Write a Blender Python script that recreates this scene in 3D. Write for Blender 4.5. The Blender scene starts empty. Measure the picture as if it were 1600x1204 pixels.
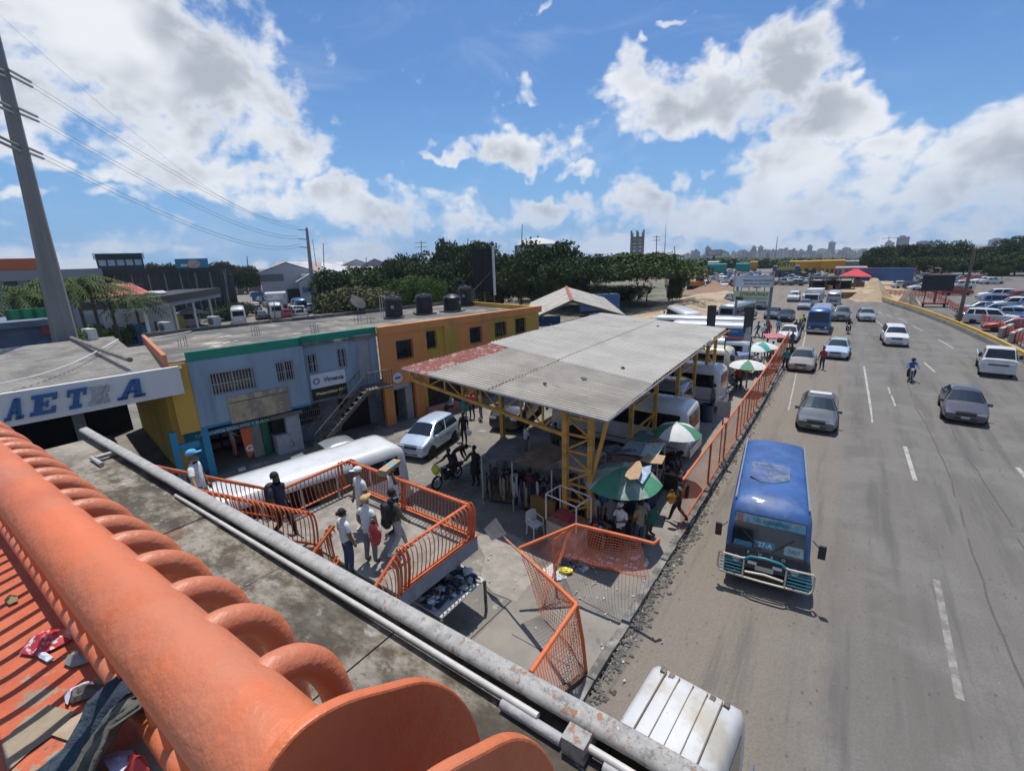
import bpy, bmesh, math, random
from mathutils import Vector, Matrix, noise as mnoise
random.seed(7)
S = bpy.context.scene
COL = S.collection
# ------------------------------------------------------------------ camera
FPX = 720.0; CX, CY = 800.0, 602.0; CAMZ = 9.0
_n = Vector((.034, 1, 199/720.)).normalized()
_v = Vector((1340-CX, -199-.034*(1340-CX), FPX)).normalized()
_up = -_n
_x = _v.cross(_up)
RW = Matrix((_x, _v, _up))          # camera space (x right, y down, z forward) -> world
cam = bpy.data.cameras.new('camera'); camo = bpy.data.objects.new('camera', cam); COL.objects.link(camo)
cam.sensor_width = 36; cam.lens = FPX/1600*36; cam.clip_start = .03; cam.clip_end = 12000
c0, c1, c2 = RW.col[0], -RW.col[1], -RW.col[2]
camo.matrix_world = Matrix(((c0.x, c1.x, c2.x, 0), (c0.y, c1.y, c2.y, 0), (c0.z, c1.z, c2.z, CAMZ), (0, 0, 0, 1)))
S.camera = camo
def ray(px, py): return RW @ Vector((px-CX, py-CY, FPX))
def at(px, py, z=0.):                # the point at height z seen at a pixel of the photograph
    d = ray(px, py); t = (z-CAMZ)/d.z; return Vector((d.x*t, d.y*t, z))
def aty(px, py, y):
    d = ray(px, py); t = y/d.y; return Vector((d.x*t, y, CAMZ+d.z*t))
def atx(px, py, x):
    d = ray(px, py); t = x/d.x; return Vector((x, d.y*t, CAMZ+d.z*t))
def atr(px, py, r):                  # at horizontal range r
    d = ray(px, py); t = r/math.hypot(d.x, d.y); return Vector((d.x*t, d.y*t, CAMZ+d.z*t))
# ------------------------------------------------------------------ sun, sky, exposure
SUND = Vector((-.15, .24, 1)).normalized()
sun = bpy.data.lights.new('sun', 'SUN'); suno = bpy.data.objects.new('sun', sun); COL.objects.link(suno)
sun.energy = 4.5; sun.angle = math.radians(.5); sun.color = (1, .955, .885)
suno.rotation_euler = SUND.to_track_quat('Z', 'Y').to_euler(); suno.location = (0, 0, 60)
S.view_settings.view_transform = 'Standard'; S.view_settings.look = 'None'
S.view_settings.exposure = 0.05; S.view_settings.gamma = 1; S.view_settings.use_curve_mapping = False
class NT:
    def __init__(s, nt): s.nt = nt; s.L = nt.links
    def n(s, t, **k):
        o = s.nt.nodes.new(t)
        for a, b in k.items(): setattr(o, a, b)
        return o
    def put(s, sock, v):
        if hasattr(v, 'is_output') or isinstance(v, bpy.types.NodeSocket): s.L.new(v, sock)
        elif v is not None: sock.default_value = v
    def m(s, op, a, b=None, c=None, clamp=False):
        o = s.n('ShaderNodeMath', operation=op, use_clamp=clamp); s.put(o.inputs[0], a)
        if b is not None: s.put(o.inputs[1], b)
        if c is not None: s.put(o.inputs[2], c)
        return o.outputs[0]
    def vm(s, op, a, b=None):
        o = s.n('ShaderNodeVectorMath', operation=op); s.put(o.inputs[0], a)
        if b is not None: s.put(o.inputs[1], b)
        return o.outputs['Value'] if op in ('DOT_PRODUCT', 'LENGTH', 'DISTANCE') else o.outputs[0]
    def noise(s, vec, scale, detail=4, rough=.55, dist=0., col=False):
        o = s.n('ShaderNodeTexNoise'); s.put(o.inputs['Vector'], vec); o.inputs['Scale'].default_value = scale
        o.inputs['Detail'].default_value = detail; o.inputs['Roughness'].default_value = rough
        o.inputs['Distortion'].default_value = dist
        return o.outputs['Color' if col else 'Fac']
    def ss(s, x, lo, hi, a=0., b=1.):
        o = s.n('ShaderNodeMapRange', interpolation_type='SMOOTHSTEP'); s.put(o.inputs[0], x)
        for i, v in enumerate((lo, hi, a, b)): s.put(o.inputs[i+1], v)
        return o.outputs[0]
    def mix(s, f, a, b, bt='MIX'):
        o = s.n('ShaderNodeMix', data_type='RGBA', blend_type=bt)
        s.put(o.inputs[0], f); s.put(o.inputs[6], c4(a)); s.put(o.inputs[7], c4(b)); return o.outputs[2]
    def comb(s, x, y, z):
        o = s.n('ShaderNodeCombineXYZ')
        for i, v in enumerate((x, y, z)): s.put(o.inputs[i], v)
        return o.outputs[0]
def c4(c):
    if isinstance(c, bpy.types.NodeSocket): return c
    return (c[0], c[1], c[2], 1.0) if len(c) == 3 else c
# world: Nishita sky with procedural cumulus placed by direction
W = bpy.data.worlds.new('World'); S.world = W; W.use_nodes = True
W.node_tree.nodes.clear(); w = NT(W.node_tree)
sky = w.n('ShaderNodeTexSky', sky_type='NISHITA'); sky.sun_disc = False
sky.sun_elevation = math.asin(SUND.z); sky.sun_rotation = math.atan2(SUND.x, SUND.y)
sky.air_density = 1.0; sky.dust_density = 1.2; sky.ozone_density = 2.0
tc = w.n('ShaderNodeTexCoord').outputs['Generated']
sep = w.n('ShaderNodeSeparateXYZ'); w.L.new(tc, sep.inputs[0]); zz = sep.outputs[2]
BL = [(160, 55, 190, 95, 1.1), (325, 150, 135, 95, 1.1), (445, 222, 95, 42, .9), (50, 105, 100, 60, .8), (250, 200, 110, 50, .8), (30, 222, 60, 36, .6), (180, 262, 90, 28, .6), (330, 275, 120, 36, .75), (110, 312, 120, 22, .5), (430, 318, 110, 32, .7), (528, 300, 60, 32, .8), (630, 335, 110, 34, .8), (705, 345, 50, 26, .7),
      (700, 240, 60, 12, .6), (820, 232, 80, 30, .9), (900, 268, 60, 12, .6), (815, 140, 30, 14, .5), (826, 12, 26, 12, .5), (1052, 10, 24, 10, .5), (1008, 58, 14, 14, .45),
      (990, 118, 55, 38, .9), (1100, 150, 120, 52, 1.15), (1235, 85, 62, 68, 1.15), (1285, 170, 90, 44, 1.0), (1225, 262, 90, 56, 1.0), (1100, 290, 18, 32, .65), (1010, 318, 62, 38, .95), (870, 330, 66, 28, .85), (1170, 345, 140, 40, .95), (1375, 228, 56, 38, .9), (1330, 310, 180, 70, 1), (1530, 260, 140, 62, .95), (1700, 330, 200, 90, .9), (-130, 120, 150, 140, .8)]
def cloud_density(vec):              # cumulus masses, each a soft ellipse of directions
    dens = None
    for (bx, by, rx, ry, wt) in BL:
        d = ray(bx, by).normalized()
        r1 = (ray(bx+20, by).normalized()-d)/20; r2 = (ray(bx, by+20).normalized()-d)/20
        u = r1.normalized(); vv = (r2-u*r2.dot(u)).normalized(); ww = u.cross(vv)
        a = rx*r1.length; bb = ry*r2.length
        mp = w.n('ShaderNodeMapping', vector_type='TEXTURE'); w.L.new(vec, mp.inputs[0])
        mp.inputs[1].default_value = d; mp.inputs[2].default_value = Matrix((u, vv, ww)).transposed().to_euler(); mp.inputs[3].default_value = (a, bb, .9)
        g = w.n('ShaderNodeMapRange'); w.L.new(w.vm('DOT_PRODUCT', mp.outputs[0], mp.outputs[0]), g.inputs[0])
        for i, v in enumerate((0., 2.6, wt, wt-1.45)): g.inputs[i+1].default_value = v
        dens = g.outputs[0] if dens is None else w.m('MAXIMUM', dens, g.outputs[0])
    return dens
warp = w.noise(tc, 6.0, 4, .6, col=True)
wv = w.vm('ADD', tc, w.vm('MULTIPLY', w.vm('SUBTRACT', warp, (.5, .5, .5)), (.26, .26, .22)))
dens = cloud_density(wv)
el = w.ss(zz, -.02, .13, 1., 0.)
away = w.ss(w.vm('DOT_PRODUCT', tc, tuple(ray(800, 300).normalized())), .30, .60, 1., 0.)
gen = w.m('SUBTRACT', w.m('MULTIPLY', w.ss(w.noise(tc, 2.4, 3, .6), .42, .66), away), .45)
dens = w.m('MAXIMUM', dens, gen)
dens = w.m('MAXIMUM', dens, w.m('SUBTRACT', w.m('MULTIPLY', el, w.ss(w.noise(w.vm('MULTIPLY', tc, (1, 1, 2.5)), 7., 3, .5), .36, .60, .55, 1.25)), .47))
dv = w.vm('MULTIPLY', tc, (1, 1, 1.35))
f1 = w.noise(dv, 7.5, 9, .62, .15)
f1s = w.noise(w.vm('ADD', dv, (.0, .0, .05)), 5.5, 3, .55, .1)
tot = w.m('ADD', w.m('ADD', w.m('MULTIPLY', dens, .62), w.m('MULTIPLY', w.m('SUBTRACT', f1, .5), 1.9)), w.m('MULTIPLY', w.m('SUBTRACT', w.noise(dv, 30., 6, .6), .5), .45))
cov = w.ss(tot, .0, .46)
body = w.ss(tot, .15, .75)
shade = w.m('MULTIPLY', body, w.ss(w.m('ADD', f1s, w.m('MULTIPLY', dens, .16)), .46, .72))
wisp = w.m('MULTIPLY', w.ss(w.noise(w.vm('MULTIPLY', tc, (1, 1, 3)), 3.5, 6, .62, .6), .50, .80), .22)
cloudc = w.mix(shade, (.83, .86, .91), (.43, .47, .54))
hz = w.ss(zz, .0, .16, 1., 0.)
cloudc = w.mix(w.m('MULTIPLY', hz, .5), cloudc, (.42, .56, .76))
SKYK = .080
bluish = w.mix(1.0, sky.outputs[0], (.60*SKYK, 1.0*SKYK, 1.42*SKYK), 'MULTIPLY')
bluish = w.mix(w.m('MULTIPLY', w.ss(zz, 0., .34, 1., 0.), .8), bluish, (.21, .45, .80))
allc = w.mix(w.m('MAXIMUM', cov, wisp), bluish, cloudc)
bg = w.n('ShaderNodeBackground'); bg.inputs[1].default_value = 1.0; w.L.new(allc, bg.inputs[0])
wo = w.n('ShaderNodeOutputWorld'); w.L.new(bg.outputs[0], wo.inputs[0])
W.cycles.sampling_method = 'MANUAL'; W.cycles.sample_map_resolution = 512
# ------------------------------------------------------------------ materials
MATS = {}
def mat(name, col, rough=.6, metal=0., var=.12, scale=3., col2=None, lo=.4, hi=.62, bump=0., bscale=40., det=5, spec=.5, coat=0., streak=False, alpha=1., emit=None, local=False, spots=None, trans=0.):
    if name in MATS: return MATS[name]
    m = bpy.data.materials.new(name); m.use_nodes = True; MATS[name] = m
    k = NT(m.node_tree); p = m.node_tree.nodes['Principled BSDF']
    if local: vec = k.n('ShaderNodeTexCoord').outputs['Object']
    else: vec = k.n('ShaderNodeNewGeometry').outputs['Position']
    if streak: vec = k.vm('MULTIPLY', vec, (1, 1, .15))
    f = k.noise(vec, scale, det, .6)
    if var or col2:
        a = [max(0, c*(1-var)) for c in col]; b = [min(1, c*(1+var)) for c in col]
        cc = k.mix(k.ss(f, .3, .7), a, b)
        if col2: cc = k.mix(k.ss(k.noise(vec, scale*.7+.13, det, .65), lo, hi), cc, col2)
        if spots: cc = k.mix(k.ss(k.noise(vec, spots[1], 5, .7), spots[2], spots[2]+.06), cc, spots[0])
        k.L.new(cc, p.inputs['Base Color'])
    else: p.inputs['Base Color'].default_value = c4(col)
    p.inputs['Roughness'].default_value = rough; p.inputs['Metallic'].default_value = metal
    p.inputs['Specular IOR Level'].default_value = spec; p.inputs['Coat Weight'].default_value = coat
    p.inputs['Coat Roughness'].default_value = .08
    p.inputs['Alpha'].default_value = alpha; p.inputs['Transmission Weight'].default_value = trans
    if emit: p.inputs['Emission Color'].default_value = c4(emit[:3]); p.inputs['Emission Strength'].default_value = emit[3]
    if bump:
        b = k.n('ShaderNodeBump'); b.inputs['Strength'].default_value = min(1, bump); b.inputs['Distance'].default_value = .02*max(1, bump)
        k.L.new(k.noise(vec, bscale, 4, .6), b.inputs['Height']); k.L.new(b.outputs[0], p.inputs['Normal'])
    return m
# ------------------------------------------------------------------ mesh helpers
class MB:
    def __init__(s): s.v = []; s.f = []; s.mi = []; s.cur = 0
    def add(s, vs, fs):
        n = len(s.v); s.v += [tuple(v) for v in vs]
        for f in fs: s.f.append(tuple(i+n for i in f)); s.mi.append(s.cur)
        return s
    def box(s, a, b, M=None):
        x0, y0, z0 = a; x1, y1, z1 = b
        vs = [Vector(p) for p in ((x0,y0,z0),(x1,y0,z0),(x1,y1,z0),(x0,y1,z0),(x0,y0,z1),(x1,y0,z1),(x1,y1,z1),(x0,y1,z1))]
        if M: vs = [M @ v for v in vs]
        return s.add(vs, [(0,3,2,1),(4,5,6,7),(0,1,5,4),(1,2,6,5),(2,3,7,6),(3,0,4,7)])
    def cbox(s, c, d, rz=0, rx=0, ry=0):
        M = Matrix.Translation(c) @ Matrix.Rotation(rz, 4, 'Z') @ Matrix.Rotation(ry, 4, 'Y') @ Matrix.Rotation(rx, 4, 'X')
        return s.box((-d[0]/2, -d[1]/2, -d[2]/2), (d[0]/2, d[1]/2, d[2]/2), M)
    def bar(s, p, q, w, h=None, up=(0, 0, 1)):
        p = Vector(p); q = Vector(q); h = h or w; d = (q-p).normalized(); u = Vector(up)
        if abs(d.dot(u)) > .98: u = Vector((0, 1, 0))
        a = d.cross(u).normalized()*w/2; b = a.cross(d).normalized()*h/2
        vs = [p-a-b, p+a-b, p+a+b, p-a+b, q-a-b, q+a-b, q+a+b, q-a+b]
        return s.add(vs, [(0,1,2,3),(7,6,5,4),(0,4,5,1),(1,5,6,2),(2,6,7,3),(3,7,4,0)])
    def tube(s, pts, r, n=8, caps=True, up=(0, 0, 1)):
        pts = [Vector(p) for p in pts]; rs = r if isinstance(r, (list, tuple)) else [r]*len(pts)
        vs = []; prev = None
        for i, p in enumerate(pts):
            d = (pts[min(i+1, len(pts)-1)]-pts[max(i-1, 0)]).normalized()
            if prev is None:
                u = Vector(up)
                if abs(d.dot(u)) > .95: u = Vector((1, 0, 0))
                a = d.cross(u).normalized()
            else: a = (prev-d*prev.dot(d)).normalized()
            prev = a; b = d.cross(a)
            for k in range(n):
                t = 2*math.pi*k/n; vs.append(p+(a*math.cos(t)+b*math.sin(t))*rs[i])
        fs = []
        for i in range(len(pts)-1):
            for k in range(n):
                fs.append((i*n+k, i*n+(k+1)%n, (i+1)*n+(k+1)%n, (i+1)*n+k))
        if caps: fs.append(tuple(range(n))[::-1]); fs.append(tuple((len(pts)-1)*n+k for k in range(n)))
        return s.add(vs, fs)
    def lathe(s, prof, c=(0, 0, 0), n=16, M=None, cap=True):
        vs = []
        for (r, z) in prof:
            for k in range(n):
                t = 2*math.pi*k/n; v = Vector((c[0]+r*math.cos(t), c[1]+r*math.sin(t), c[2]+z)); vs.append(M @ v if M else v)
        fs = [(i*n+k, i*n+(k+1)%n, (i+1)*n+(k+1)%n, (i+1)*n+k) for i in range(len(prof)-1) for k in range(n)]
        if cap: fs.append(tuple(range(n))[::-1]); fs.append(tuple((len(prof)-1)*n+k for k in range(n)))
        return s.add(vs, fs)
    def quad(s, a, b, c, d): return s.add([a, b, c, d], [(0, 1, 2, 3)])
    def prism(s, poly, z0, z1, M=None):     # polygon in xy, counter-clockwise
        n = len(poly); vs = [Vector((p[0], p[1], z0)) for p in poly]+[Vector((p[0], p[1], z1)) for p in poly]
        if M: vs = [M @ v for v in vs]
        return s.add(vs, [tuple(range(n))[::-1], tuple(range(n, 2*n))]+[(i, (i+1)%n, n+(i+1)%n, n+i) for i in range(n)])
    def slabq(s, a, b, c, d, th):           # a thick panel from four corners, extruded along its normal backwards
        a, b, c, d = map(Vector, (a, b, c, d)); n = (b-a).cross(d-a).normalized()*th
        return s.add([a, b, c, d, a-n, b-n, c-n, d-n], [(0,1,2,3),(7,6,5,4),(0,4,5,1),(1,5,6,2),(2,6,7,3),(3,7,4,0)])
    def sphere(s, c, r, n=10, m=6, sc=(1, 1, 1)):
        vs = [Vector((c[0], c[1], c[2]-r*sc[2]))]
        for i in range(1, m):
            ph = math.pi*i/m
            for k in range(n):
                t = 2*math.pi*k/n; vs.append(Vector((c[0]+r*sc[0]*math.sin(ph)*math.cos(t), c[1]+r*sc[1]*math.sin(ph)*math.sin(t), c[2]-r*sc[2]*math.cos(ph))))
        vs.append(Vector((c[0], c[1], c[2]+r*sc[2])))
        fs = [(0, 1+(k+1)%n, 1+k) for k in range(n)]
        for i in range(m-2):
            for k in range(n): fs.append((1+i*n+k, 1+i*n+(k+1)%n, 1+(i+1)*n+(k+1)%n, 1+(i+1)*n+k))
        L = len(vs)-1; fs += [(L, 1+(m-2)*n+k, 1+(m-2)*n+(k+1)%n) for k in range(n)]
        return s.add(vs, fs)
    def mesh(s, name, ms, smooth=None):
        me = bpy.data.meshes.new(name); me.from_pydata(s.v, [], s.f)
        for m in (ms if isinstance(ms, (list, tuple)) else [ms]): me.materials.append(m)
        if any(s.mi): me.polygons.foreach_set('material_index', s.mi)
        if smooth is not None:
            me.polygons.foreach_set('use_smooth', [True]*len(s.f)); me.set_sharp_from_angle(angle=math.radians(smooth))
        me.update(); return me
    def build(s, name, ms, parent=None, smooth=None, label=None, kind=None):
        o = bpy.data.objects.new(name, s.mesh(name, ms, smooth)); COL.objects.link(o)
        if parent: o.parent = parent
        if label: o['label'] = label
        if kind: o['kind'] = kind
        return o
def thing(name, label, cat, loc=(0, 0, 0), rz=0, group=None, rot=None, sc=None):
    o = bpy.data.objects.new(name, None); COL.objects.link(o); o.empty_display_size = .2
    o.location = loc; o.rotation_euler = rot or (0, 0, rz); o['label'] = label; o['category'] = cat
    if group: o['group'] = group
    if sc: o.scale = (sc, sc, sc) if isinstance(sc, (int, float)) else sc
    return o
def tag(o, label, cat, group=None):
    o['label'] = label; o['category'] = cat
    if group: o['group'] = group
    return o
def inst(name, me, parent=None, loc=None, rot=None, label=None, sc=None):
    o = bpy.data.objects.new(name, me); COL.objects.link(o)
    if parent: o.parent = parent
    if loc is not None: o.location = loc
    if rot is not None: o.rotation_euler = rot
    if sc is not None: o.scale = sc
    if label: o['label'] = label
    return o
KIDS = {}
def dup(root, loc, rz=0, label=None, group=None, cat=None, sc=None):
    if root.name not in KIDS: KIDS[root.name] = [(c, list(c.children)) for c in root.children]
    r = root.copy(); COL.objects.link(r); r.location = loc; r.rotation_euler = (0, 0, rz) if not isinstance(rz, tuple) else rz
    if label: r['label'] = label
    if group: r['group'] = group
    if cat: r['category'] = cat
    if sc: r.scale = (sc, sc, sc) if isinstance(sc, (int, float)) else sc
    for c, gs in KIDS[root.name]:
        a = c.copy(); COL.objects.link(a); a.parent = r
        for g in gs:
            b = g.copy(); COL.objects.link(b); b.parent = a
    return r
def struct(name, mb, m, smooth=None):
    o = mb.build(name, m, None, smooth); o['kind'] = 'structure'; return o
def fontmesh(s, size, m, ext=.01, shear=0., offset=0., align='CENTER', sx=1.):
    cu = bpy.data.curves.new('lettering', 'FONT'); cu.body = s; cu.size = size; cu.extrude = ext; cu.shear = shear; cu.offset = offset
    cu.align_x = align; cu.align_y = 'CENTER'; cu.resolution_u = 3
    o = bpy.data.objects.new('lettering', cu); COL.objects.link(o)
    bpy.context.view_layer.update()
    me = bpy.data.meshes.new_from_object(o.evaluated_get(bpy.context.evaluated_depsgraph_get()))
    bpy.data.objects.remove(o); bpy.data.curves.remove(cu)
    if sx != 1.:
        for v in me.vertices: v.co.x *= sx
    me.name = 'lettering'; me.materials.clear(); me.materials.append(m); return me
def text(s, size, m, parent, loc, right, upv, **k):
    me = fontmesh(s, size, m, **k); r = Vector(right).normalized(); u = Vector(upv).normalized(); n = r.cross(u)
    o = bpy.data.objects.new('lettering', me); COL.objects.link(o); o.parent = parent
    o.matrix_local = Matrix(((r.x, u.x, n.x, loc[0]), (r.y, u.y, n.y, loc[1]), (r.z, u.z, n.z, loc[2]), (0, 0, 0, 1)))
    return o
def R(d): return math.radians(d)
def bez(pts, n=6):                   # Catmull-Rom through points
    pts = [Vector(p) for p in pts]; P = [pts[0]]+pts+[pts[-1]]; out = []
    for i in range(1, len(P)-2):
        for k in range(n):
            t = k/n; a, b, c, d = P[i-1], P[i], P[i+1], P[i+2]
            out.append(.5*((2*b)+(-a+c)*t+(2*a-5*b+4*c-d)*t*t+(-a+3*b-3*c+d)*t**3))
    return out+[pts[-1]]
# ================================================================== SETTING
def P2(*pts, z=0.): return [at(x, y, 0.).xy for x, y in pts]
asph = bpy.data.materials.new('asphalt'); asph.use_nodes = True
k = NT(asph.node_tree); p = asph.node_tree.nodes['Principled BSDF']; pos = k.n('ShaderNodeNewGeometry').outputs['Position']
sp = k.n('ShaderNodeSeparateXYZ'); k.L.new(pos, sp.inputs[0])
lng = k.vm('MULTIPLY', pos, (1, .06, 1))
c = k.mix(k.ss(k.noise(lng, .9, 5, .6), .3, .7), (.125, .114, .101), (.165, .152, .136))
c = k.mix(k.ss(k.noise(pos, .35, 5, .6), .45, .62), c, (.175, .163, .148))
c = k.mix(k.m('ADD', k.m('MULTIPLY', k.ss(sp.outputs[0], 1.2, -1.6), .5), k.m('MULTIPLY', k.ss(k.m('ADD', sp.outputs[0], k.m('MULTIPLY', k.noise(pos, 1.5, 4, .6), .5)), .95, .75), .35)), c, (.215, .180, .142))
vor = k.n('ShaderNodeTexVoronoi'); k.L.new(k.vm('MULTIPLY', pos, (1, .6, 1)), vor.inputs['Vector']); vor.inputs['Scale'].default_value = 5.5
pits = k.m('MULTIPLY', k.ss(vor.outputs['Distance'], .22, .05), k.ss(k.noise(pos, .8, 5, .7), .43, .60))
c = k.mix(k.m('MULTIPLY', pits, .75), c, (.055, .050, .046))
c = k.mix(k.m('MULTIPLY', k.ss(k.noise(pos, 22., 4, .7), .35, .7), .5), c, (.095, .09, .085))
stain = k.m('MULTIPLY', k.ss(k.noise(k.vm('MULTIPLY', pos, (1.4, .10, 1)), .8, 5, .65), .50, .66), .6)
c = k.mix(stain, c, (.085, .08, .076))
cr = k.n('ShaderNodeTexVoronoi', feature='DISTANCE_TO_EDGE'); k.L.new(k.vm('ADD', k.vm('MULTIPLY', pos, (.5, .14, 1)), k.vm('MULTIPLY', k.noise(pos, 1.2, 4, .6, col=True), (.5, .5, .5))), cr.inputs['Vector']); cr.inputs['Scale'].default_value = .55
c = k.mix(k.m('MULTIPLY', k.ss(cr.outputs['Distance'], .008, .002), k.m('MULTIPLY', k.ss(sp.outputs[0], 2., 4.), k.ss(k.noise(pos, .4, 3, .6), .45, .7))), c, (.075, .07, .065))
c = k.mix(k.m('MULTIPLY', k.ss(k.noise(pos, 3.1, 5, .65), .68, .74), .6), c, (.30, .29, .27))
k.L.new(c, p.inputs['Base Color']); p.inputs['Roughness'].default_value = .88; p.inputs['Specular IOR Level'].default_value = .35
b = k.n('ShaderNodeBump'); b.inputs['Strength'].default_value = .5; b.inputs['Distance'].default_value = .012
k.L.new(k.noise(pos, 45., 4, .7), b.inputs['Height']); k.L.new(b.outputs[0], p.inputs['Normal'])
m_yard = mat('yard_paving', (.185, .170, .148), .9, var=.2, scale=.5, col2=(.115, .106, .095), lo=.48, hi=.66, bump=.12, bscale=9, spots=((.28, .26, .23), .8, .60))
m_walk = mat('sidewalk_concrete', (.225, .205, .178), .9, var=.13, scale=.9, col2=(.155, .142, .125), lo=.5, hi=.75, bump=.3, bscale=35, spots=((.145, .13, .115), 1.7, .62))
m_patch = mat('fresh_concrete', (.30, .27, .235), .9, var=.12, scale=2.5, col2=(.23, .21, .185), bump=.35, bscale=30)
m_dirt = mat('dirt', (.205, .165, .120), .95, var=.25, scale=.08, col2=(.12, .115, .08), lo=.40, hi=.58, bump=.3, bscale=2., spots=((.06, .075, .035), .03, .50))
m_sand = mat('sand', (.40, .31, .20), .95, var=.18, scale=.5, col2=(.30, .22, .14), bump=.6, bscale=5.)
m_mark = mat('road_paint', (.36, .345, .31), .7, var=.15, scale=4, col2=(.20, .19, .18), lo=.47, hi=.66, det=8)
m_kerb = mat('kerb_concrete', (.24, .22, .20), .9, var=.3, scale=2.2, col2=(.10, .095, .088), lo=.4, hi=.6, bump=.6, bscale=14)
m_rock = mat('rubble', (.15, .14, .125), .95, var=.3, scale=6, col2=(.09, .085, .078), lo=.4, hi=.6, bump=.5)
s_ = 7000
struct('ground', MB().quad((-s_, -s_, -.08), (s_, -s_, -.08), (s_, -200, -.08), (-s_, -200, -.08)), m_dirt)
def gz(r): return -.08 if r < 240 else -.08-min(22., (r-240)*.0215)
mb = MB(); nr, na = 26, 48; rad = [0, 120, 180, 240]+[240+1100*i/12 for i in range(1, 13)]+[1500, 2000, 3000, 5000, 7000]
for i, r in enumerate(rad):
    for j in range(na+1): t = math.pi*j/na; mb.v.append((r*math.cos(t)*1., r*math.sin(t)-2, gz(r)))
for i in range(len(rad)-1):
    for j in range(na): q = i*(na+1)+j; mb.f.append((q, q+na+1, q+na+2, q+1)); mb.mi.append(0)
mb.v = [(x, y, z if y > -1.9 else -.08) for x, y, z in mb.v]; struct('ground', mb, m_dirt)
struct('ground', MB().quad((-s_, -200, -.081), (s_, -200, -.081), (s_, -2, -.081), (-s_, -2, -.081)), m_dirt)
def sheet(name, pts, z, m):
    mb = MB(); mb.add([(q[0], q[1], z) for q in pts], [tuple(range(len(pts)))]); return struct(name, mb, m)
RB = [(1700, 610), (1600, 565), (1540, 533), (1480, 506), (1430, 487), (1375, 470)]    # right edge of the carriageway
rr = P2(*RB)
road_pts = [(-3.3, -60), (60, -60), (40, 5)]+[tuple(q) for q in rr]+[tuple(q) for q in P2((1345, 462), (1322, 455), (1285, 447), (1262, 442), (1215, 436), (1160, 432), (1080, 428), (1060, 432), (1120, 448), (1150, 458), (1175, 470), (1186, 482), (1192, 496), (1205, 512))]+[(-3.3, 46)]
sheet('road', road_pts, -.012, asph)
sheet('terminal_yard', [(-50, -40), (-6.2, -40), (-6.2, 8), (-6.35, 34), (-7.3, 62), (-11, 96), (-24, 110), (-30, 62), (-50, 48)], -.02, m_yard)
sheet('sidewalk', [(-6.4, -40), (-3.6, -40), (-3.6, 46), (-5.2, 62), (-7.8, 62), (-6.4, 34)], -.008, m_walk)
sheet('parking_lot', [tuple(q) for q in P2((1740, 640), (1600, 558), (1480, 500), (1425, 480), (1400, 452), (1395, 432), (1480, 424), (1800, 420))], -.03, asph)
sheet('side_street', [(-33, -30), (-60, -40), (-150, 20), (-240, 60), (-300, 150), (-230, 160), (-110, 75), (-60, 60), (-34, 40)], -.035, m_yard)
sheet('far_road', [tuple(q) for q in P2((1060, 432), (1160, 432), (1215, 436), (1300, 430), (1230, 421), (1110, 421), (1040, 424))], -.02, asph)
# sand and earth banks of the road works (real relief)
def mound(name, pts, z, m, peak, seed, kind='structure'):
    c = Vector((sum(q[0] for q in pts)/len(pts), sum(q[1] for q in pts)/len(pts)))
    mb = MB(); n = len(pts); N = 11; vs = []; sub = []
    for i in range(n):
        a = Vector(pts[i][:2]); b_ = Vector(pts[(i+1) % n][:2])
        for j in range(6): sub.append(a.lerp(b_, j/6))
    for r in range(N):
        f = r/(N-1)
        for q in sub:
            pt = q.lerp(c, f*.97); h = peak*(.5-.5*math.cos(f*math.pi))*(1 if f < .99 else 1); pt = q.lerp(c, min(.97, f*.97)); h *= .85+.55*mnoise.noise((pt.x*.35+seed, pt.y*.2, 0))
            vs.append((pt.x, pt.y, z+(h if r else 0)))
    M_ = len(sub)
    mb.add(vs, [(r*M_+k_, r*M_+(k_+1) % M_, (r+1)*M_+(k_+1) % M_, (r+1)*M_+k_) for r in range(N-1) for k_ in range(M_)]+[tuple((N-1)*M_+k_ for k_ in range(M_))])
    return mb.build(name, m, None, 60)
o = mound('earth_bank', P2((960, 500), (1040, 470), (1105, 455), (1160, 452), (1175, 468), (1145, 482), (1090, 510), (1050, 530), (990, 525)), -.05, m_sand, 1.3, 1); o['kind'] = 'structure'
o = mound('grass_verge', P2((940, 520), (1010, 505), (1060, 515), (1075, 535), (1045, 548), (980, 545)), -.05, mat('dry_grass', (.17, .16, .09), .95, var=.3, scale=.4, col2=(.09, .11, .04), bump=.5, bscale=8), .5, 2); o['kind'] = 'structure'
o = mound('earth_bank', P2((1060, 460), (1090, 446), (1140, 440), (1150, 448), (1120, 458)), -.05, mat('red_earth', (.27, .15, .09), .95, var=.2, scale=.3, col2=(.2, .14, .09), bump=.5, bscale=5), 1.6, 3); o['kind'] = 'structure'
o = mound('road_works_ground', P2((1250, 452), (1300, 437), (1400, 437), (1420, 452), (1440, 475), (1385, 473), (1350, 463), (1300, 455)), -.03, m_sand, .25, 4); o['kind'] = 'structure'
tag(mound('sand_heap', P2((1322, 466), (1340, 460), (1385, 461), (1402, 466), (1385, 472), (1338, 471)), -.02, m_sand, 3.6, 5), 'tall heap of pale yellow sand on the road works', 'sand heap')
tag(mound('rubble_heap', P2((1398, 472), (1412, 466), (1432, 468), (1438, 476), (1420, 480), (1402, 478)), -.02, mat('earth_rubble', (.20, .17, .13), .95, var=.3, scale=1.5, col2=(.12, .09, .06), bump=.8, bscale=4), 3.0, 6), 'grey brown heap of excavated earth and roots behind the yellow barrier', 'earth heap')
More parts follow.
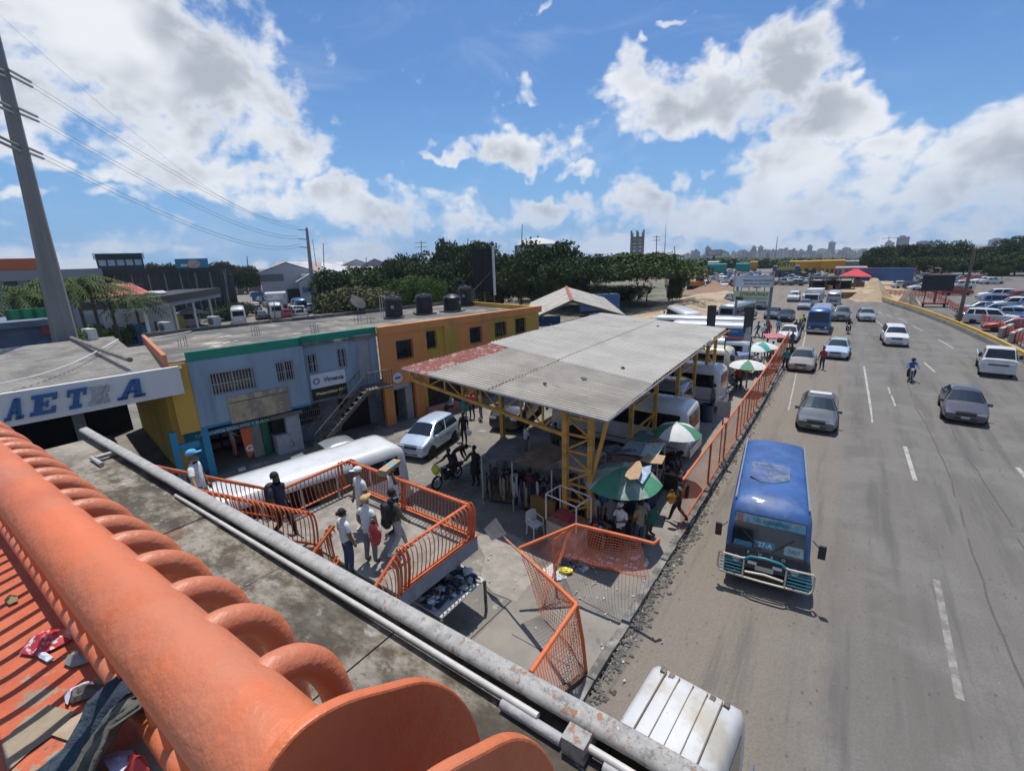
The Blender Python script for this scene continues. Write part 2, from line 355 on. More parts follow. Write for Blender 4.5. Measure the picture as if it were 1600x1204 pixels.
# road markings
def stroke(a, b, w_):
    a = at(*a); b = at(*b); d = (b-a).normalized(); n = Vector((-d.y, d.x, 0))*w_/2
    return [(q.x, q.y, -.006) for q in (a-n, a+n, b+n, b-n)]
mb = MB()
for a, b, w_ in [] or [((1350, 572), (1361, 640), .12), ((1361, 640), (1363, 660), .08), ((1414, 697), (1430, 750), .15), ((1460, 905), (1500, 1092), .15), ((1444, 566), (1461, 581), .13), ((1466, 530), (1490, 544), .13), ((1425, 508), (1442, 517), .12), ((1404, 497), (1417, 503), .12), ((1386, 492), (1395, 496), .12), ((1372, 487), (1379, 490), .12), ((1368, 500), (1382, 511), .12),
                 ((1590, 730), (1625, 770), .15), ((1388, 605), (1391, 615), .10), ((1393, 618), (1399, 634), .10), ((1440, 540), (1500, 562), .0), ((1510, 520), (1525, 526), .14), ((1495, 512), (1520, 522), .14), ((1262, 508), (1250, 560), .10), ((1245, 580), (1232, 640), .07)]:
    if w_ and a[1] < 900: mb.quad(*stroke(a, b, w_))
struct('road_markings', mb, m_mark)
struct('road_markings', MB().quad(*stroke((1463, 905), (1500, 1092), .15)), mat('worn_paint', (.235, .215, .195), .8, var=.2, scale=5, col2=(.15, .14, .13), lo=.42, hi=.6))
# tar seam lines along the carriageway
mb = MB(); 
for x0, ph in ((4.1, 0.), (5.2, 2.)):
    q = [(x0+.12*math.sin(y*.31+ph)+.1*mnoise.noise((y*.7, ph, 0))-.004*max(0, y-20), y) for y in [9+i*.8 for i in range(40)]]
    for (xa, ya), (xb, yb) in zip(q, q[1:]):
        if mnoise.noise((ya*.5, ph+4, 0)) > -.25: mb.quad((xa-.025, ya, -.007), (xa+.025, ya, -.007), (xb+.025, yb, -.007), (xb-.025, yb, -.007))
struct('road_seams', mb, mat('tar', (.08, .075, .07), .8))
# kerb stones (each its own) and the line of rubble along them
kerb = thing('kerb', '', '', (0, 0, 0)); del kerb['label'], kerb['category']; kerb['kind'] = 'structure'
kmesh = [MB().box((-.1, -.48, -.1), (.1, .48, .13-.01*i)).mesh('kerb_stone', m_kerb) for i in range(3)]
y = -4.
while y < 46:
    inst('kerb_stone', kmesh[random.randrange(3)], kerb, (-3.52+random.uniform(-.02, .02), y, random.uniform(-.04, .01)), (random.uniform(-.02, .02), random.uniform(-.05, .05), random.uniform(-.03, .03))); y += .985
def rocks(mb, n, fn, r0, r1):
    for i in range(n):
        x, y_, z = fn(); r = random.uniform(r0, r1); k0 = len(mb.v)
        mb.sphere((x, y_, z+r*.3), r, 5, 4, (random.uniform(.7, 1.5), random.uniform(.7, 1.5), random.uniform(.35, .8)))
        for j in range(k0, len(mb.v)):
            v = mb.v[j]; mb.v[j] = (v[0]+random.uniform(-.25, .25)*r, v[1]+random.uniform(-.25, .25)*r, v[2]+random.uniform(-.2, .2)*r)
mb = MB(); rocks(mb, 2600, lambda: (-3.44+abs(random.gauss(0, .15)), random.uniform(4, 46), -.01), .008, .042)
rocks(mb, 500, lambda: (-3.36+abs(random.gauss(0, .16)), random.uniform(5, 16), -.015), .012, .065)
mb.build('rubble', m_rock, kind='stuff')
mb = MB(); 
for i in range(260):
    x, y_ = random.choice([(random.gauss(-3.25, .35), random.uniform(5, 40)), (random.gauss(-3.35, .15), random.uniform(5, 40)), (random.gauss(-5.1, 1), random.gauss(9.8, .8)), (random.uniform(-15, -6), random.uniform(8, 14))])
    a = random.uniform(.012, .04); t = random.uniform(0, 3); mb.quad(*[(x+a*math.cos(t+k_*1.57), y_+a*1.4*math.sin(t+k_*1.57), .005+random.uniform(0, .03)) for k_ in range(4)])
mb.build('litter', mat('litter_paper', (.55, .53, .5), .8, var=.4, scale=9, col2=(.25, .2, .15)), kind='stuff')
# lighter cement patch and pavement strips between the fence and the stairs
pp = MB(); poly = [(740, 838), (790, 828), (828, 850), (838, 900), (806, 940), (770, 925), (750, 905), (758, 870)]
pp.add([(*at(x, y_).xy, -.003) for x, y_ in poly], [tuple(range(8))]); struct('cement_patch', pp, m_patch)
mb = MB()
for a, b in (((838, 900), (700, 1030)), ((800, 990), (890, 1040)), ((880, 880), (1010, 900)), ((1000, 985), (905, 935))):
    a = at(*a); b = at(*b); d = (b-a).normalized(); n = Vector((-d.y, d.x, 0))*.012
    mb.quad(*[(q.x, q.y, -.004) for q in (a-n, a+n, b+n, b-n)])
struct('pavement_joints', mb, mat('joint', (.07, .065, .06), .9))
# ================================================================== FOOTBRIDGE
m_or = mat('orange_paint', (.56, .140, .050), .50, var=.10, scale=5, col2=(.50, .165, .085), lo=.44, hi=.66, bump=.28, bscale=26, spots=((.26, .09, .05), 19., .715), local=True)
m_or2 = mat('orange_rail_paint', (.56, .13, .04), .5, var=.14, scale=4, bump=.2, bscale=60, col2=(.40, .085, .035), lo=.5, hi=.7, spots=((.14, .07, .045), 7., .70))
m_or3 = mat('orange_fence_paint', (.62, .145, .045), .55, var=.10, scale=3, bump=.2, bscale=60, col2=(.52, .13, .05), lo=.55, hi=.75)
Dd = ray(-233, 492).normalized(); e_ = Vector((-Dd.y, Dd.x, 0)).normalized(); e_ = e_ if e_.y > 0 else -e_
w_ = Dd.cross(e_); w_ = w_ if w_.z > 0 else -w_
BM = Matrix(((-Dd.x, e_.x, w_.x, 0), (-Dd.y, e_.y, w_.y, 0), (-Dd.z, e_.z, w_.z, CAMZ), (0, 0, 0, 1)))
def bl(px, py, h):                   # bridge coordinates of the pixel at height h (relative to the eye) over the deck
    d = BM.to_3x3().transposed() @ ray(px, py); return d*(h/d.z)
bridge = thing('footbridge', 'orange tube railing and painted deck of the footbridge the view is taken from', 'footbridge'); bridge.matrix_world = BM
deck = bpy.data.materials.new('painted_deck'); deck.use_nodes = True; k = NT(deck.node_tree); p = deck.node_tree.nodes['Principled BSDF']
oc = k.n('ShaderNodeTexCoord').outputs['Object']; so = k.n('ShaderNodeSeparateXYZ'); k.L.new(oc, so.inputs[0])
paint = k.mix(k.ss(k.noise(oc, 6, 5, .6), .3, .7), (.42, .085, .035), (.50, .13, .06))
bare = k.mix(k.ss(k.noise(oc, 4, 6, .6), .35, .65), (.20, .165, .125), (.32, .27, .20))
wear = k.ss(k.m('ADD', k.noise(oc, 9, 8, .7), k.m('MULTIPLY', so.outputs[0], .16)), .18, .24)
cc = k.mix(wear, paint, bare); cc = k.mix(k.ss(k.noise(oc, 30, 6, .7), .60, .66), cc, (.16, .11, .085))
k.L.new(cc, p.inputs['Base Color']); p.inputs['Roughness'].default_value = .8
b = k.n('ShaderNodeBump'); b.inputs['Strength'].default_value = .6; b.inputs['Distance'].default_value = .01; k.L.new(k.noise(oc, 25, 6, .7), b.inputs['Height']); k.L.new(b.outputs[0], p.inputs['Normal'])
MB().box((-14, -1.9, -1.60), (12, .42, -1.42)).build('deck', deck, bridge)
MB().box((-14, .42, -2.9), (12, .50, -1.45)).build('girder', mat('girder_paint', (.30, .31, .32), .7, var=.2, scale=2), bridge)
MB().tube([(-14, .134, -.44), (-8, .134, -.44), (-3, .134, -.44), (-.367, .134, -.44)], .0505, 28, up=(0, 0, 1)).build('handrail', m_or, bridge, 50)
MB().tube([(-14, .25, -1.335), (-.37, .25, -1.335)], .043, 16).build('bottom_rail', m_or, bridge, 50)
MB().tube([(-.22, .25, -1.335), (9, .25, -1.335)], .043, 16).build('bottom_rail', m_or, bridge, 50)
MB().tube([(.0, .134, -.44), (9, .134, -.44)], .0505, 24).build('handrail', m_or, bridge, 50)
prof = bez([(.150, -.425), (.178, -.424), (.207, -.436), (.229, -.462), (.242, -.50), (.247, -.56), (.248, -.70), (.247, -.95), (.246, -1.15), (.245, -1.31)], 4)
hoop = MB().tube([(0, q[0], q[1]) for q in prof], .0195, 12).mesh('baluster', m_or, 60)
for i in range(100):
    x = -.367-.127*(i+1)
    if x > -13: inst('baluster', hoop, bridge, (x+random.uniform(-.004, .004), random.uniform(-.003, .003), random.uniform(-.004, .004)), (0, 0, random.uniform(-.02, .02)))
for i in range(14): inst('baluster', hoop, bridge, (.05+.127*i, 0, 0))
po = bez([(.074, -.445), (.095, -.405), (.134, -.383), (.18, -.392), (.235, -.425), (.29, -.465), (.335, -.53), (.362, -.61), (.370, -.72), (.36, -.95), (.33, -1.15), (.30, -1.40)], 5)
poly = [(q[0], q[1]) for q in po]+[(.16, -1.40), (.12, -.9), (.074, -.6)]
Mp = Matrix(((0, 0, 1, 0), (1, 0, 0, 0), (0, 1, 0, 0), (0, 0, 0, 1)))
for x in (-.367, -.240):
    mb = MB().prism(poly, x-.007, x+.007, Mp); o = mb.build('post_plate', m_or, bridge)
    bv = o.modifiers.new('edge', 'BEVEL'); bv.width = .003; bv.segments = 2; bv.limit_method = 'ANGLE'; bv.angle_limit = R(50)
# the concrete ledge with its galvanised edge profile, running beside the deck at a lower level
Db = ray(-214, 474).normalized(); eb = Vector((-Db.y, Db.x, 0)).normalized(); eb = eb if eb.y > 0 else -eb
wb = Db.cross(eb); wb = wb if wb.z > 0 else -wb
LM = Matrix(((-Db.x, eb.x, wb.x, 0), (-Db.y, eb.y, wb.y, 0), (-Db.z, eb.z, wb.z, CAMZ), (0, 0, 0, 1)))
led = bpy.data.materials.new('mossy_concrete'); led.use_nodes = True; k = NT(led.node_tree); p = led.node_tree.nodes['Principled BSDF']
oc = k.n('ShaderNodeTexCoord').outputs['Object']; ov = k.vm('MULTIPLY', oc, (1, 1.6, 1)); so = k.n('ShaderNodeSeparateXYZ'); k.L.new(oc, so.inputs[0])
c = k.mix(k.ss(k.noise(ov, 2.6, 9, .72), .38, .60), (.085, .063, .040), (.275, .245, .20))
c = k.mix(k.m('MULTIPLY', k.ss(k.noise(ov, .9, 6, .6), .42, .60), .85), c, (.055, .045, .034))
c = k.mix(k.m('MULTIPLY', k.ss(k.noise(ov, 3.5, 7, .7), .57, .68), .7), c, (.37, .35, .31))
c = k.mix(k.m('MULTIPLY', k.ss(k.noise(ov, 11., 8, .75), .55, .63), .7), c, (.065, .058, .048))
c = k.mix(k.m('MULTIPLY', k.ss(k.noise(oc, 1.7, 6, .7), .60, .68), .55), c, (.26, .12, .055))
c = k.mix(k.ss(so.outputs[0], -9.5, -12., 0, .5), c, (.36, .33, .28))
k.L.new(c, p.inputs['Base Color']); p.inputs['Roughness'].default_value = .92
b = k.n('ShaderNodeBump'); b.inputs['Strength'].default_value = .8; b.inputs['Distance'].default_value = .02; k.L.new(k.noise(oc, 14, 9, .75), b.inputs['Height']); k.L.new(b.outputs[0], p.inputs['Normal'])
galv = bpy.data.materials.new('rusty_galvanised'); galv.use_nodes = True; k = NT(galv.node_tree); p = galv.node_tree.nodes['Principled BSDF']
oc = k.n('ShaderNodeTexCoord').outputs['Object']; so = k.n('ShaderNodeSeparateXYZ'); k.L.new(oc, so.inputs[0])
gr = k.ss(so.outputs[0], -7, 0, 0, .13)
c = k.mix(k.ss(k.noise(oc, 9, 8, .7), .35, .65), (.27, .262, .25), (.37, .36, .345))
c = k.mix(k.ss(k.m('ADD', k.noise(oc, 16, 8, .75), gr), .60, .78), c, (.15, .143, .13))
c = k.mix(k.ss(k.m('ADD', k.noise(oc, 13, 6, .6), k.m('MULTIPLY', gr, .7)), .655, .70), c, (.27, .145, .085))
c = k.mix(k.ss(k.noise(oc, 40, 4, .6), .66, .70), c, (.5, .46, .42))
k.L.new(c, p.inputs['Base Color']); p.inputs['Roughness'].default_value = .8
ledge = thing('concrete_ledge', 'stained concrete ledge with rusty galvanised edge profile beside the footbridge railing', 'ledge'); ledge.matrix_world = LM
xs = [-12.15, -10.2, -8.3, -6.4, -4.5, -2.78, -.9, 1., 2.9]
for a, b_ in zip(xs, xs[1:]):
    MB().box((a+.008, .5, -3.02), (b_-.008, 2.06, -2.87-random.uniform(0, .012))).build('concrete_panel', led, ledge)
MB().box((-12.15, .5, -3.10), (2.9, 2.02, -3.03)).build('joint_fill', m_kerb, ledge)
pr = [(1.945, -2.75), (1.955, -2.722), (1.985, -2.708), (2.065, -2.70), (2.085, -2.712), (2.095, -2.75), (2.09, -3.10), (2.05, -3.10), (2.05, -2.80), (1.985, -2.765), (1.945, -2.76)]
mb = MB(); n = len(pr); xs2 = [-12.45+i*.3 for i in range(52)]
mb.add([(x, q[0]+.006*mnoise.noise((x*2, 0, 0)), q[1]+.006*mnoise.noise((x*2, 5, 0))) for x in xs2 for q in pr[::-1]], [(i*n+j, i*n+(j+1) % n, (i+1)*n+(j+1) % n, (i+1)*n+j) for i in range(51) for j in range(n)]+[tuple(range(n))[::-1]])
mb.build('edge_profile', galv, ledge, 50)
MB().tube([(-7.4, 1.925, -2.845), (-5., 1.915, -2.82), (-3., 1.905, -2.80), (-1.35, 1.90, -2.80)], .024, 10).build('white_conduit', mat('conduit_white', (.50, .48, .46), .5, var=.12, scale=6), ledge, 60)
MB().tube([(-1.0, 1.90, -2.80), (3, 1.90, -2.80)], .024, 10).build('white_conduit', MATS['conduit_white'], ledge, 60)
gp = mat('grey_pipe', (.33, .32, .33), .6, var=.2, scale=8, bump=.3)
for x0, x1, yy in ((-1.62, -1.16, 1.87), (-.88, -.45, 1.87), (-10.5, -9.9, 1.70)):
    MB().tube([(x0, yy, -2.835), (x1, yy, -2.835)], .036, 14).build('pipe_stub', gp, ledge, 60)
MB().box((-1.14, 1.83, -2.87), (-.99, 2.03, -2.745)).build('bracket', galv, ledge)
MB().box((-10.38, 1.72, -2.83), (-10.26, 1.99, -2.78)).build('bracket', galv, ledge)
# ================================================================== STAIRS below the bridge
m_step = mat('stair_concrete', (.27, .25, .215), .9, var=.15, scale=3, col2=(.19, .165, .14), bump=.3, spots=((.16, .07, .04), 5, .62))
m_grey = mat('grey_girder', (.19, .22, .26), .6, var=.12, scale=3, col2=(.13, .13, .13), lo=.55, hi=.7)
st = thing('stairway', 'stairway of grey landing and orange tube railings under the footbridge', 'stairway')
LZ = 1.95
X0, X1, Y0, Y1 = -12.2, -7.12, 5.35, 7.95
MB().box((X0, Y0, LZ-.08), (X1-.12, Y1-.12, LZ)).build('landing_floor', m_step, st)
for a, b_ in (((X1-.12, Y0, LZ-.36), (X1, Y1, LZ+.06)), ((X0, Y1-.12, LZ-.36), (X1-.12, Y1, LZ+.06))):
    MB().box(a, b_).build('landing_girder', m_grey, st)
MB().box((X1-.10, Y0, LZ+.061), (X1+.02, Y1+.02, LZ+.09)).build('kerb_plate', m_or2, st)
MB().box((X0, Y1-.14, LZ+.061), (X1-.11, Y1+.02, LZ+.09)).build('kerb_plate', m_or2, st)
# flight up to the bridge (left) and flight down to the ground (right)
st_up = [((X0+.05, Y0-.27*i-.27, LZ+.18*i), (X0+2.0, Y0-.27*i, LZ+.18*(i+1))) for i in range(14)]
for a, b_ in st_up: MB().box((a[0], a[1], b_[2]-.06), (b_[0], b_[1]+.02, b_[2])).build('step', m_step, st)
for i in range(11): MB().box((-9.35, Y0-.27*(i+1), LZ-.18*(i+1)-.06), (X1-.15, Y0-.27*i+.02, LZ-.18*(i+1))).build('step', m_step, st)
for x in (X0, X0+2.02): MB().slabq((x, Y0, LZ-.25), (x, Y0-3.8, LZ+2.3), (x, Y0-3.8, LZ+2.6), (x, Y0, LZ+.05), .05).build('stringer', m_or2, st)
for x in (-9.4, X1-.02): MB().slabq((x, Y0, LZ-.3), (x, Y0-2.97, LZ-2.3), (x, Y0-2.97, LZ-1.95), (x, Y0, LZ+.05), .06).build('stringer', m_or2 if x < -9 else m_grey, st)
MB().box((X0+.6, 5.6, 0), (X0+.9, 5.9, LZ-.36)).build('support', m_grey, st)
MB().box((X1-1.4, 6.5, 0), (X1-1.1, 6.8, LZ-.3)).build('support', m_grey, st)
def railing(a, b, out, root, h=.98, sp=.125, plates=True, post_at=()):
    a = Vector(a); b = Vector(b); L = (b-a).length; d = (b-a)/L; out = Vector(out); up = Vector((0, 0, 1))
    MB().tube([a+up*h, b+up*h], .045, 12).build('handrail', m_or2, root, 50)
    MB().tube([a+up*.12+out*.05, b+up*.12+out*.05], .03, 8).build('bottom_rail', m_or2, root, 50)
    pf = bez([(.0, h), (.08, h+.01), (.15, h-.08), (.17, h-.28), (.13, h-.6), (.06, .1)], 2)
    mb = MB(); mb.tube([out*q[0]+up*q[1] for q in pf], .013, 6); me = mb.mesh('baluster', m_or2, 60)
    n = int(L/sp)
    for i in range(1, n): inst('baluster', me, root, a+d*(L*i/n))
    pl = bez([(-.03, h-.05), (.0, h+.055), (.08, h+.055), (.17, h-.04), (.20, h-.28), (.17, h-.6), (.10, 0)], 2)
    for t in post_at:
        for s2 in (-.055, .055):
            mb = MB(); c = a+d*(L*t+s2); th = .014; v = []
            for q in pl: v.append(c+out*q[0]+up*q[1]-d*th/2)
            for q in pl: v.append(c+out*(q[0]-.085)+up*(q[1]-.05)-d*th/2)
            n_ = len(pl); v2 = [x+d*th for x in v]
            mb.add(v+v2, [(i, i+1, n_+i+1, n_+i) for i in range(n_-1)]+[(2*n_+i, 3*n_+i, 3*n_+i+1, 2*n_+i+1) for i in range(n_-1)]+[(i, 2*n_+i, 2*n_+i+1, i+1) for i in range(n_-1)]+[(n_+i, n_+i+1, 3*n_+i+1, 3*n_+i) for i in range(n_-1)])
            mb.build('post_plate', m_or2, root, 60)
railing((X0, Y1-.2, LZ+.06), (X1-.05, Y1-.2, LZ+.06), (0, 1, 0), st, post_at=(.02, .47, .985))
railing((X1-.08, Y1-.15, LZ+.06), (X1-.08, Y0+.1, LZ+.06), (1, 0, 0), st, post_at=(.02, .96))
railing((X0, Y0+.1, LZ+.06), (X0, Y1-.2, LZ+.06), (-1, 0, 0), st, post_at=(.9,))
railing((X0, Y0-3.4, LZ+.06+2.45), (X0, Y0+.1, LZ+.06), (-1, 0, 0), st, post_at=(.97,))
railing((X0+1.98, Y0-3.2, LZ+.06+2.35), (X0+1.98, Y0-.05, LZ+.06), (1, 0, 0), st, post_at=(.98,))
railing((X1-.08, Y0+.05, LZ), (X1-.08, Y0-2.6, LZ-1.75), (1, 0, 0), st, post_at=(.03,))
railing((-9.38, Y0+.0, LZ), (-9.38, Y0-2.6, LZ-1.75), (-1, 0, 0), st, post_at=(.04,))
# ================================================================== ORANGE ROADSIDE FENCE (standing part, with wire mesh)
m_wire = mat('orange_wire', (.50, .12, .04), .5, var=.1)
def wire_panel(mb, a, b, c, d, sp=.11, r=.0032, sag=0.):
    # diamond wire netting between bottom a-b and top d-c
    a, b, c, d = map(Vector, (a, b, c, d)); L = max((b-a).length, (c-d).length); H = max((d-a).length, (c-b).length)
    nu = max(3, int(L/sp)); nv = max(3, int(H/sp))
    def P(u, v):
        q = a.lerp(b, u).lerp(d.lerp(c, u), v); nrm = (b-a).cross(d-a).normalized()
        return q+nrm*(sag*math.sin(u*math.pi)*math.sin(v*math.pi)+.02*math.sin(u*17)*math.sin(v*9)*(1 if sag else 0))
    for i in range(nu+1):
        pts = [P(i/nu, j/6) for j in range(7)]
        for p_, q_ in zip(pts, pts[1:]): mb.bar(p_, q_, r*2)
    for j in range(nv+1):
        pts = [P(i/8, j/nv) for i in range(9)]
        for p_, q_ in zip(pts, pts[1:]): mb.bar(p_, q_, r*2)
fn = thing('roadside_fence', 'long straight orange tube fence with wire mesh between the kerb and the minibuses', 'fence')
ys = [14.15, 17.9, 20.6, 23.4, 26.3, 29.2, 32.2, 35.3, 38.4, 41.6, 45.0, 48.5]
xs3 = [-3.62 if y_ < 30 else -3.62-(y_-30)*.02 for y_ in ys]
mesh_mb = MB()
for i in range(len(ys)-1):
    a, b_ = Vector((xs3[i], ys[i], 0)), Vector((xs3[i+1], ys[i+1], 0))
    MB().tube([a+Vector((0, 0, 1.88)), b_+Vector((0, 0, 1.88))], .042, 10).build('top_rail', m_or3, fn, 50)
    MB().tube([a+Vector((0, 0, .12)), b_+Vector((0, 0, .12))], .03, 8).build('bottom_rail', m_or3, fn, 50)
    if i > 0: MB().box((a.x-.03, a.y-.05, 0), (a.x+.03, a.y+.05, 1.9)).build('post', m_or3, fn)
    wire_panel(mesh_mb, a+Vector((0, 0, .12)), b_+Vector((0, 0, .12)), b_+Vector((0, 0, 1.86)), a+Vector((0, 0, 1.86)), .12 if i < 5 else .2, .003)
    for t in (.33, .66):
        q = a.lerp(b_, t)
        if i > 2: MB().box((q.x-.02, q.y-.03, .1), (q.x+.02, q.y+.03, 1.87)).build('post', m_or3, fn)
mesh_mb.build('wire_mesh', m_wire, fn, kind='stuff')
# bent and torn end of the fence
bf = thing('bent_fence', 'crumpled end of orange fence with folded rails and sagging wire mesh on the sidewalk', 'fence')
T = [aty(811, 856, 8.6), aty(900, 819, 9.7), aty(1000, 843, 9.8), aty(1022, 849, 9.75), aty(1030, 842, 9.9)]
T2 = [aty(814, 862, 8.3), aty(860, 905, 7.7), aty(901, 944, 7.2)]
T3 = [aty(901, 944, 7.2), aty(829, 1050, 5.2)]
base = at(916, 1052)
MB().tube(T, .045, 10).build('top_rail', m_or3, bf, 50); MB().tube(T2, .045, 10).build('top_rail', m_or3, bf, 50); MB().tube(T3, .045, 10).build('top_rail', m_or3, bf, 50)
MB().tube([T3[0], T3[0].lerp(base, .5)+Vector((.03, 0, 0)), base], .04, 10).build('post', m_or3, bf, 50)
b2 = at(865, 872); MB().tube([T[1], aty(869, 842, 9.55), b2+Vector((0, 0, .5)), b2], .04, 10).build('post', m_or3, bf, 50)
mb = MB()
wire_panel(mb, base, at(840, 1085), T3[1], T3[0], .10, .0035, .12)
wire_panel(mb, base+Vector((.0, .05, 0)), at(846, 960), T2[0], T2[2], .10, .0035, .35)
wire_panel(mb, at(846, 955), at(870, 873), T[1], T[0], .10, .0035, .3)
wire_panel(mb, b2, at(1015, 905), T[2], T[1], .11, .0035, .25)
mb.build('wire_mesh', m_wire, bf, kind='stuff')
mb = MB(); a = at(820, 1100); MB().bar(base+Vector((0, -.1, .06)), at(820, 1130)+Vector((0, 0, .06)), .10, .12).build('bottom_rail', mat('rusty_rail', (.22, .12, .08), .8, var=.3, scale=5), bf)
# leaning blank sign
sg = thing('leaning_sign', 'blank grey rectangular sign on a leaning orange post above the bent fence', 'sign')
sA = T2[0]+Vector((0, -.05, -.2)); sB = aty(786, 838, 8.55)
MB().bar(T2[1], sB, .05, .03).build('post', mat('sign_post', (.36, .14, .08), .7, var=.3, scale=6), sg)
q4 = [aty(756, 826, 8.75), aty(768, 844, 8.5), aty(791, 834, 8.5), aty(774, 809, 8.78)]
MB().slabq(*q4, .01).build('sign_panel', mat('sign_back', (.30, .29, .30), .45, metal=.5, var=.1, scale=4), sg)
sg2 = thing('sign', 'small grey sign on a rusty post rising behind the orange fence', 'sign', (-3.72, 20.3, 0))
MB().box((-.025, -.025, 0), (.025, .025, 2.3)).build('post', mat('rust_post', (.22, .09, .06), .8, var=.3, scale=6), sg2)
MB().box((-.26, -.04, 2.15), (.26, -.027, 2.85)).build('sign_panel', MATS['sign_back'], sg2)
# ================================================================== TERMINAL BUILDINGS
F0 = Vector((-22.16, 7.28, 0)); F1 = Vector((-17.84, 27.9, 0)); FD = (F1-F0).normalized(); FN = Vector((FD.y, -FD.x, 0))   # along the facade, out of it
FRZ = math.atan2(FD.y, FD.x)
def fac(px, py, off=0.):             # pixel -> (t along facade, z) on the facade plane shifted outward by off
    d = ray(px, py); o = Vector((0, 0, CAMZ)); q = F0+FN*off
    t = (q-o).dot(FN)/d.dot(FN); v = o+d*t; return ((v-F0).dot(FD), v.z)
m_glass = mat('dark_window', (.018, .024, .030), .12, var=.3, scale=1.5, spec=.6)
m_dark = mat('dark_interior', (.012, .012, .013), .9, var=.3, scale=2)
m_iron = mat('window_iron', (.33, .33, .34), .6, var=.15, scale=5)
m_black = mat('black_plastic', (.010, .011, .013), .45, var=.2, scale=3, bump=.1)
m_white = mat('white_wall_paint', (.58, .57, .56), .75, var=.06, scale=1, col2=(.45, .43, .41), lo=.58, hi=.75, streak=True)
# local frame of the buildings: x along the facade, y into the building, z up
def bld(name, label, cat='building'):
    return thing(name, label, cat, F0, rot=(0, 0, FRZ))
# local: world = F0 + x*FD + y*(left normal) ; left normal of FD = -FN
def wall_with_holes(mb, x0, x1, z0, z1, holes, y=0., th=.18):
    # wall slab in the plane y..y+th with rectangular openings (x0,x1,z0,z1)
    xs_ = sorted({x0, x1}|{h[0] for h in holes}|{h[1] for h in holes}); zs_ = sorted({z0, z1}|{h[2] for h in holes}|{h[3] for h in holes})
    xs_ = [x for x in xs_ if x0 <= x <= x1]; zs_ = [z for z in zs_ if z0 <= z <= z1]
    for xa, xb in zip(xs_, xs_[1:]):
        for za, zb in zip(zs_, zs_[1:]):
            cx_, cz_ = (xa+xb)/2, (za+zb)/2
            if any(h[0] < cx_ < h[1] and h[2] < cz_ < h[3] for h in holes): continue
            mb.box((xa, y, za), (xb, y+th, zb))
def window(root, x0, x1, z0, z1, y=0., bars=8, cross=3, frame=m_iron, glass=m_glass, mull=1, proud=.03):
    mb = MB(); f = .035
    mb.box((x0, y+.09, z0), (x0+f, y+.15, z1)).box((x1-f, y+.09, z0), (x1, y+.15, z1)).box((x0+f, y+.09, z0), (x1-f, y+.15, z0+f)).box((x0+f, y+.09, z1-f), (x1-f, y+.15, z1))
    for i in range(1, mull+1):
        x = x0+(x1-x0)*i/(mull+1); mb.box((x-.02, y+.091, z0+f), (x+.02, y+.149, z1-f))
    w_o = mb.build('window', frame, root)
    MB().box((x0+f, y+.11, z0+f), (x1-f, y+.13, z1-f)).build('pane', glass, w_o)
    if bars:
        g = MB(); e = .03
        for i in range(bars+1):
            x = x0-e+(x1-x0+2*e)*i/bars; g.box((x-.011, y-proud-.02, z0-e), (x+.011, y-proud, z1+e))
        for j in range(cross):
            z = z0-e+(z1-z0+2*e)*j/(cross-1); g.box((x0-e, y-proud-.035, z-.012), (x1+e, y-proud-.0201, z+.012))
        g.build('window_bars', frame, w_o)
def rect(tl, br, off=0.):            # opening from the pixels of its top-left and bottom-right corners
    a = fac(*tl, off); b = fac(*br, off); return (a[0], b[0], b[1], a[1])
TZ = 5.65
m_blue = mat('pale_blue_wall', (.235, .315, .385), .8, var=.07, scale=.8, col2=(.16, .22, .28), lo=.50, hi=.75, streak=True)
m_green = mat('green_parapet', (.01, .20, .13), .6, var=.1, scale=2)
m_yel = mat('ochre_wall', (.52, .31, .055), .75, var=.07, scale=1, col2=(.36, .22, .05), lo=.52, hi=.75, streak=True)
m_orw = mat('orange_wall', (.66, .25, .075), .75, var=.07, scale=1, col2=(.46, .18, .07), lo=.52, hi=.75, streak=True)
m_coral = mat('coral_parapet', (.48, .17, .09), .8, var=.08, scale=1.5, col2=(.36, .14, .09), lo=.55, hi=.7)
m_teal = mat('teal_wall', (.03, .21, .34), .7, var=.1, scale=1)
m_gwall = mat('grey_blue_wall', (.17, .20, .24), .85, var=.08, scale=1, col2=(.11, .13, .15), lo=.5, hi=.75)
m_shut = mat('roller_shutter', (.30, .31, .33), .55, var=.1, scale=2, metal=.2)
m_roofc = mat('flat_roof', (.21, .185, .155), .92, var=.25, scale=.5, col2=(.10, .095, .088), lo=.40, hi=.56, bump=.2, bscale=10, spots=((.42, .38, .31), .35, .60))
blue = bld('blue_building', 'two storey pale blue building with green parapet trim and barred windows')
XJ = fac(480, 590)[0]; XO = fac(592, 530)[0]
zb = 2.35
W1 = rect((327, 585), (402, 613)); W1 = (W1[0], W1[1], fac(330, 619)[1]+.02, fac(325, 585)[1])
W2 = rect((430, 567), (461, 592)); W3 = rect((480, 555), (497, 581), -.35); W4 = rect((527, 546), (542, 572), -.35)
D1 = rect((555, 531), (583, 590), -.35)
mb = MB(); wall_with_holes(mb, 0, XJ, zb, TZ-.42, [W1, W2]); mb.build('front_wall', m_blue, blue)
mb = MB(); wall_with_holes(mb, XJ, XO, 2.35, TZ-.42, [W3, W4, D1], y=.35); mb.build('front_wall', m_blue, blue)
MB().box((XJ-.02, .0, zb), (XJ, .35, TZ-.43)).build('return_wall', m_blue, blue)
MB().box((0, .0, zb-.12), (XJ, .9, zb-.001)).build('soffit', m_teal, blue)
MB().box((0, .01, TZ-.42), (XJ, .16, TZ)).build('green_trim', m_green, blue); MB().box((XJ, .25, TZ-.42), (XO, .5, TZ)).build('green_trim', m_green, blue)
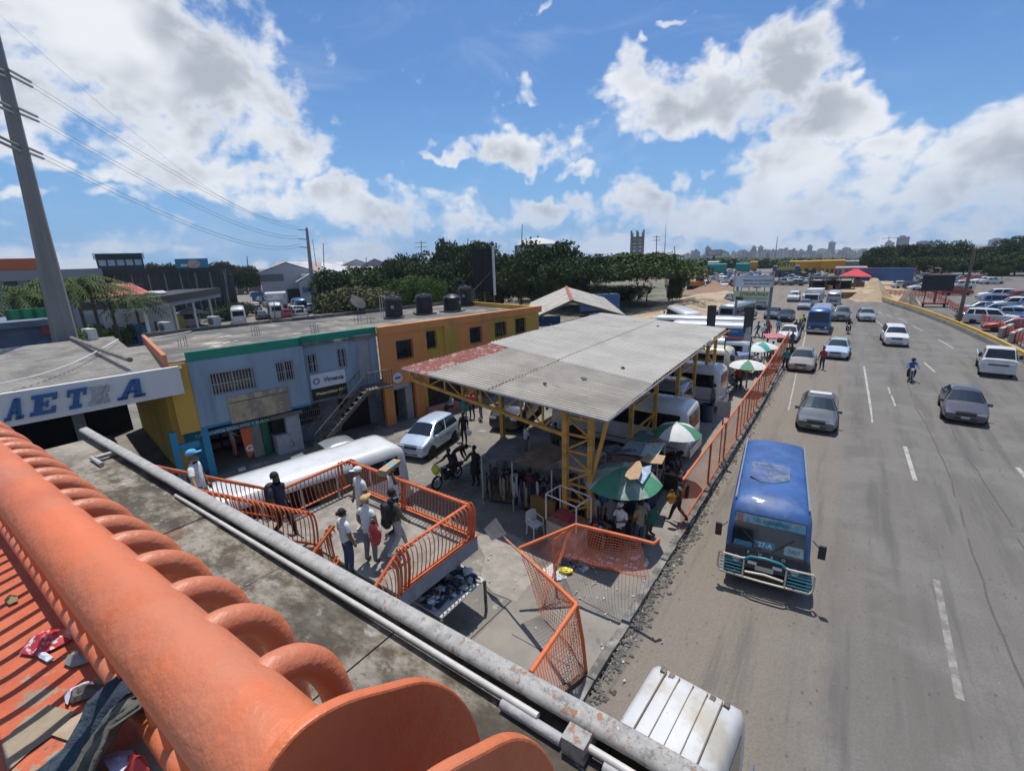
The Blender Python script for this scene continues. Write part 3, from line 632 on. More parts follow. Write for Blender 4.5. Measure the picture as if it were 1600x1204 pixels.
MB().box((XJ-.15, .01, TZ-.419), (XJ, .34, TZ-.001)).build('green_trim', m_green, blue)
# yellow end pier and side wall with coral parapet
pa = fac(313, 679)[1]
MB().box((-.75, .05, 2.2), (-.004, .25, TZ-.42)).build('corner_pier', m_yel, blue)
BD = 10.5                            # depth of the building
MB().box((-.77, -.01, TZ-.55), (-.62, BD-2, TZ+.02)).build('side_parapet', m_coral, blue)
MB().box((-.615, .26, 2.2), (-.45, BD, TZ-.58)).build('side_wall', mat('side_wall', (.27, .24, .2), .85, var=.2, scale=1.5), blue)
MB().box((-.60, .165, TZ-.50), (XO, BD, TZ-.35)).build('roof', m_roofc, blue)
MB().box((-.6, BD, TZ-.6), (XO+13, BD+.15, TZ-.12)).build('back_parapet', m_roofc, blue)
for (wd, yy, bs, ml) in ((W1, 0, 14, 1), (W2, 0, 8, 1), (W3, .35, 4, 1), (W4, .35, 4, 1)): window(blue, *wd, y=yy, bars=bs, mull=ml)
def shutter(root, x0, x1, z0, z1, y, box=True):
    n = int((z1-z0)/.085); m = MB().box((x0, 0, 0), (x1, .02, .07)); m.box((x0, .0, .07), (x1, .012, .085)); me = m.mesh('slat', m_shut)
    for i in range(n): inst('slat', me, root, (0, y, z0+i*.085))
    if box: MB().tube([(x0-.12, y-.08, z1+.12), (x1+.12, y-.08, z1+.12)], .16, 12).build('shutter_box', m_shut, root, 50)
shutter(blue, D1[0], D1[1], D1[2], D1[3], .42)
# faded sign board left on the wall
m_faded = mat('faded_board', (.40, .31, .20), .85, var=.15, scale=2, col2=(.25, .20, .165), lo=.45, hi=.55, spots=((.42, .35, .22), 2.5, .58))
a = fac(354, 622); b_ = fac(455, 640); z_t = fac(354, 621)[1]; z_b = fac(357, 663)[1]
fb = MB().box((a[0], -.05, z_b), (b_[0], -.003, z_t)).build('blank_sign_board', m_faded, blue)
MB().box((a[0], -.065, z_t-.30), (b_[0], -.051, z_t-.25)).build('board_strip', mat('board_strip', (.16, .13, .10), .8), fb)
# ground floor
g0, g1 = 0.0, fac(418, 690)[0]+.3
MB().box((-.75, .9, 0), (0.2, 1.2, 2.3)).build('ground_pier', m_teal, blue)
MB().box((-.05, .02, 0), (.22, .22, 2.22)).build('teal_column', m_teal, blue)
MB().box((.2, .9, 1.95), (g1, 1.1, 2.3)).build('fascia', m_teal, blue)
MB().box((.22, .55, 1.72), (g1-.4, .9, 1.95)).build('shop_sign_board', m_teal, blue)
text('CAMBIAMOS DOLLARES Y EUROS.', .19, mat('white_letters', (.6, .65, .66), .6, var=0), blue, ((g1-.2)/2+.05, .54, 1.83), (1, 0, 0), (0, 0, 1), sx=1.08, offset=.004)
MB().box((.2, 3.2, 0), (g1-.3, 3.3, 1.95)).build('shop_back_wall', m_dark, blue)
MB().box((g1-.75, .9, 0), (g1-.3, 1.1, 1.95)).build('door_jamb', mat('jamb', (.3, .29, .28), .8), blue)
MB().box((g1-.3, .75, 0), (g1, 1.1, 2.3)).build('green_column', mat('dark_green', (.01, .13, .07), .6), blue)
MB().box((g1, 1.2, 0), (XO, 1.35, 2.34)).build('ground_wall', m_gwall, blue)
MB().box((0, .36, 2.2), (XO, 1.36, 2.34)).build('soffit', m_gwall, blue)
for i in range(3):
    for j in range(4): MB().box((.5+j*.55, 2.7, .35+i*.5), (.95+j*.55, 2.95, .62+i*.5)).build('goods', mat('goods%d' % ((i+j) % 3), ((.12, .10, .08), (.05, .09, .14), (.15, .14, .12))[(i+j) % 3], .7), blue)
for x in (.5, 1.15): MB().sphere((x, 1.3, 1.55), .05, 8, 6).build('lamp', mat('bulb', (1, .6, .3), .5, var=0, emit=(1, .55, .25, 3)), blue)
ga, gb_ = g1+1.6, g1+2.7
mb = MB()
for i in range(12): mb.box((ga+i*.1, 1.14, .9), (ga+.012+i*.1, 1.16, 2.0))
for z in (.9, 1.2, 1.6, 2.0): mb.box((ga, 1.16, z), (gb_, 1.18, z+.02))
MB().box((ga, 1.18, .88), (gb_, 1.199, 2.02)).build('window', m_glass, blue); mb.build('window_bars', m_iron, blue)
d0, d1 = XO-2.2, XO-.5
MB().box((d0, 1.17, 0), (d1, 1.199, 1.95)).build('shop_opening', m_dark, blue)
MB().box((d0-.1, 1.0, 1.95), (d1+.1, 1.16, 2.2)).build('shutter_box', m_shut, blue)
text('VIMENCA', .14, MATS['white_letters'], blue, (d0+.5, 1.15, 1.85), (1, 0, 0), (0, 0, 1), shear=.2)
# hung banner with the G
bn = thing('banner', 'orange hanging banner with a white letter G in front of the blue shop', 'banner', F0+FD*(g1-1.05)+FN*(-.35), rot=(0, 0, FRZ))
mb = MB(); mb.add([(-.22, 0, 1.75), (.22, 0, 1.75), (.20, 0, .5), (-.05, 0, .25), (-.16, .0, .6)], [(4, 3, 2, 1, 0)]); mb.add([(-.22, .012, 1.75), (.22, .012, 1.75), (.20, .012, .5), (-.05, .012, .25), (-.16, .012, .6)], [(0, 1, 2, 3, 4)])
mb.build('cloth', mat('orange_cloth', (.56, .10, .03), .7, var=.06), bn)
text('G', .42, mat('white_print', (.7, .7, .7), .6, var=0), bn, (.03, -.012, .72), (1, 0, 0), (0, 0, 1), ext=.003, offset=.02)
# kiosk beside the green column
kk = thing('kiosk', 'narrow grey kiosk with dark counter hatch under the blue building', 'kiosk', F0+FD*(g1+.75)+FN*(-.55), rot=(0, 0, FRZ))
MB().box((-.6, -.35, 0), (-.05, .5, 1.0)).box((-.05, -.35, 0), (.6, .5, 1.9)).build('body', mat('kiosk_grey', (.33, .34, .36), .7, var=.1, col2=(.25, .15, .13), lo=.6, hi=.66, scale=4), kk)
MB().box((-.6, -.0, 1.0), (-.05, .5, 1.9)).build('hatch', m_dark, kk)
MB().box((-.72, -.5, 1.9), (.72, .55, 2.1)).build('roof', mat('kiosk_roof', (.13, .13, .135), .8, var=.1), kk)
# signs on the facade
sv = thing('wall_sign', 'white and black money transfer sign on the pale blue wall beside the outside stair', 'sign', F0+FN*(-.35), rot=(0, 0, FRZ))
a = fac(484, 592, -.35); b_ = fac(538, 580, -.35); zt = fac(484, 586, -.35)[1]; zm = fac(486, 608, -.35)[1]; zl = fac(488, 626, -.35)[1]
MB().box((a[0], -.07, zm), (b_[0], -.003, zt)).build('upper_panel', mat('sign_white', (.58, .58, .60), .5, var=.04), sv)
MB().box((a[0], -.071, zl), (b_[0], -.004, zm-.004)).build('lower_panel', mat('sign_black', (.012, .013, .016), .4, var=.1), sv)
navy = mat('navy_print', (.02, .06, .17), .5, var=0)
cxm = (a[0]+b_[0])/2
text('Vimenca', .33, navy, sv, (cxm+.27, -.075, (zm+zt)/2), (1, 0, 0), (0, 0, 1), ext=.004, offset=.012, sx=.92)
text('WesternUnion WU', .22, mat('yellow_print', (.72, .66, .20), .5, var=0), sv, (cxm, -.076, (zm+zl)/2), (1, 0, 0), (0, 0, 1), ext=.004, shear=.25, offset=.005, sx=.84)
mb = MB(); cz = (zm+zt)/2; r0, r1 = .10, .17
for i in range(8):
    t = i*math.pi/4; t2 = t+.60
    mb.prism([(a[0]+.28+r0*math.cos(t), cz+r0*math.sin(t)), (a[0]+.28+r1*math.cos(t), cz+r1*math.sin(t)), (a[0]+.28+r1*1.08*math.cos((t+t2)/2), cz+r1*1.08*math.sin((t+t2)/2)), (a[0]+.28+r1*math.cos(t2), cz+r1*math.sin(t2)), (a[0]+.28+r0*math.cos(t2), cz+r0*math.sin(t2))], -.078, -.0705, Matrix(((1, 0, 0, 0), (0, 0, 1, 0), (0, 1, 0, 0), (0, 0, 0, 1))))
mb.build('logo', navy, sv)
# outside steel stair to the upper door
m_rust = mat('rusty_steel', (.12, .10, .085), .8, var=.3, scale=4, col2=(.20, .17, .14), lo=.5, hi=.7)
ot = thing('outside_stair', 'rusty steel outside stair with open treads climbing to the shuttered door', 'staircase', F0+FN*(-.35), rot=(0, 0, FRZ))
xt, xb, zt2 = D1[0]-.1, D1[0]-3.1, 2.55
MB().box((xt, -1.15, zt2-.1), (XO+.15, -.005, zt2)).build('platform', m_rust, ot)
for yy in (-1.1, -.25): MB().bar((xb, yy, .05), (xt+.02, yy, zt2-.05), .05, .2).build('stringer', m_rust, ot)
for i in range(11):
    t = (i+.5)/11; MB().box((xb+(xt-xb)*t-.13, -1.075, .1+(zt2-.15)*t), (xb+(xt-xb)*t+.13, -.275, .14+(zt2-.15)*t)).build('tread', m_rust, ot)
for yy in (-1.12, -.22):
    MB().tube([(xb, yy, .95), (xt, yy, zt2+.9)]+([(XO+.15, yy, zt2+.9)] if yy < -1 else []), .025, 6).build('handrail', m_rust, ot)
    for i in range(12):
        t = i/11; x = xb+(xt-xb)*t; z = .05+(zt2)*t; MB().box((x-.01, yy-.01, z), (x+.01, yy+.01, z+.92)).build('baluster', m_rust, ot)
for i in range(9):
    x = xt+(XO+.15-xt)*i/8; MB().box((x-.01, -1.13, zt2), (x+.01, -1.11, zt2+.9)).build('baluster', m_rust, ot)
# lamps on the wall
for nm_, px_, py_, of in (('blue_left', 343, 570, 0), ('x', 511, 538, -.35)):
    x, z = fac(px_, py_, of); o = thing('wall_lamp', 'small white flood lamp under the green trim %s' % ('over the wide barred window' if of == 0 else 'over the narrow barred windows'), 'lamp', F0+FD*x+FN*(of), rot=(0, 0, FRZ))
    MB().box((-.14, -.30, -.08), (.14, -.12, .08)).build('lamp_head', mat('lamp_white', (.6, .6, .6), .5, var=.05), o); MB().box((-.03, -.12, -.03), (.03, 0, .03)).build('bracket', m_iron, o)
# ---------------- orange and ochre building
ora = bld('orange_building', 'two storey orange and ochre building with dark barred windows beside the canopy')
XE = fac(842, 500)[0]+.0
X1_, X2_, X2b, X3_, X4_ = fac(666, 530)[0], fac(694, 525)[0], fac(713, 522)[0], fac(713, 522)[0], fac(765, 515)[0]
O = [rect((619, 534), (645, 557)), rect((667, 519), (682, 542)), rect((734, 513), (752, 533)), rect((774, 505), (791, 523)), rect((806, 499), (821, 518))]
zo = 2.45
def seg(x0, x1, m, y=0., holes=()):
    mb = MB(); wall_with_holes(mb, x0, x1, zo, TZ-.42, [h for h in holes], y=y); mb.build('front_wall', m, ora)
seg(XO, X1_, m_orw, 0, [O[0]]); seg(X1_, X2_, m_yel, .06, [O[1]]); seg(X2_, X3_, m_yel, -.12); seg(X3_, X4_, m_orw, 0, [O[2]]); seg(X4_, XE, m_yel, .04, O[3:])
MB().box((XO+.002, -.10, TZ-.42), (XE+.2, .2, TZ)).build('parapet', m_orw, ora)
MB().box((XO+.01, .21, TZ-.52), (XE, BD, TZ-.36)).build('roof', m_roofc, ora)
MB().box((XE, .21, 0), (XE+.2, BD, TZ-.05)).build('end_wall', m_yel, ora)
MB().box((XO, -.0, 0), (XO+.55, .3, zo)).build('column', m_orw, ora)
for px_ in (655, 735, 800):
    x = fac(px_, 600)[0]; MB().box((x-.25, 0, 0), (x+.25, .4, zo)).build('column', m_orw, ora)
    MB().box((x+.251, .1, 0), (x+.6, .45, zo)).build('pier', m_yel, ora)
MB().box((XO, .0, zo-.2), (XE, 1.3, zo-.002)).build('soffit', m_orw, ora)
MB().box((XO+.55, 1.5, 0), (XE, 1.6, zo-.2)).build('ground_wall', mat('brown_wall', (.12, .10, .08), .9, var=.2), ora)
xg = fac(640, 640)[0]
MB().box((XO+.56, 1.3, 0), (xg, 1.45, zo-.2)).build('garage_opening', m_dark, ora)
MB().tube([(XO+.5, .12, zo-.32), (xg+.1, .12, zo-.32)], .17, 10).build('shutter_box', m_shut, ora, 50)
MB().box((xg-.05, .2, 0), (xg+.4, 1.3, zo-.3)).build('shutter_side', m_shut, ora)
for h, yy in zip(O, (0, .06, 0, .04, .04)): window(ora, *h, y=yy, bars=5, cross=3, frame=m_black, mull=2)
MB().lathe([(.30, 0), (.30, .03)], n=24, M=Matrix.Translation((fac(621, 590)[0], -.012, fac(621, 590)[1])) @ Matrix.Rotation(R(90), 4, 'X')).build('round_emblem', mat('emblem_white', (.6, .6, .62), .5, var=0), ora)
MB().box((fac(621, 590)[0]-.17, -.050, fac(621, 590)[1]-.05), (fac(621, 590)[0]+.17, -.043, fac(621, 590)[1]+.06)).build('emblem_mark', navy, ora)
# planters
for i, (pa_, pb_) in enumerate((((672, 652), (712, 642)),)):
    x0, x1 = fac(668, 650)[0], fac(712, 640)[0]
    pl = thing('planter', 'low pink masonry planter under the orange building', 'planter', F0+FN*.25, rot=(0, 0, FRZ))
    MB().box((x0, -.3, 0), (x1, .3, .45)).build('trough', mat('pink_masonry', (.42, .2, .14), .85, var=.12, scale=3), pl)
# roof tanks, dish, billboard
m_tank = mat('black_tank', (.013, .015, .019), .38, var=.25, scale=3, spec=.55)
def tank(loc, r, h, label, style=0):
    o = thing('water_tank', label, 'water tank', loc, random.uniform(0, 3), group='water tanks on the flat roof')
    pr = [(r*.97, 0)]
    nR = 7
    for i in range(nR):
        z = h*.84*(i+.1)/nR; pr += [(r, z+.01), (r, z+h*.84/nR*.62), (r*.965, z+h*.84/nR*.72), (r*.965, z+h*.84/nR*.92)]
    if style: pr += [(r*.9, h*.87), (r*.70, h*.90), (r*.5, h*.985), (.25, h)]
    else: pr += [(r*.97, h*.86), (r*.82, h*.96), (r*.5, h*.965), (.22, h*.97)]
    MB().lathe(pr, n=28).build('body', m_tank, o, 35)
    MB().lathe([(r*.34, h*.955), (r*.34, h*1.01), (r*.26, h*1.03)], n=16).build('lid', m_tank, o, 35)
    MB().box((-r-.05, -r-.05, -.1), (r+.05, r+.05, -.002)).build('base_slab', m_roofc, o)
    MB().box((-.10, -r-.012, h*.42), (.10, -r*.975, h*.58)).build('print_label', mat('tank_print', (.25, .26, .28), .6), o)
    return o
rz = TZ-.34
tank(at(611, 497, rz)+Vector((0, .3, .1)), .60, 1.35, 'tall black water tank standing alone with pale pipes beside it')
tank(at(659, 491, rz)+Vector((0, .3, .1)), .60, 1.32, 'black water tank second along the roof behind the orange parapet')
tank(at(703, 487, rz)+Vector((0, .3, .1)), .66, 1.15, 'squat black water tank with domed lid in front of another tank', 1)
tank(at(725, 478, rz)+Vector((0, .3, .1)), .62, 1.5, 'black water tank standing behind the domed one under the billboard')
ds = thing('satellite_dish', 'weathered satellite dish on a mast standing on the flat roof', 'satellite dish', at(560, 490, rz), R(200))
Md = Matrix.Translation((0, 0, .75)) @ Matrix.Rotation(R(55), 4, 'X')
MB().lathe([(.02, 0), (.25, .03), (.45, .09), (.6, .17), (.605, .18), (.45, .10), (.25, .04), (.02, .012)], n=24, M=Md, cap=False).build('dish', mat('dish', (.42, .40, .37), .6, var=.12), ds, 50)
MB().tube([(0, 0, 0), (0, 0, .75)], .03, 8).build('mast', m_iron, ds); MB().bar(Md @ Vector((0, .5, .1)), Md @ Vector((0, .05, .5)), .02).build('arm', m_iron, ds)
bbp = thing('billboard', 'tall blank black ribbed billboard back on posts above the orange roof', 'billboard', at(757, 474, rz), R(13))
MB().box((-.95, -.05, 1.0), (-.02, .05, 4.5)).build('panel', mat('billboard_black', (.012, .013, .018), .6, var=.2, scale=2), bbp)
MB().box((.02, -.05, 1.0), (.95, .05, 4.5)).build('panel', MATS['billboard_black'], bbp)
mb = MB()
for i in range(12):
    x = -.9+i*.16; mb.box((x-.012, -.085, 1.0), (x+.012, -.0505, 4.5))
mb.build('ribs', MATS['billboard_black'], bbp)
MB().box((.96, -.12, .7), (1.08, .12, 4.7)).build('side_frame', mat('lamp_white2', (.5, .5, .5), .6, var=.1), bbp)
for x in (-.95, 0, .9): MB().box((x-.04, .06, 0), (x+.04, .14, 4.5)).build('post', m_rust, bbp)
MB().bar((-.5, .1, 3.4), (-3.2, -.6, .1), .05).build('brace', m_rust, bbp); MB().bar((.9, .1, 2.8), (-1.2, -2.2, .05), .05).build('brace', m_rust, bbp)
# rebar stubs and pipes on the roof
for i, (px_, py_) in enumerate(((280, 543), (395, 525), (487, 520), (555, 507), (575, 505))):
    q = at(px_, py_, rz); o = thing('rebar_stubs', ('rusty rebar stubs sticking out of the flat roof above the %s' % ('wide barred window', 'square barred window', 'first narrow window', 'roller shutter', 'green trim end')[i]), 'rebar', q)
    for dx, dy in ((0, 0), (.25, .03), (.03, .25), (.26, .27)): MB().tube([(dx, dy, 0), (dx+random.uniform(-.04, .04), dy, random.uniform(.4, .6))], .012, 5).build('rod', m_rust, o)
for i, (pts, r) in enumerate(((((240, 528), (330, 512), (470, 495), (520, 490)), .035), (((300, 520), (430, 505), (560, 497), (600, 494)), .03), (((620, 505), (700, 497), (780, 490)), .03))):
    tag(MB().tube([at(x, y, rz+.05) for x, y in pts], r, 6).build('roof_pipe', mat('pvc_pipe', (.55, .54, .50), .5, var=.1), None, 50), ('white plastic pipe along the back of the flat roof', 'grey plastic pipe across the middle of the flat roof', 'thin white pipe running between the black tanks')[i], 'pipe')
pipes_t = thing('standing_pipes', 'white standing pipes around the tall black water tank', 'pipe', at(596, 497, rz))
for dx, h in ((0, 1.5), (.25, 1.45)): MB().tube([(dx, 0, 0), (dx, 0, h), (dx+.35, 0, h+.02)], .025, 6).build('pipe', MATS['pvc_pipe'], pipes_t)
# ventilation: air conditioners
def ac(loc, rz_, label):
    o = thing('air_conditioner', label, 'air conditioner', loc, rz_, group='air conditioners on the roofs')
    MB().box((-.42, -.16, 0), (.42, .16, .62)).build('case', mat('ac_white', (.50, .49, .45), .6, var=.08, scale=5), o)
    MB().lathe([(.24, 0), (.24, .02)], n=20, M=Matrix.Translation((-.1, -.162, .31)) @ Matrix.Rotation(R(90), 4, 'X')).build('fan', mat('ac_fan', (.06, .06, .055), .7), o)
    mb = MB()
    for r in (.08, .15, .22):
        mb.tube([(-.1+r*math.cos(t*.42), -.19, .31+r*math.sin(t*.42)) for t in range(16)], .006, 4, False)
    mb.build('fan_guard', MATS['ac_white'], o); return o
ac(at(143, 531, 5.45), R(10), 'air conditioner outdoor unit beside the big concrete pole')
ac(at(262, 519, rz)+Vector((-.2, 0, 0)), R(15), 'air conditioner outdoor unit with dark fan at the corner of the flat roof')
ac(at(338, 509, rz)+Vector((-.2, 0, 0)), R(15), 'yellowed air conditioner outdoor unit further along the roof edge')
# ---------------- METRA hall on the left
hall = thing('metra_hall', 'white fascia terminal hall roof with blue slab lettering', 'building')
q0, q1 = Vector((-23.6, -6.5, 0)), Vector((-21.75, 6.95, 0)); hd = (q1-q0).normalized(); hn = Vector((hd.y, -hd.x, 0)); HL = (q1-q0).length
hall.location = q0; hall.rotation_euler = (0, 0, math.atan2(hd.y, hd.x))
def hf(px, py):
    d = ray(px, py); t = (q0-Vector((0, 0, CAMZ))).dot(hn)/d.dot(hn); v = Vector((0, 0, CAMZ))+d*t; return (v-q0).dot(hd), v.z
ztop = hf(140, 594)[1]; zbot = hf(160, 639)[1]
MB().box((0, 0, zbot), (HL-.1, .2, ztop)).build('fascia', m_white, hall)
m_corr = mat('weathered_sheet', (.36, .33, .285), .6, var=.15, scale=.9, col2=(.25, .225, .19), lo=.46, hi=.62, spots=((.22, .20, .18), 1.2, .64))
# corrugated roof built sheet by sheet, ribs along the fascia
def corr_sheet(p00, p10, p11, p01, nrib, m, parent, name='roof_sheet', amp=.035, du=(0, 1), rnd=.006):
    # ribs run from the p00-p01 side ... profile varies along p00->p10; sheet long side p00->p01
    p00, p10, p11, p01 = map(Vector, (p00, p10, p11, p01)); mb = MB(); vs = []; cols = []
    for i in range(nrib):
        for f, h in ((0, 0), (.30, 0), (.42, 1), (.72, 1), (.84, 0)): cols.append(((i+f)/nrib, h))
    cols.append((1., 0)); nseg = 2; tz = random.uniform(-rnd, rnd)
    for u, h in cols:
        for j in range(nseg+1):
            v = j/nseg; q = p00.lerp(p10, u).lerp(p01.lerp(p11, u), v); vs.append((q.x, q.y, q.z+h*amp+tz))
    k_ = nseg+1
    mb.add(vs, [(i*k_+j, (i+1)*k_+j, (i+1)*k_+j+1, i*k_+j+1) for i in range(len(cols)-1) for j in range(nseg)])
    return mb.build(name, m, parent)
RDp = 11.5; nsh = 12
for i in range(nsh):
    for j in range(3):
        a0, a1 = .2+i*RDp/nsh, .2+(i+1)*RDp/nsh+.02; x0, x1 = HL*j/3, HL*(j+1)/3+.03
        zz_ = lambda y_: ztop-.12+.03*y_
        if j == 2 and i > 6: x1 = HL-.8
        corr_sheet((x0, a0, zz_(a0)+.012*(j % 2)), (x0, a1, zz_(a1)+.012*(j % 2)), (x1, a1, zz_(a1)+.012*(j % 2)), (x1, a0, zz_(a0)+.012*(j % 2)), 4, m_corr, hall, amp=.06)
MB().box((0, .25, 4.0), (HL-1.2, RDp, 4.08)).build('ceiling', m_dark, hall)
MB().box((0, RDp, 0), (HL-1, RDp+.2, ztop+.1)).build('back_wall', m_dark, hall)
MB().box((HL-.6, 1.2, 0), (HL-.3, RDp, zbot)).build('side_wall', m_yel, hall)
for x in (3, 6.5, 10): MB().box((x, 1.0, 0), (x+.35, 1.35, zbot)).build('column', mat('grey_column', (.10, .11, .12), .8), hall)
MB().box((HL-.9, .45, 0), (HL-.65, .7, 2.4)).build('teal_column', m_teal, hall)
MB().box((HL-.64, .45, 1.5), (HL+.1, .65, 1.8)).build('teal_beam', m_teal, hall)
# slab-serif italic letters, each its own, with shaded block side
def letter(ch):
    B = []                           # convex pieces in a 1 x 1 box
    bx_ = lambda x0, y0, x1, y1: B.append([(x0, y0), (x1, y0), (x1, y1), (x0, y1)])
    if ch == 'E': bx_(0, 0, 1, .18); bx_(0, .82, 1, 1); bx_(.14, .18, .46, .82); bx_(.46, .42, .68, .58); bx_(.82, .18, 1, .34); bx_(.82, .66, 1, .82); bx_(.60, .34, .70, .42); bx_(.60, .58, .70, .66)
    if ch == 'T': bx_(0, .82, 1, 1); bx_(.34, .18, .66, .82); bx_(.18, 0, .82, .18); bx_(0, .62, .16, .82); bx_(.84, .62, 1, .82)
    if ch == 'R': bx_(0, 0, .58, .18); bx_(0, .82, .74, 1); bx_(.14, .18, .44, .82); bx_(.44, .44, .76, .58); bx_(.66, .58, .92, .90); bx_(.62, .12, .88, .44); bx_(.74, 0, 1, .14)
    if ch == 'A':
        B.append([(.02, 0), (.30, 0), (.62, 1), (.38, 1)]); B.append([(.68, 0), (1.0, 0), (.78, 1), (.48, 1)]); bx_(.30, .28, .75, .42); bx_(-.08, 0, .36, .14); bx_(.60, 0, 1.12, .14)
    return B
TL = [('A', (3, 650), (38, 625), 0), ('E', (47, 644), (84, 614), 0), ('T', (100, 633), (136, 605), 0), ('R', (138, 627), (172, 600), 1), ('A', (184, 618), (222, 591), 0)]
m_l0 = mat('letter_blue', (.02, .09, .24), .5, var=.08, scale=5); m_l1 = mat('letter_bare', (.34, .34, .33), .7, var=.25, scale=12); m_ls = mat('letter_side', (.05, .06, .09), .6)
for i, (ch, bl_, tr, bare) in enumerate(TL):
    x0 = (hf(6, 652)[0], hf(44, 644)[0], hf(100, 633)[0], hf(136, 627)[0], hf(184, 617)[0])[i]; x1 = (hf(36, 645)[0], hf(90, 632)[0], hf(136, 628)[0], hf(175, 620)[0], hf(226, 609)[0])[i]
    zc = (zbot+ztop)/2; hgt = (ztop-zbot)*.62; wd = (x1-x0)*.86
    mb = MB(); mb2 = MB()
    for pz in letter(ch):
        f = lambda q, yy: (x0+q[0]*wd+(q[1])*hgt*.28, yy, zc-hgt/2+q[1]*hgt)
        n = len(pz); mb.add([f(q, -.07) for q in pz]+[f(q, -.005) for q in pz], [tuple(range(n)), tuple(range(n, 2*n))[::-1]]+[(i_, n+i_, n+(i_+1) % n, (i_+1) % n) for i_ in range(n)])
    mb.build('letter', m_l1 if bare else m_l0, hall, label='bare grey letter with its blue face missing' if bare else None)
tag(MB().tube(bez([at(0, 600, 5.5), at(70, 583, 5.45), at(130, 560, 5.5), at(185, 530, 5.6)], 6), .03, 6).build('white_cable', mat('white_cable', (.62, .62, .62), .5, var=0), None, 60), 'long white cable lying across the grey hall roof', 'cable')
tag(MB().tube([at(112, 528, 5.6), at(160, 547, 5.6), at(203, 562, 5.6)], .10, 10).build('roof_pipe', mat('grimy_pipe', (.17, .16, .145), .8, var=.3, scale=3), None, 60), 'thick grimy pipe from the pole base to the blue building', 'pipe')
# ================================================================== MARKET CANOPY
m_can = mat('canopy_sheet', (.36, .325, .275), .6, var=.12, scale=.6, col2=(.28, .25, .21), lo=.5, hi=.7, spots=((.27, .245, .22), 1.6, .64))
m_can2 = mat('canopy_sheet_pale', (.43, .40, .355), .6, var=.1, scale=.6, col2=(.35, .32, .28), lo=.5, hi=.7, spots=((.28, .25, .21), 1.3, .66))
m_can3 = mat('rusty_red_sheet', (.24, .075, .055), .65, var=.2, scale=3, col2=(.42, .28, .24), lo=.52, hi=.60, spots=((.36, .22, .19), 2.2, .58))
m_cy = mat('ochre_steel', (.47, .26, .045), .55, var=.15, scale=3, col2=(.26, .14, .05), lo=.5, hi=.68, spots=((.10, .06, .035), 5, .66))
cn = thing('market_canopy', 'large corrugated sheet canopy on ochre lattice columns over the market stalls', 'canopy')
C00 = Vector((-14.0, 11.75, 4.95)); C10 = Vector((-14.0, 17.4, 4.98)); C20 = Vector((-14.1, 30.2, 4.98))
K00 = Vector((-5.08, 11.45, 4.50)); K10 = Vector((-5.25, 15.6, 4.50)); K20 = Vector((-5.66, 29.3, 4.50))
def crow(L0, L1, R0, R1, n, ms, zoff=0., reds=0):
    for i in range(n):
        u0, u1 = i/n, (i+1)/n+.004
        a = L0.lerp(L1, u0); b_ = L0.lerp(L1, u1); c = R0.lerp(R1, u1); d = R0.lerp(R1, u0); z = Vector((0, 0, .012*(i % 2)))
        up_ = Vector((0, 0, zoff)); ov = Vector((0, 0, .05))
        if reds:
            corr_sheet(a+up_+z, b_+up_+z, b_.lerp(c, .17)+up_+z, a.lerp(d, .17)+up_+z, 4, m_can3, cn, amp=.04)
            corr_sheet(a.lerp(d, .165)+up_+z+ov*.3, b_.lerp(c, .165)+up_+z+ov*.3, b_.lerp(c, .5)+up_+z, a.lerp(d, .5)+up_+z, 4, ms[0], cn, amp=.04)
        else: corr_sheet(a+up_+z, b_+up_+z, b_.lerp(c, .5)+up_+z, a.lerp(d, .5)+up_+z, 4, ms[0], cn, amp=.04)
        corr_sheet(a.lerp(d, .49)+up_+z-ov*.6, b_.lerp(c, .49)+up_+z-ov*.6, c+up_+z, d+up_+z, 4, ms[1], cn, amp=.04)
crow(C00, C10, K00, K10, 6, (m_can, m_can), .0, 1)
crow(C10, C20, K10, K20, 13, (m_can2, m_can2), .06)
for a, b_ in ((C00, K00), (K00, K20), (C00, C20), (C20, K20)):
    a = a-Vector((0, 0, .035)); b_ = b_-Vector((0, 0, .035)); MB().bar(a, b_, .03, .06).build('edge_flashing', mat('flashing', (.35, .34, .34), .5, metal=.3), cn)
TY = 12.05
def truss(y, par):
    bot = [aty(x_, yy, TY) for x_, yy in ((636, 592), (883, 684))]; b0 = Vector((-13.7, y, 4.45)); b1 = Vector((-6.75, y, 3.5)); t0 = Vector((-13.7, y, 4.84)); t1 = Vector((-5.4, y, 4.40))
    MB().bar(b0, b1, .09, .12).build('bottom_chord', m_cy, par); MB().bar(t0, t1, .07, .09).build('top_chord', m_cy, par)
    n = 8; N_ = []
    for i in range(n+1):
        f = i/n; bb = b0.lerp(b1, f); tt = t0.lerp(t1, f*.838); N_.append((bb, tt)); MB().bar(bb, tt, .06, .06).build('vertical', m_cy, par)
    for i in range(n):
        p_, q_ = (N_[i][1], N_[i+1][0]) if i % 2 == 0 else (N_[i][0], N_[i+1][1]); MB().bar(p_, q_, .045, .045).build('diagonal', m_cy, par)
for y in (12.05, 17.5, 23.5, 29): truss(y, cn)
def tower(xa, xb, ya, yb, par, zt_=4.4, n=5, w=.16):
    A0, B0 = Vector((xa, ya, 0)), Vector((xb, yb, 0)); U = Vector((0, 0, 1))
    MB().bar(A0, A0+U*zt_, w, w, (0, 1, 0)).build('post', m_cy, par); MB().bar(B0, B0+U*zt_, w, w, (0, 1, 0)).build('post', m_cy, par)
    for i in range(n):
        z0, z1 = .15+(zt_-.3)*i/n, .15+(zt_-.3)*(i+1)/n
        MB().bar(A0+U*z1, B0+U*z1, .07, .07).build('brace', m_cy, par)
        MB().bar((A0 if i % 2 else B0)+U*z0, (B0 if i % 2 else A0)+U*z1, .06, .06).build('brace', m_cy, par)
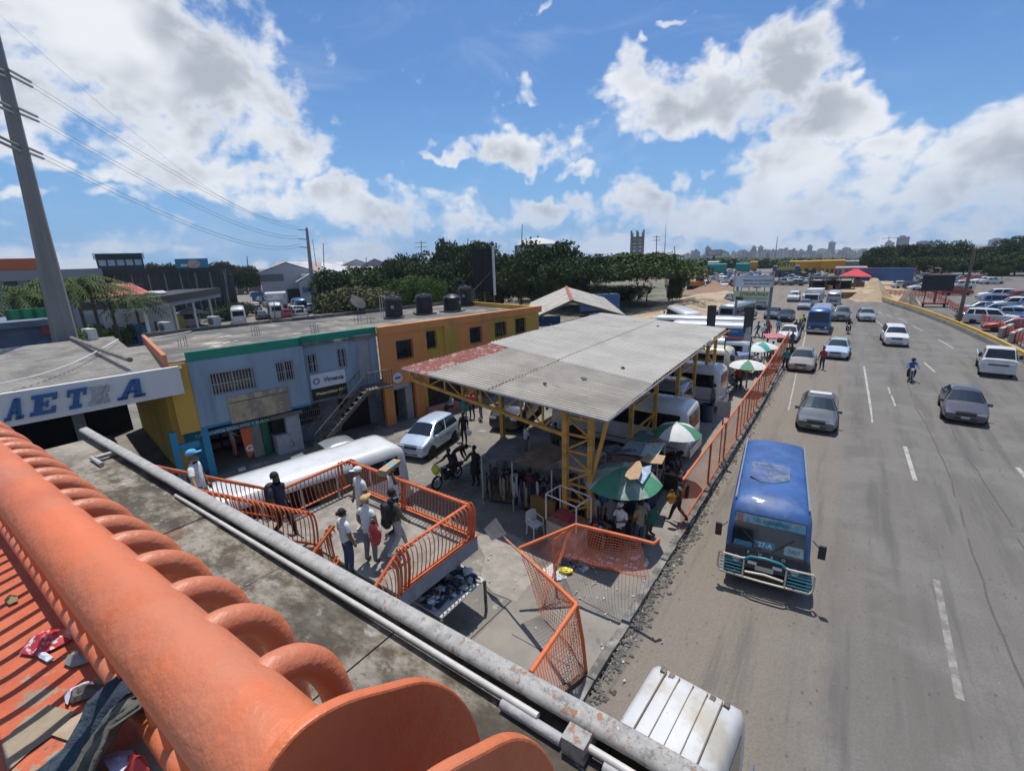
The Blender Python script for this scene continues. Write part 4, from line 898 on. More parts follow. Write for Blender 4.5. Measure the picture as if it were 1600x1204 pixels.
tower(-6.78, -5.88, TY, TY, cn, 4.3, 7, .17)
MB().bar((-5.35, TY, 4.3), (-5.84, TY, 2.2), .10, .10).build('strut', m_cy, cn)
tower(-6.3, -6.3, 16.4, 19.2, cn, 4.4, 4); tower(-6.3, -6.3, 22.4, 25.4, cn, 4.4, 4); tower(-6.3, -6.3, 28.0, 29.9, cn, 4.4, 4)
MB().bar((-6.1, 11.8, 4.32), (-6.4, 29.5, 4.32), .08, .1).build('eaves_beam', m_cy, cn); MB().bar((-13.6, 11.8, 4.75), (-13.7, 29.9, 4.75), .08, .1).build('eaves_beam', m_cy, cn)
for y in (17.5, 23.5, 29): MB().box((-13.6, y-.1, 0), (-13.4, y+.1, 4.6)).build('post', m_cy, cn)
for i in range(9):
    x = -13.9+i*1.05; z = 4.9-(i*1.05)*.05-.06; MB().bar((x, 11.8, z), (x-.05, 29.8, z), .05, .08).build('purlin', m_cy, cn)
for i, (px_, py_) in enumerate(((852, 600), (973, 576), (992, 503), (1028, 510), (912, 592))):
    q = at(px_, py_, 4.75)
    for _ in range(4): q = at(px_, py_, 5.03-(q.x+14)*.053)
    o = MB(); rocks(o, 1, lambda: (0, 0, 0), .07, .10); ob = o.build('stone', m_rock); ob.location = (q.x, q.y, q.z); tag(ob, 'dark stone weighing down the canopy sheets, ' + ('near the middle joint by the front edge', 'on the pale sheets above the right edge', 'on the far end by the joint', 'at the far right corner', 'on the seam between dull and pale sheets')[i], 'stone')
# ---------------- gabled hall beyond the orange building
gh = thing('gabled_shed', 'open gabled shed with pale corrugated roof and red ridge behind the orange building', 'shed')
ap = Vector((-18.6, 34.2, 5.4)); apb = ap+Vector((-9.5, 16., 0))
el = Vector((-20.6, 29.3, 3.9)); er = Vector((-14.6, 36.4, 4.0)); sv_ = apb-ap
for i in range(9):
    u0, u1 = i/9, (i+1)/9+.01
    corr_sheet(el+sv_*u0, el+sv_*u1, ap+sv_*u1, ap+sv_*u0, 5, m_corr, gh); corr_sheet(er+sv_*u0, er+sv_*u1, ap+sv_*u1, ap+sv_*u0, 5, m_corr, gh)
MB().bar(ap+Vector((0, 0, .06)), apb+Vector((0, 0, .06)), .3, .08).build('ridge_cap', mat('ridge_red', (.30, .07, .05), .7), gh)
for q in (el, er): MB().bar(q, ap, .1, .2).build('verge', mat('verge_dark', (.10, .09, .08), .8), gh)
for q in (el+Vector((.6, .6, 0)), er+Vector((-.5, -.3, 0)), el+sv_*.5, er+sv_*.5, el.lerp(er, .5)): MB().box((q.x-.12, q.y-.12, 0), (q.x+.12, q.y+.12, 4.0)).build('post', mat('brown_post', (.25, .16, .1), .8), gh)
MB().box((-21, 36, 0), (-20.6, 48, 3.2)).build('back_wall', m_dark, gh)
bn2 = thing('banner', 'blue banner hung along the railing below the gabled shed', 'banner', at(848, 510, 3.0), R(40)); MB().box((-1.6, 0, 0), (1.6, .03, .9)).build('cloth', mat('blue_cloth', (.02, .09, .28), .7, var=.2, col2=(.3, .35, .4), lo=.62, hi=.66, scale=5), bn2)
# ================================================================== VEHICLES
m_tyre = mat('tyre', (.018, .018, .019), .85, var=.2, scale=6); m_rim = mat('rim', (.32, .32, .33), .35, metal=.7, var=.1)
m_cglass = mat('car_glass', (.012, .016, .02), .06, var=0, spec=.8); m_lamp = mat('headlight_glass', (.55, .56, .58), .15, var=.05, spec=.8); m_tail = mat('taillight_red', (.32, .015, .01), .25, var=.1)
m_trim = mat('black_trim', (.02, .02, .021), .5, var=.2); m_plate = mat('number_plate', (.5, .5, .46), .5, var=.05); m_chrome = mat('chrome_bar', (.55, .54, .52), .25, metal=.8, var=.05)
PAINT = {}
def paint(name, col, rough=.28, metal=.0, dirt=.1):
    if name not in PAINT: PAINT[name] = mat('paint_'+name, col, rough, metal, var=dirt, scale=1.3, coat=.5, local=True)
    return PAINT[name]
for n_, c_, mt in (('white', (.58, .58, .57), 0), ('silver', (.36, .37, .38), .5), ('grey', (.13, .135, .14), .5), ('dark', (.03, .032, .036), .3), ('blue', (.03, .10, .26), .3), ('red', (.34, .03, .025), 0), ('champagne', (.34, .29, .24), .5), ('pale_blue', (.42, .50, .60), .2), ('cream', (.58, .52, .38), 0), ('green', (.06, .28, .20), 0), ('yellow', (.55, .38, .04), 0), ('navy', (.02, .035, .08), .2), ('gunmetal', (.11, .10, .11), .5)):
    paint(n_, c_, .3, mt)
CARS = {   # kind: length, width, height, then stations (y fraction, belt/hood z, top z, top half width fraction)
 'sedan': (4.5, 1.76, 1.43, [(.5, .50, .52, .80), (.485, .66, .68, .84), (.40, .78, .80, .84), (.235, .90, .93, .84), (.05, .93, 1.38, .62), (-.03, .93, 1.43, .64), (-.14, .94, 1.42, .63), (-.22, .95, 1.36, .61), (-.375, .96, 1.0, .78), (-.48, .94, .97, .80), (-.5, .60, .62, .80)]),
 'hatch': (3.4, 1.58, 1.46, [(.5, .50, .53, .80), (.48, .72, .75, .84), (.40, .86, .89, .84), (.30, .96, .99, .84), (.10, .98, 1.43, .66), (.0, .98, 1.5, .68), (-.25, .99, 1.49, .68), (-.38, 1.0, 1.44, .66), (-.46, 1.0, 1.04, .80), (-.495, .80, .82, .84), (-.5, .45, .47, .84)]),
 'suv': (4.55, 1.83, 1.70, [(.5, .60, .62, .80), (.485, .84, .87, .84), (.40, .98, 1.01, .85), (.25, 1.06, 1.09, .85), (.11, 1.08, 1.60, .70), (.02, 1.08, 1.69, .71), (-.28, 1.09, 1.70, .71), (-.42, 1.1, 1.62, .69), (-.475, 1.1, 1.14, .82), (-.495, .9, .93, .85), (-.5, .5, .52, .85)]),
 'pickup': (5.1, 1.80, 1.72, [(.5, .62, .64, .80), (.485, .88, .90, .84), (.38, 1.0, 1.03, .85), (.26, 1.06, 1.08, .85), (.15, 1.08, 1.64, .70), (.06, 1.08, 1.71, .71), (-.05, 1.08, 1.71, .71), (-.12, 1.08, 1.66, .70), (-.14, 1.05, 1.06, .9), (-.49, 1.05, 1.06, .92), (-.5, .6, .62, .9)]),
}
def car_loft(kind):
    L, Wd, H, st = CARS[kind]; hw = Wd/2; mb = MB(); rows = []
    for (yf, zb_, zt_, wf) in st:
        y = yf*L; taper = 1-.10*max(0, abs(yf)-.40)/.10*(1 if abs(yf) > .40 else 0)
        h_ = hw*taper; wt = hw*wf
        half = [(h_*.86, .24), (h_*.97, .34), (h_, .55 if zb_ > .6 else .42), (h_*.985, zb_-.06), (h_*.94, zb_), (wt if zt_ > zb_+.1 else h_*.88, zt_-.04 if zt_ > zb_+.1 else zt_), (wt*.86, zt_), (wt*.45, zt_+.025), (0, zt_+.03)]
        rows.append([(x, y, z) for x, z in half]+[(-x, y, z) for x, z in half[-2::-1]])
    n = len(rows[0]); vs = [v for r in rows for v in r]
    fs = [(i*n+j, (i+1)*n+j, (i+1)*n+j+1, i*n+j+1) for i in range(len(rows)-1) for j in range(n-1)]+[(i*n, i*n+n-1, (i+1)*n+n-1, (i+1)*n) for i in range(len(rows)-1)]
    fs += [tuple(range(n)), tuple((len(rows)-1)*n+j for j in range(n))[::-1]]
    mb.add(vs, fs); return mb, rows, L, hw
def lerp3(a, b, t): return Vector(a).lerp(Vector(b), t)
def glass_quads(kind, rows):
    st = CARS[kind][3]; idx = [i for i, s in enumerate(st) if s[2] > s[1]+.1]; f, l = idx[0], idx[-1]
    out = {}
    def q(A, B, C, D, off=.012, ins=(.06, .06, .07, .08)):
        A, B, C, D = map(Vector, (A, B, C, D)); l_, r_, b_, t_ = ins
        P = lambda u, v: A.lerp(B, u).lerp(D.lerp(C, u), v)
        n = (B-A).cross(D-A).normalized(); return [P(l_, b_)+n*off, P(1-r_, b_)+n*off, P(1-r_, 1-t_)+n*off, P(l_, 1-t_)+n*off]
    c0, c1 = rows[f-1], rows[f]; N = len(c0)-1
    def curved(lo_, hi_, sgn):       # glass that follows the curve of the body between two rows
        js = list(range(5, N-4)); A = [Vector(lo_[j]) for j in js]; B = [Vector(hi_[j]) for j in js]
        A[0] = A[0].lerp(A[1], .25); A[-1] = A[-1].lerp(A[-2], .25); B[0] = B[0].lerp(B[1], .55); B[-1] = B[-1].lerp(B[-2], .55); o_ = Vector((0, .6*sgn, .8))*.014
        P = [[a.lerp(b, t)+o_ for a, b in zip(A, B)] for t in (.06, .94)]
        return [[P[0][i], P[0][i+1], P[1][i+1], P[1][i]][::(1 if sgn > 0 else -1)] for i in range(len(js)-1)]
    out['windshield'] = curved(c0, c1, 1); out['rear_window'] = curved(rows[l+1], rows[l], -1)
    # sides
    def side(s):
        g = []
        B = lambda i: rows[i][4] if s > 0 else rows[i][N-4]
        T = lambda i: rows[i][5] if s > 0 else rows[i][N-5]
        yb0, yb1 = B(f-1)[1], B(l+1)[1]; yt0, yt1 = T(f)[1], T(l)[1]
        if kind == 'pickup': yb1 = T(l)[1]-.02
        x_b, z_b = abs(B(f)[0]), B(f)[2]+.02; x_t = abs(T(f+1)[0]); z_t = T(f+1)[2]-.03
        cuts = [0, .5, 1] if kind != 'suv' else [0, .42, .78, 1]
        if kind == 'pickup': cuts = [0, .55, 1]
        for a, b_ in zip(cuts, cuts[1:]):
            pb = lambda t: Vector((s*(x_b+.004), (yb0-.10)+(yb1-yb0+.2)*t, z_b)); pt = lambda t: Vector((s*(x_t+.018), (yt0-.02)+(yt1-yt0+.04)*t, z_t))
            Q = [pb(a+.02), pb(b_-.02), pt(b_-.02), pt(a+.02)]
            g.append(Q if s < 0 else Q[::-1])
        return g
    out['side_window'] = side(1)+side(-1); return out
def wheel_pos(L, hw): return [(s*(hw-.10), y) for y in (L*.31, -L*.30) for s in (1, -1)]
WH = {}
def wheel(root, x, y, r=.31, w=.20, s=1):
    k_ = (r, w)
    if k_ not in WH:
        Mx = Matrix.Rotation(R(90), 4, 'Y'); t = MB().lathe([(r*.62, -w/2), (r*.93, -w/2), (r, -w*.35), (r, w*.35), (r*.93, w/2), (r*.62, w/2)], n=18, M=Mx); rm = MB().lathe([(r*.62, -w*.46), (r*.5, -w*.40), (r*.2, -w*.44), (r*.2, w*.44), (r*.5, w*.40), (r*.62, w*.46)], n=12, M=Mx)
        WH[k_] = (t.mesh('tyre', m_tyre, 40), rm.mesh('rim', m_rim, 40))
    t = inst('wheel', WH[k_][0], root, (x, y, r)); inst('rim', WH[k_][1], t); return t
PROTO = {}
def make_car(kind, col, far=False, loc=(0, 0, 0), rz=0, label='', group=None, roof=None):
    key = (kind, col, far, str(roof))
    name = {'sedan': 'sedan_car', 'hatch': 'hatchback_car', 'suv': 'suv_car', 'pickup': 'pickup_truck'}[kind]; cat = 'pickup truck' if kind == 'pickup' else 'car'
    if key in PROTO: return dup(PROTO[key], loc, rz, label, group, cat)
    mb, rows, L, hw = car_loft(kind); g = glass_quads(kind, rows); pm = paint(col, (0, 0, 0)) if col in PAINT else paint(col, (.3, .3, .3))
    if far:
        mats = [pm, m_cglass, m_tyre, m_lamp, m_tail]; o = mb; o.cur = 1
        for k_ in g:
            for q in g[k_]: o.quad(*q)
        o.cur = 2
        for x, y in wheel_pos(L, hw): o.lathe([(.31, -.09), (.31, .09)], n=10, M=Matrix.Translation((x, y, .31)) @ Matrix.Rotation(R(90), 4, 'Y'))
        o.box((-hw*.8, L*.5-.02, .28), (hw*.8, L*.5+.03, .42)).box((-hw*.8, -L*.5-.03, .28), (hw*.8, -L*.5+.02, .42)); o.cur = 3
        o.box((-hw*.82, L*.485, .52), (-hw*.5, L*.5+.02, .64)).box((hw*.5, L*.485, .52), (hw*.82, L*.5+.02, .64)); o.cur = 4
        o.box((-hw*.86, -L*.5-.015, .62), (-hw*.5, -L*.49, .78)).box((hw*.5, -L*.5-.015, .62), (hw*.86, -L*.49, .78))
        ob = o.build(name, mats, None, 32); tag(ob, label, cat, group); ob.location = loc; ob.rotation_euler = (0, 0, rz); PROTO[key] = ob; return ob
    root = thing(name, label, cat, loc, rz, group)
    mb.build('body', pm, root, 32)
    for k_ in g:
        if k_ == 'side_window':
            for q in g[k_]: MB().slabq(*q, .008).build(k_, m_cglass, root)
        else:
            mb = MB()
            for q in g[k_]: mb.quad(*q)
            mb.build(k_, m_cglass, root, 60)
    for x, y in wheel_pos(L, hw):
        wheel(root, x*1.02, y, .31 if kind in ('sedan', 'hatch') else .35)
        MB().lathe([(.36 if kind in ('sedan', 'hatch') else .40, 0), (.30, .01)], n=18, M=Matrix.Translation((math.copysign(hw*.985, x), y, .33)) @ Matrix.Rotation(R(90 if x > 0 else -90), 4, 'Y')).build('wheel_arch', m_trim, root)
    zf = CARS[kind][3][1][1]
    for s in (1, -1):
        MB().box((min(s*hw*.45, s*hw*.86), L*.47, zf-.14), (max(s*hw*.45, s*hw*.86), L*.493+.012, zf-.01)).build('headlight', m_lamp, root)
        MB().box((min(s*hw*.5, s*hw*.88), -L*.5-.012, .66), (max(s*hw*.5, s*hw*.88), -L*.47, .84)).build('taillight', m_tail, root)
        MB().box((min(s*hw*.95, s*hw*1.18), L*.19, zf+.14), (max(s*hw*.95, s*hw*1.18), L*.19+.10, zf+.28)).build('mirror', pm, root)
        for yy in (.06, -.13): MB().box((s*hw*1.0-.012, L*yy, zf-.02), (s*hw*1.0+.014, L*yy+.14, zf+.01)).build('door_handle', m_trim, root)
    MB().box((-hw*.42, L*.495, zf-.15), (hw*.42, L*.5+.008, zf-.03)).build('grille', m_trim, root)
    MB().box((-hw*.8, L*.49, .26), (hw*.8, L*.5+.035, .44)).build('front_bumper', pm, root); MB().box((-hw*.5, L*.5+.03, .30), (hw*.5, L*.5+.04, .38)).build('air_intake', m_trim, root)
    MB().box((-hw*.8, -L*.5-.04, .28), (hw*.8, -L*.49, .50)).build('rear_bumper', pm, root)
    MB().box((-.17, L*.5+.041, .36), (.17, L*.5+.05, .46)).build('number_plate', m_plate, root); MB().box((-.17, -L*.5-.05, .52), (.17, -L*.5-.03, .62)).build('number_plate', m_plate, root)
    if roof:
        st = CARS[kind][3]; i0 = next(i for i, s in enumerate(st) if s[2] > s[1]+.1)
        r_ = rows[i0+1]; r2 = rows[i0+2]; N = len(r_)-1; n_ = len(roof)
        for i, cn_ in enumerate(roof):
            y0 = r_[6][1]+(r2[6][1]-r_[6][1])*i/n_; y1 = r_[6][1]+(r2[6][1]-r_[6][1])*(i+1)/n_
            MB().box((-abs(r_[6][0]), min(y0, y1), r_[6][2]+.02), (abs(r_[6][0]), max(y0, y1), r_[6][2]+.036)).build('roof_band', paint(cn_, (0, 0, 0)), root)
    PROTO[key] = root; return root
# ---------------- minibus
def make_bus(col, L=6.9, Wd=2.04, H=2.62, loc=(0, 0, 0), rz=0, label='', group=None, cat='minibus', nwin=5, bar=None, sunstrip=None, ribs=False, roofcol=None, roofrack=False, curtains=True, name='minibus', cache=True):
    key = ('bus', col, L, H, bar, ribs, str(roofcol))
    if cache and key in PROTO: return dup(PROTO[key], loc, rz, label, group, cat)
    root = thing(name, label, cat, loc, rz, group); hw = Wd/2; pm = paint(col, (0, 0, 0)) if isinstance(col, str) else col
    zb_ = H*.52
    def half(k_, dz=0): return [(hw*.90, .32), (hw*.985, .45), (hw, .75), (hw, zb_), (hw*.955, H*.84+dz), (hw*.90, H*.925+dz), (hw*.78, H*.972+dz), (hw*.4, H+dz), (0, H*1.006+dz)]
    def yfr(z): return L/2-(.0 if z < 1.15 else (z-1.15)*.27*(2.6/H)) if z < H*.9 else L/2-.42-(z-H*.9)*1.4
    def yre(z): return -L/2+(.0 if z < 1.15 else (z-1.15)*.07) if z < H*.9 else -L/2+.11+(z-H*.9)*1.0
    rows = []
    def row(yf_, dz=0, s=1.):
        h = half(0, dz); rr_ = [(x*s, yf_(z) if callable(yf_) else yf_, z) for x, z in h]; return rr_+[(-x, y, z) for x, y, z in rr_[-2::-1]]
    rows = [row(yfr, -.05, .93), row(lambda z: yfr(z)-.12, -.01, .995), row(lambda z: min(yfr(z)-.3, L/2-.85)), row(0.), row(lambda z: max(yre(z)+.3, -L/2+.5)), row(lambda z: yre(z)+.10, -.01, .995), row(yre, -.05, .94)]
    n = len(rows[0]); mb = MB()
    mb.add([v for r in rows for v in r], [(i*n+j, (i+1)*n+j, (i+1)*n+j+1, i*n+j+1) for i in range(len(rows)-1) for j in range(n-1)]+[(i*n, i*n+n-1, (i+1)*n+n-1, (i+1)*n) for i in range(len(rows)-1)])
    for r_, rev in ((0, False), (len(rows)-1, True)):     # end caps as bands so the raked glass stays flat
        base = r_*n
        for j in range(n//2):
            f = (base+j, base+j+1, base+n-2-j, base+n-1-j)
            if f[1] == f[2]: f = f[:2]+f[3:]
            mb.f.append(f[::-1] if rev else f); mb.mi.append(0)
    mb.build('body', pm, root, 40)
    zt0, zt1 = zb_+.06, H*.83
    y0, y1 = L/2-.95, -L/2+.35
    for s in (1, -1):
        for i in range(nwin):
            ya = y0+(y1-y0)*i/nwin-.04; yb = y0+(y1-y0)*(i+1)/nwin+.04
            X = lambda z: s*(hw*(1-(.045)*(z-zb_)/(H*.84-zb_))+.006)
            Q = [Vector((X(zt0), ya, zt0)), Vector((X(zt0), yb, zt0)), Vector((X(zt1), yb, zt1)), Vector((X(zt1), ya, zt1))]
            MB().slabq(*(Q if s < 0 else Q[::-1]), .006).build('side_window', m_cglass, root)
        MB().slabq(*([Vector((s*(hw*.995+.006), L/2-.28, zt0)), Vector((s*(hw*.995+.006), L/2-.88, zt0)), Vector((s*(hw*.96+.006), L/2-.88, zt1)), Vector((s*(hw*.96+.006), L/2-.52, zt1))][::(1 if s < 0 else -1)]), .006).build('door_window', m_cglass, root)
        MB().box((min(s*(hw-.002), s*(hw+.012)), -L/2+.4, .62), (max(s*(hw-.002), s*(hw+.012)), L/2-.5, .66)).build('side_moulding', m_trim, root)
        MB().bar((s*hw, L/2-.12, 1.75), (s*(hw+.2), L/2+.12, 1.62), .02).build('mirror_arm', m_trim, root); MB().box((min(s*(hw+.12), s*(hw+.28)), L/2+.06, 1.42), (max(s*(hw+.12), s*(hw+.28)), L/2+.13, 1.78)).build('mirror', m_trim, root)
        MB().lathe([(.10, 0), (.10, .02)], n=14, M=Matrix.Translation((s*hw*.70, L/2+.005, .78)) @ Matrix.Rotation(R(-90), 4, 'X')).build('headlight', m_lamp, root)
        for z in (.80, 1.02): MB().lathe([(.07, 0), (.07, .02)], n=12, M=Matrix.Translation((s*hw*.78, -L/2+.012, z)) @ Matrix.Rotation(R(90), 4, 'X')).build('taillight', m_tail, root)
        for yy in (L*.30, -L*.27): wheel(root, s*(hw-.13), yy, .36, .22)
        for yy in (L*.30, -L*.27): MB().lathe([(.43, 0), (.36, .012)], n=18, M=Matrix.Translation((s*hw*.997, yy, .40)) @ Matrix.Rotation(R(90 if s > 0 else -90), 4, 'Y')).build('wheel_arch', m_trim, root)
    fz = [zb_-.12, H*.86]
    MB().slabq(*[Vector((-hw*.86, yfr(fz[0])+.02, fz[0])), Vector((hw*.86, yfr(fz[0])+.02, fz[0])), Vector((hw*.84, yfr(fz[1])+.02, fz[1])), Vector((-hw*.84, yfr(fz[1])+.02, fz[1]))][::-1], .012).build('windshield', m_cglass, root)
    MB().slabq(Vector((-hw*.74, yre(zb_+.05)-.015, zb_+.05)), Vector((hw*.74, yre(zb_+.05)-.015, zb_+.05)), Vector((hw*.72, yre(H*.82)-.015, H*.82)), Vector((-hw*.72, yre(H*.82)-.015, H*.82)), .01).build('rear_window', m_cglass, root)
    MB().box((-hw*.98, L/2-.1, .30), (hw*.98, L/2+.10, .52)).build('front_bumper', m_chrome if not bar else m_trim, root)
    rb = MB()
    for z in (.30, .42, .54): rb.box((-hw*.95, -L/2-.14, z), (hw*.95, -L/2-.06, z+.07))
    rb.build('rear_bumper', m_chrome, root)
    MB().box((-.25, -L/2-.03, .68), (.25, -L/2+.0, .86)).build('number_plate', m_plate, root); MB().box((-.22, L/2+.0, .56), (.22, L/2+.03, .70)).build('number_plate', m_plate, root)
    MB().box((-hw*.55, L/2-.02, .68), (hw*.55, L/2+.012, .92)).build('grille', m_trim, root)
    if roofcol: MB().box((-hw*.74, L/2-1.9, H*.995), (hw*.74, L/2-.75, H*1.012)).build('roof_patch', roofcol, root)
    if ribs:
        for i in range(-2, 3): MB().box((i*hw*.28-.008, -L/2+.35, H*.985), (i*hw*.28+.008, L/2-.6, H*1.004+.006)).build('roof_rib', mat('rib_line', (.16, .13, .10), .8), root)
    if bar:
        cb = mat('cream_bar', (.58, .52, .42), .4, var=.08); tb = mat('teal_bar', (.02, .20, .26), .4, var=.1)
        yq = L/2+.26
        for s in (1, -1):
            MB().tube([(s*.42, yq, 1.02), (s*.55, yq+.0, .98), (s*(hw+.08), yq, 1.0), (s*(hw+.13), yq-.06, .92), (s*(hw+.13), yq-.08, .50), (s*(hw+.05), yq, .42), (s*.0, yq, .40)], .028, 8).build('bull_bar', cb, root, 60)
            MB().tube([(s*.50, yq, 1.0), (s*.50, yq, .42)], .024, 8).build('bull_bar', cb, root, 60)
            for z in (.52, .62, .72, .82, .90): MB().tube([(s*.55, yq, z), (s*(hw+.08), yq, z)], .014, 6).build('teal_rod', tb, root)
            MB().box((s*.30-.11, L/2+.03, .74), (s*.30+.11, L/2+.07, .82)).build('fog_light', m_lamp, root)
            MB().bar((s*.7, yq, .5), (s*.7, L/2, .5), .04).build('bracket', m_trim, root)
        MB().tube([(-.5, yq, .96), (-.36, yq+.03, 1.10), (0, yq+.03, 1.14), (.36, yq+.03, 1.10), (.5, yq, .96)], .038, 8).build('teal_bar', tb, root, 60)
        MB().tube([(-.45, yq+.02, .60), (0, yq+.04, .66), (.45, yq+.02, .60)], .03, 8).build('bull_bar', cb, root, 60)
    PROTO[key] = root; root['_hw'] = hw; return root
PI = math.pi
# the blue bus in the kerb lane
bluep = mat('bus_blue', (.022, .075, .235), .55, var=.25, scale=1.2, col2=(.045, .115, .29), lo=.42, hi=.66, coat=.1, local=True, spots=((.11, .13, .22), 3.0, .60), bump=.3, bscale=6)
roofm = mat('worn_patch', (.060, .10, .215), .7, var=.3, scale=3, col2=(.15, .16, .20), lo=.50, hi=.60, local=True, spots=((.34, .34, .36), 8, .645))
bb = make_bus(bluep, 5.6, 2.0, 2.42, Vector((-1.22, 15.35, 0)), R(186), 'old blue minibus with cream bull bar driving nearest the orange fence', cat='minibus', bar=1, nwin=6, name='blue_minibus', cache=False)
dk = mat('bus_navy', (.012, .020, .045), .35, var=.2, coat=.4)
hw = 1.0; L = 5.6
MB().box((-hw*.985, L/2-.03, .44), (hw*.985, L/2+.008, 1.14)).build('front_panel', dk, bb)
ss_ = mat('sun_strip', (.10, .28, .36), .5, var=.3, scale=6, col2=(.30, .36, .38), lo=.5, hi=.6)
def yfr_(z, H=2.42): return L/2-(0 if z < 1.15 else (z-1.15)*.27*(2.6/H))
MB().slabq(*[Vector((-hw*.83, yfr_(1.84)+.03, 1.84)), Vector((hw*.83, yfr_(1.84)+.03, 1.84)), Vector((hw*.82, yfr_(2.05)+.03, 2.05)), Vector((-hw*.82, yfr_(2.05)+.03, 2.05))][::-1], .006).build('sun_strip', ss_, bb)
MB().slabq(*[Vector((hw*.78, yfr_(1.84)+.036, 1.87)), Vector((hw*.62, yfr_(1.84)+.036, 1.87)), Vector((hw*.66, yfr_(2.05)+.036, 2.03)), Vector((hw*.78, yfr_(2.05)+.036, 2.03))], .004).build('red_mark', mat('faded_red', (.30, .10, .07), .6), bb)
def on_glass(s, size, m, x, z, **k_):
    return text(s, size, m, bb, (x, yfr_(z)+.04, z), (-1, 0, 0), (0, -.29, 1), ext=.002, **k_)
wl = mat('sticker_white', (.5, .56, .58), .5, var=0); tealst = mat('sticker_teal', (.02, .14, .20), .5, var=0)
on_glass('EL CIBAENO', .13, tealst, -.05, 1.94, offset=.004)
MB().slabq(*[Vector((.30, yfr_(1.25)+.03, 1.25)), Vector((-.18, yfr_(1.25)+.03, 1.25)), Vector((-.18, yfr_(1.43)+.03, 1.43)), Vector((.30, yfr_(1.43)+.03, 1.43))], .004).build('route_board', mat('route_board', (.05, .20, .32), .5), bb)
on_glass('27-A', .17, wl, .05, 1.34, offset=.004)
MB().slabq(*[Vector((-.40, yfr_(1.22)+.03, 1.22)), Vector((-.85, yfr_(1.22)+.03, 1.22)), Vector((-.82, yfr_(1.46)+.03, 1.46)), Vector((-.40, yfr_(1.46)+.03, 1.46))], .004).build('sticker_panel', mat('sticker_pale', (.30, .38, .38), .5, var=.3, scale=20), bb)
on_glass('TAXI', .13, tealst, -.62, 1.34)
MB().slabq(*[Vector((.80, yfr_(1.22)+.03, 1.20)), Vector((.34, yfr_(1.22)+.03, 1.20)), Vector((.36, yfr_(1.35)+.03, 1.34)), Vector((.78, yfr_(1.35)+.03, 1.34))], .004).build('sticker_panel', mat('sticker_blue', (.04, .16, .26), .5, var=.4, scale=16), bb)
for i, ch in enumerate('FUSO'): text(ch, .11, m_chrome, bb, (.42-.28*i, L/2+.012, 1.05), (-1, 0, 0), (0, 0, 1), ext=.006, offset=.004)
MB().prism([(-.45, -.2), (.1, -.26), (.60, -.18), (.62, .9), (.3, 1.22), (-.1, 1.1), (-.42, .8)], 2.428, 2.443).build('worn_roof_patch', roofm, bb)
for s in (1, -1): MB().bar((s*.12, yfr_(1.2)+.05, 1.2), (s*.6, yfr_(1.62)+.05, 1.62), .02).build('wiper', m_trim, bb)
for x in (-.88, .88): MB().box((x-.02, -2.6, 2.30), (x+.02, 2.2, 2.33)).build('rain_gutter', m_chrome, bb)
# passengers' vehicles under and beside the canopy
white = 'white'
wh1 = mat('bus_white', (.56, .56, .56), .4, var=.06, scale=1, coat=.3, local=True, col2=(.42, .38, .31), lo=.45, hi=.68, spots=((.30, .22, .15), 4., .66))
buses = [
 ((-14.25, 7.15), R(180-11), 'white', 'long white minibus parked behind the stair landing, seen over the orange railing', 7.1),
 ((-8.35, 20.45), R(90), 'white', 'white minibus with striped rear bumper whose tail sticks out beside the white and green umbrella', 6.9),
 ((-9.55, 23.9), R(90), 'silver', 'grey roofed minibus half hidden between two white ones under the canopy edge', 6.9),
 ((-8.75, 28.3), R(90), 'white', 'white minibus with dark rear side windows beside the blue barrel', 6.9),
 ((-9.3, 34.2), R(90), 'cream', 'cream minibus behind the far lattice column of the canopy', 6.6),
 ((-9.0, 38.2), R(90), 'white', 'white minibus just beyond the cream one', 6.9),
 ((-10.6, 46.3), R(96), 'white', 'white minibus standing sideways in front of the black sign pillars', 7.5),
 ((-12.5, 50.2), R(97), 'white', 'long white bus standing behind the black sign pillars', 9.5),
 ((-20.5, 47.5), R(60), 'white', 'white bus roof showing behind the corner of the canopy', 8.5),
 ((-16.0, 57.0), R(30), 'white', 'white bus with its side windows beside the dirt bank', 8.5),
 ((-11.6, 66.), R(-8), 'silver', 'grey topped truck body beside the parked white cars', 8.),
]
for (x, y), rz_, c_, lb, L_ in buses: make_bus(c_, L_, 2.04, 2.6, (x, y, 0), rz_, lb, 'buses and minibuses of the terminal')
tagvan = make_bus(wh1, 4.7, 1.58, 2.3, (-1.36, 4.32, 0), R(180-4), 'white van with rusty ribbed roof passing under the footbridge at the kerb', ribs=True, nwin=3, name='white_van', cat='van', cache=False)
MB().bar((-.98, -1.9, 1.55), (-.98, -.9, 1.55), .02, .10).build('rain_visor', mat('visor', (.08, .12, .17), .3), tagvan)
MB().box((-.80, -.9, 1.50), (-.79, -.3, 1.54)).build('yellow_lettering', mat('yellow_print', (.72, .66, .20), .5), tagvan)
for x, y in ((-.50, -2.02), (-.30, -1.98), (.35, -1.98), (.50, -2.02)): MB().box((x-.04, y-.05, 2.23), (x+.04, y+.05, 2.29)).build('roof_bracket', m_rust, tagvan)
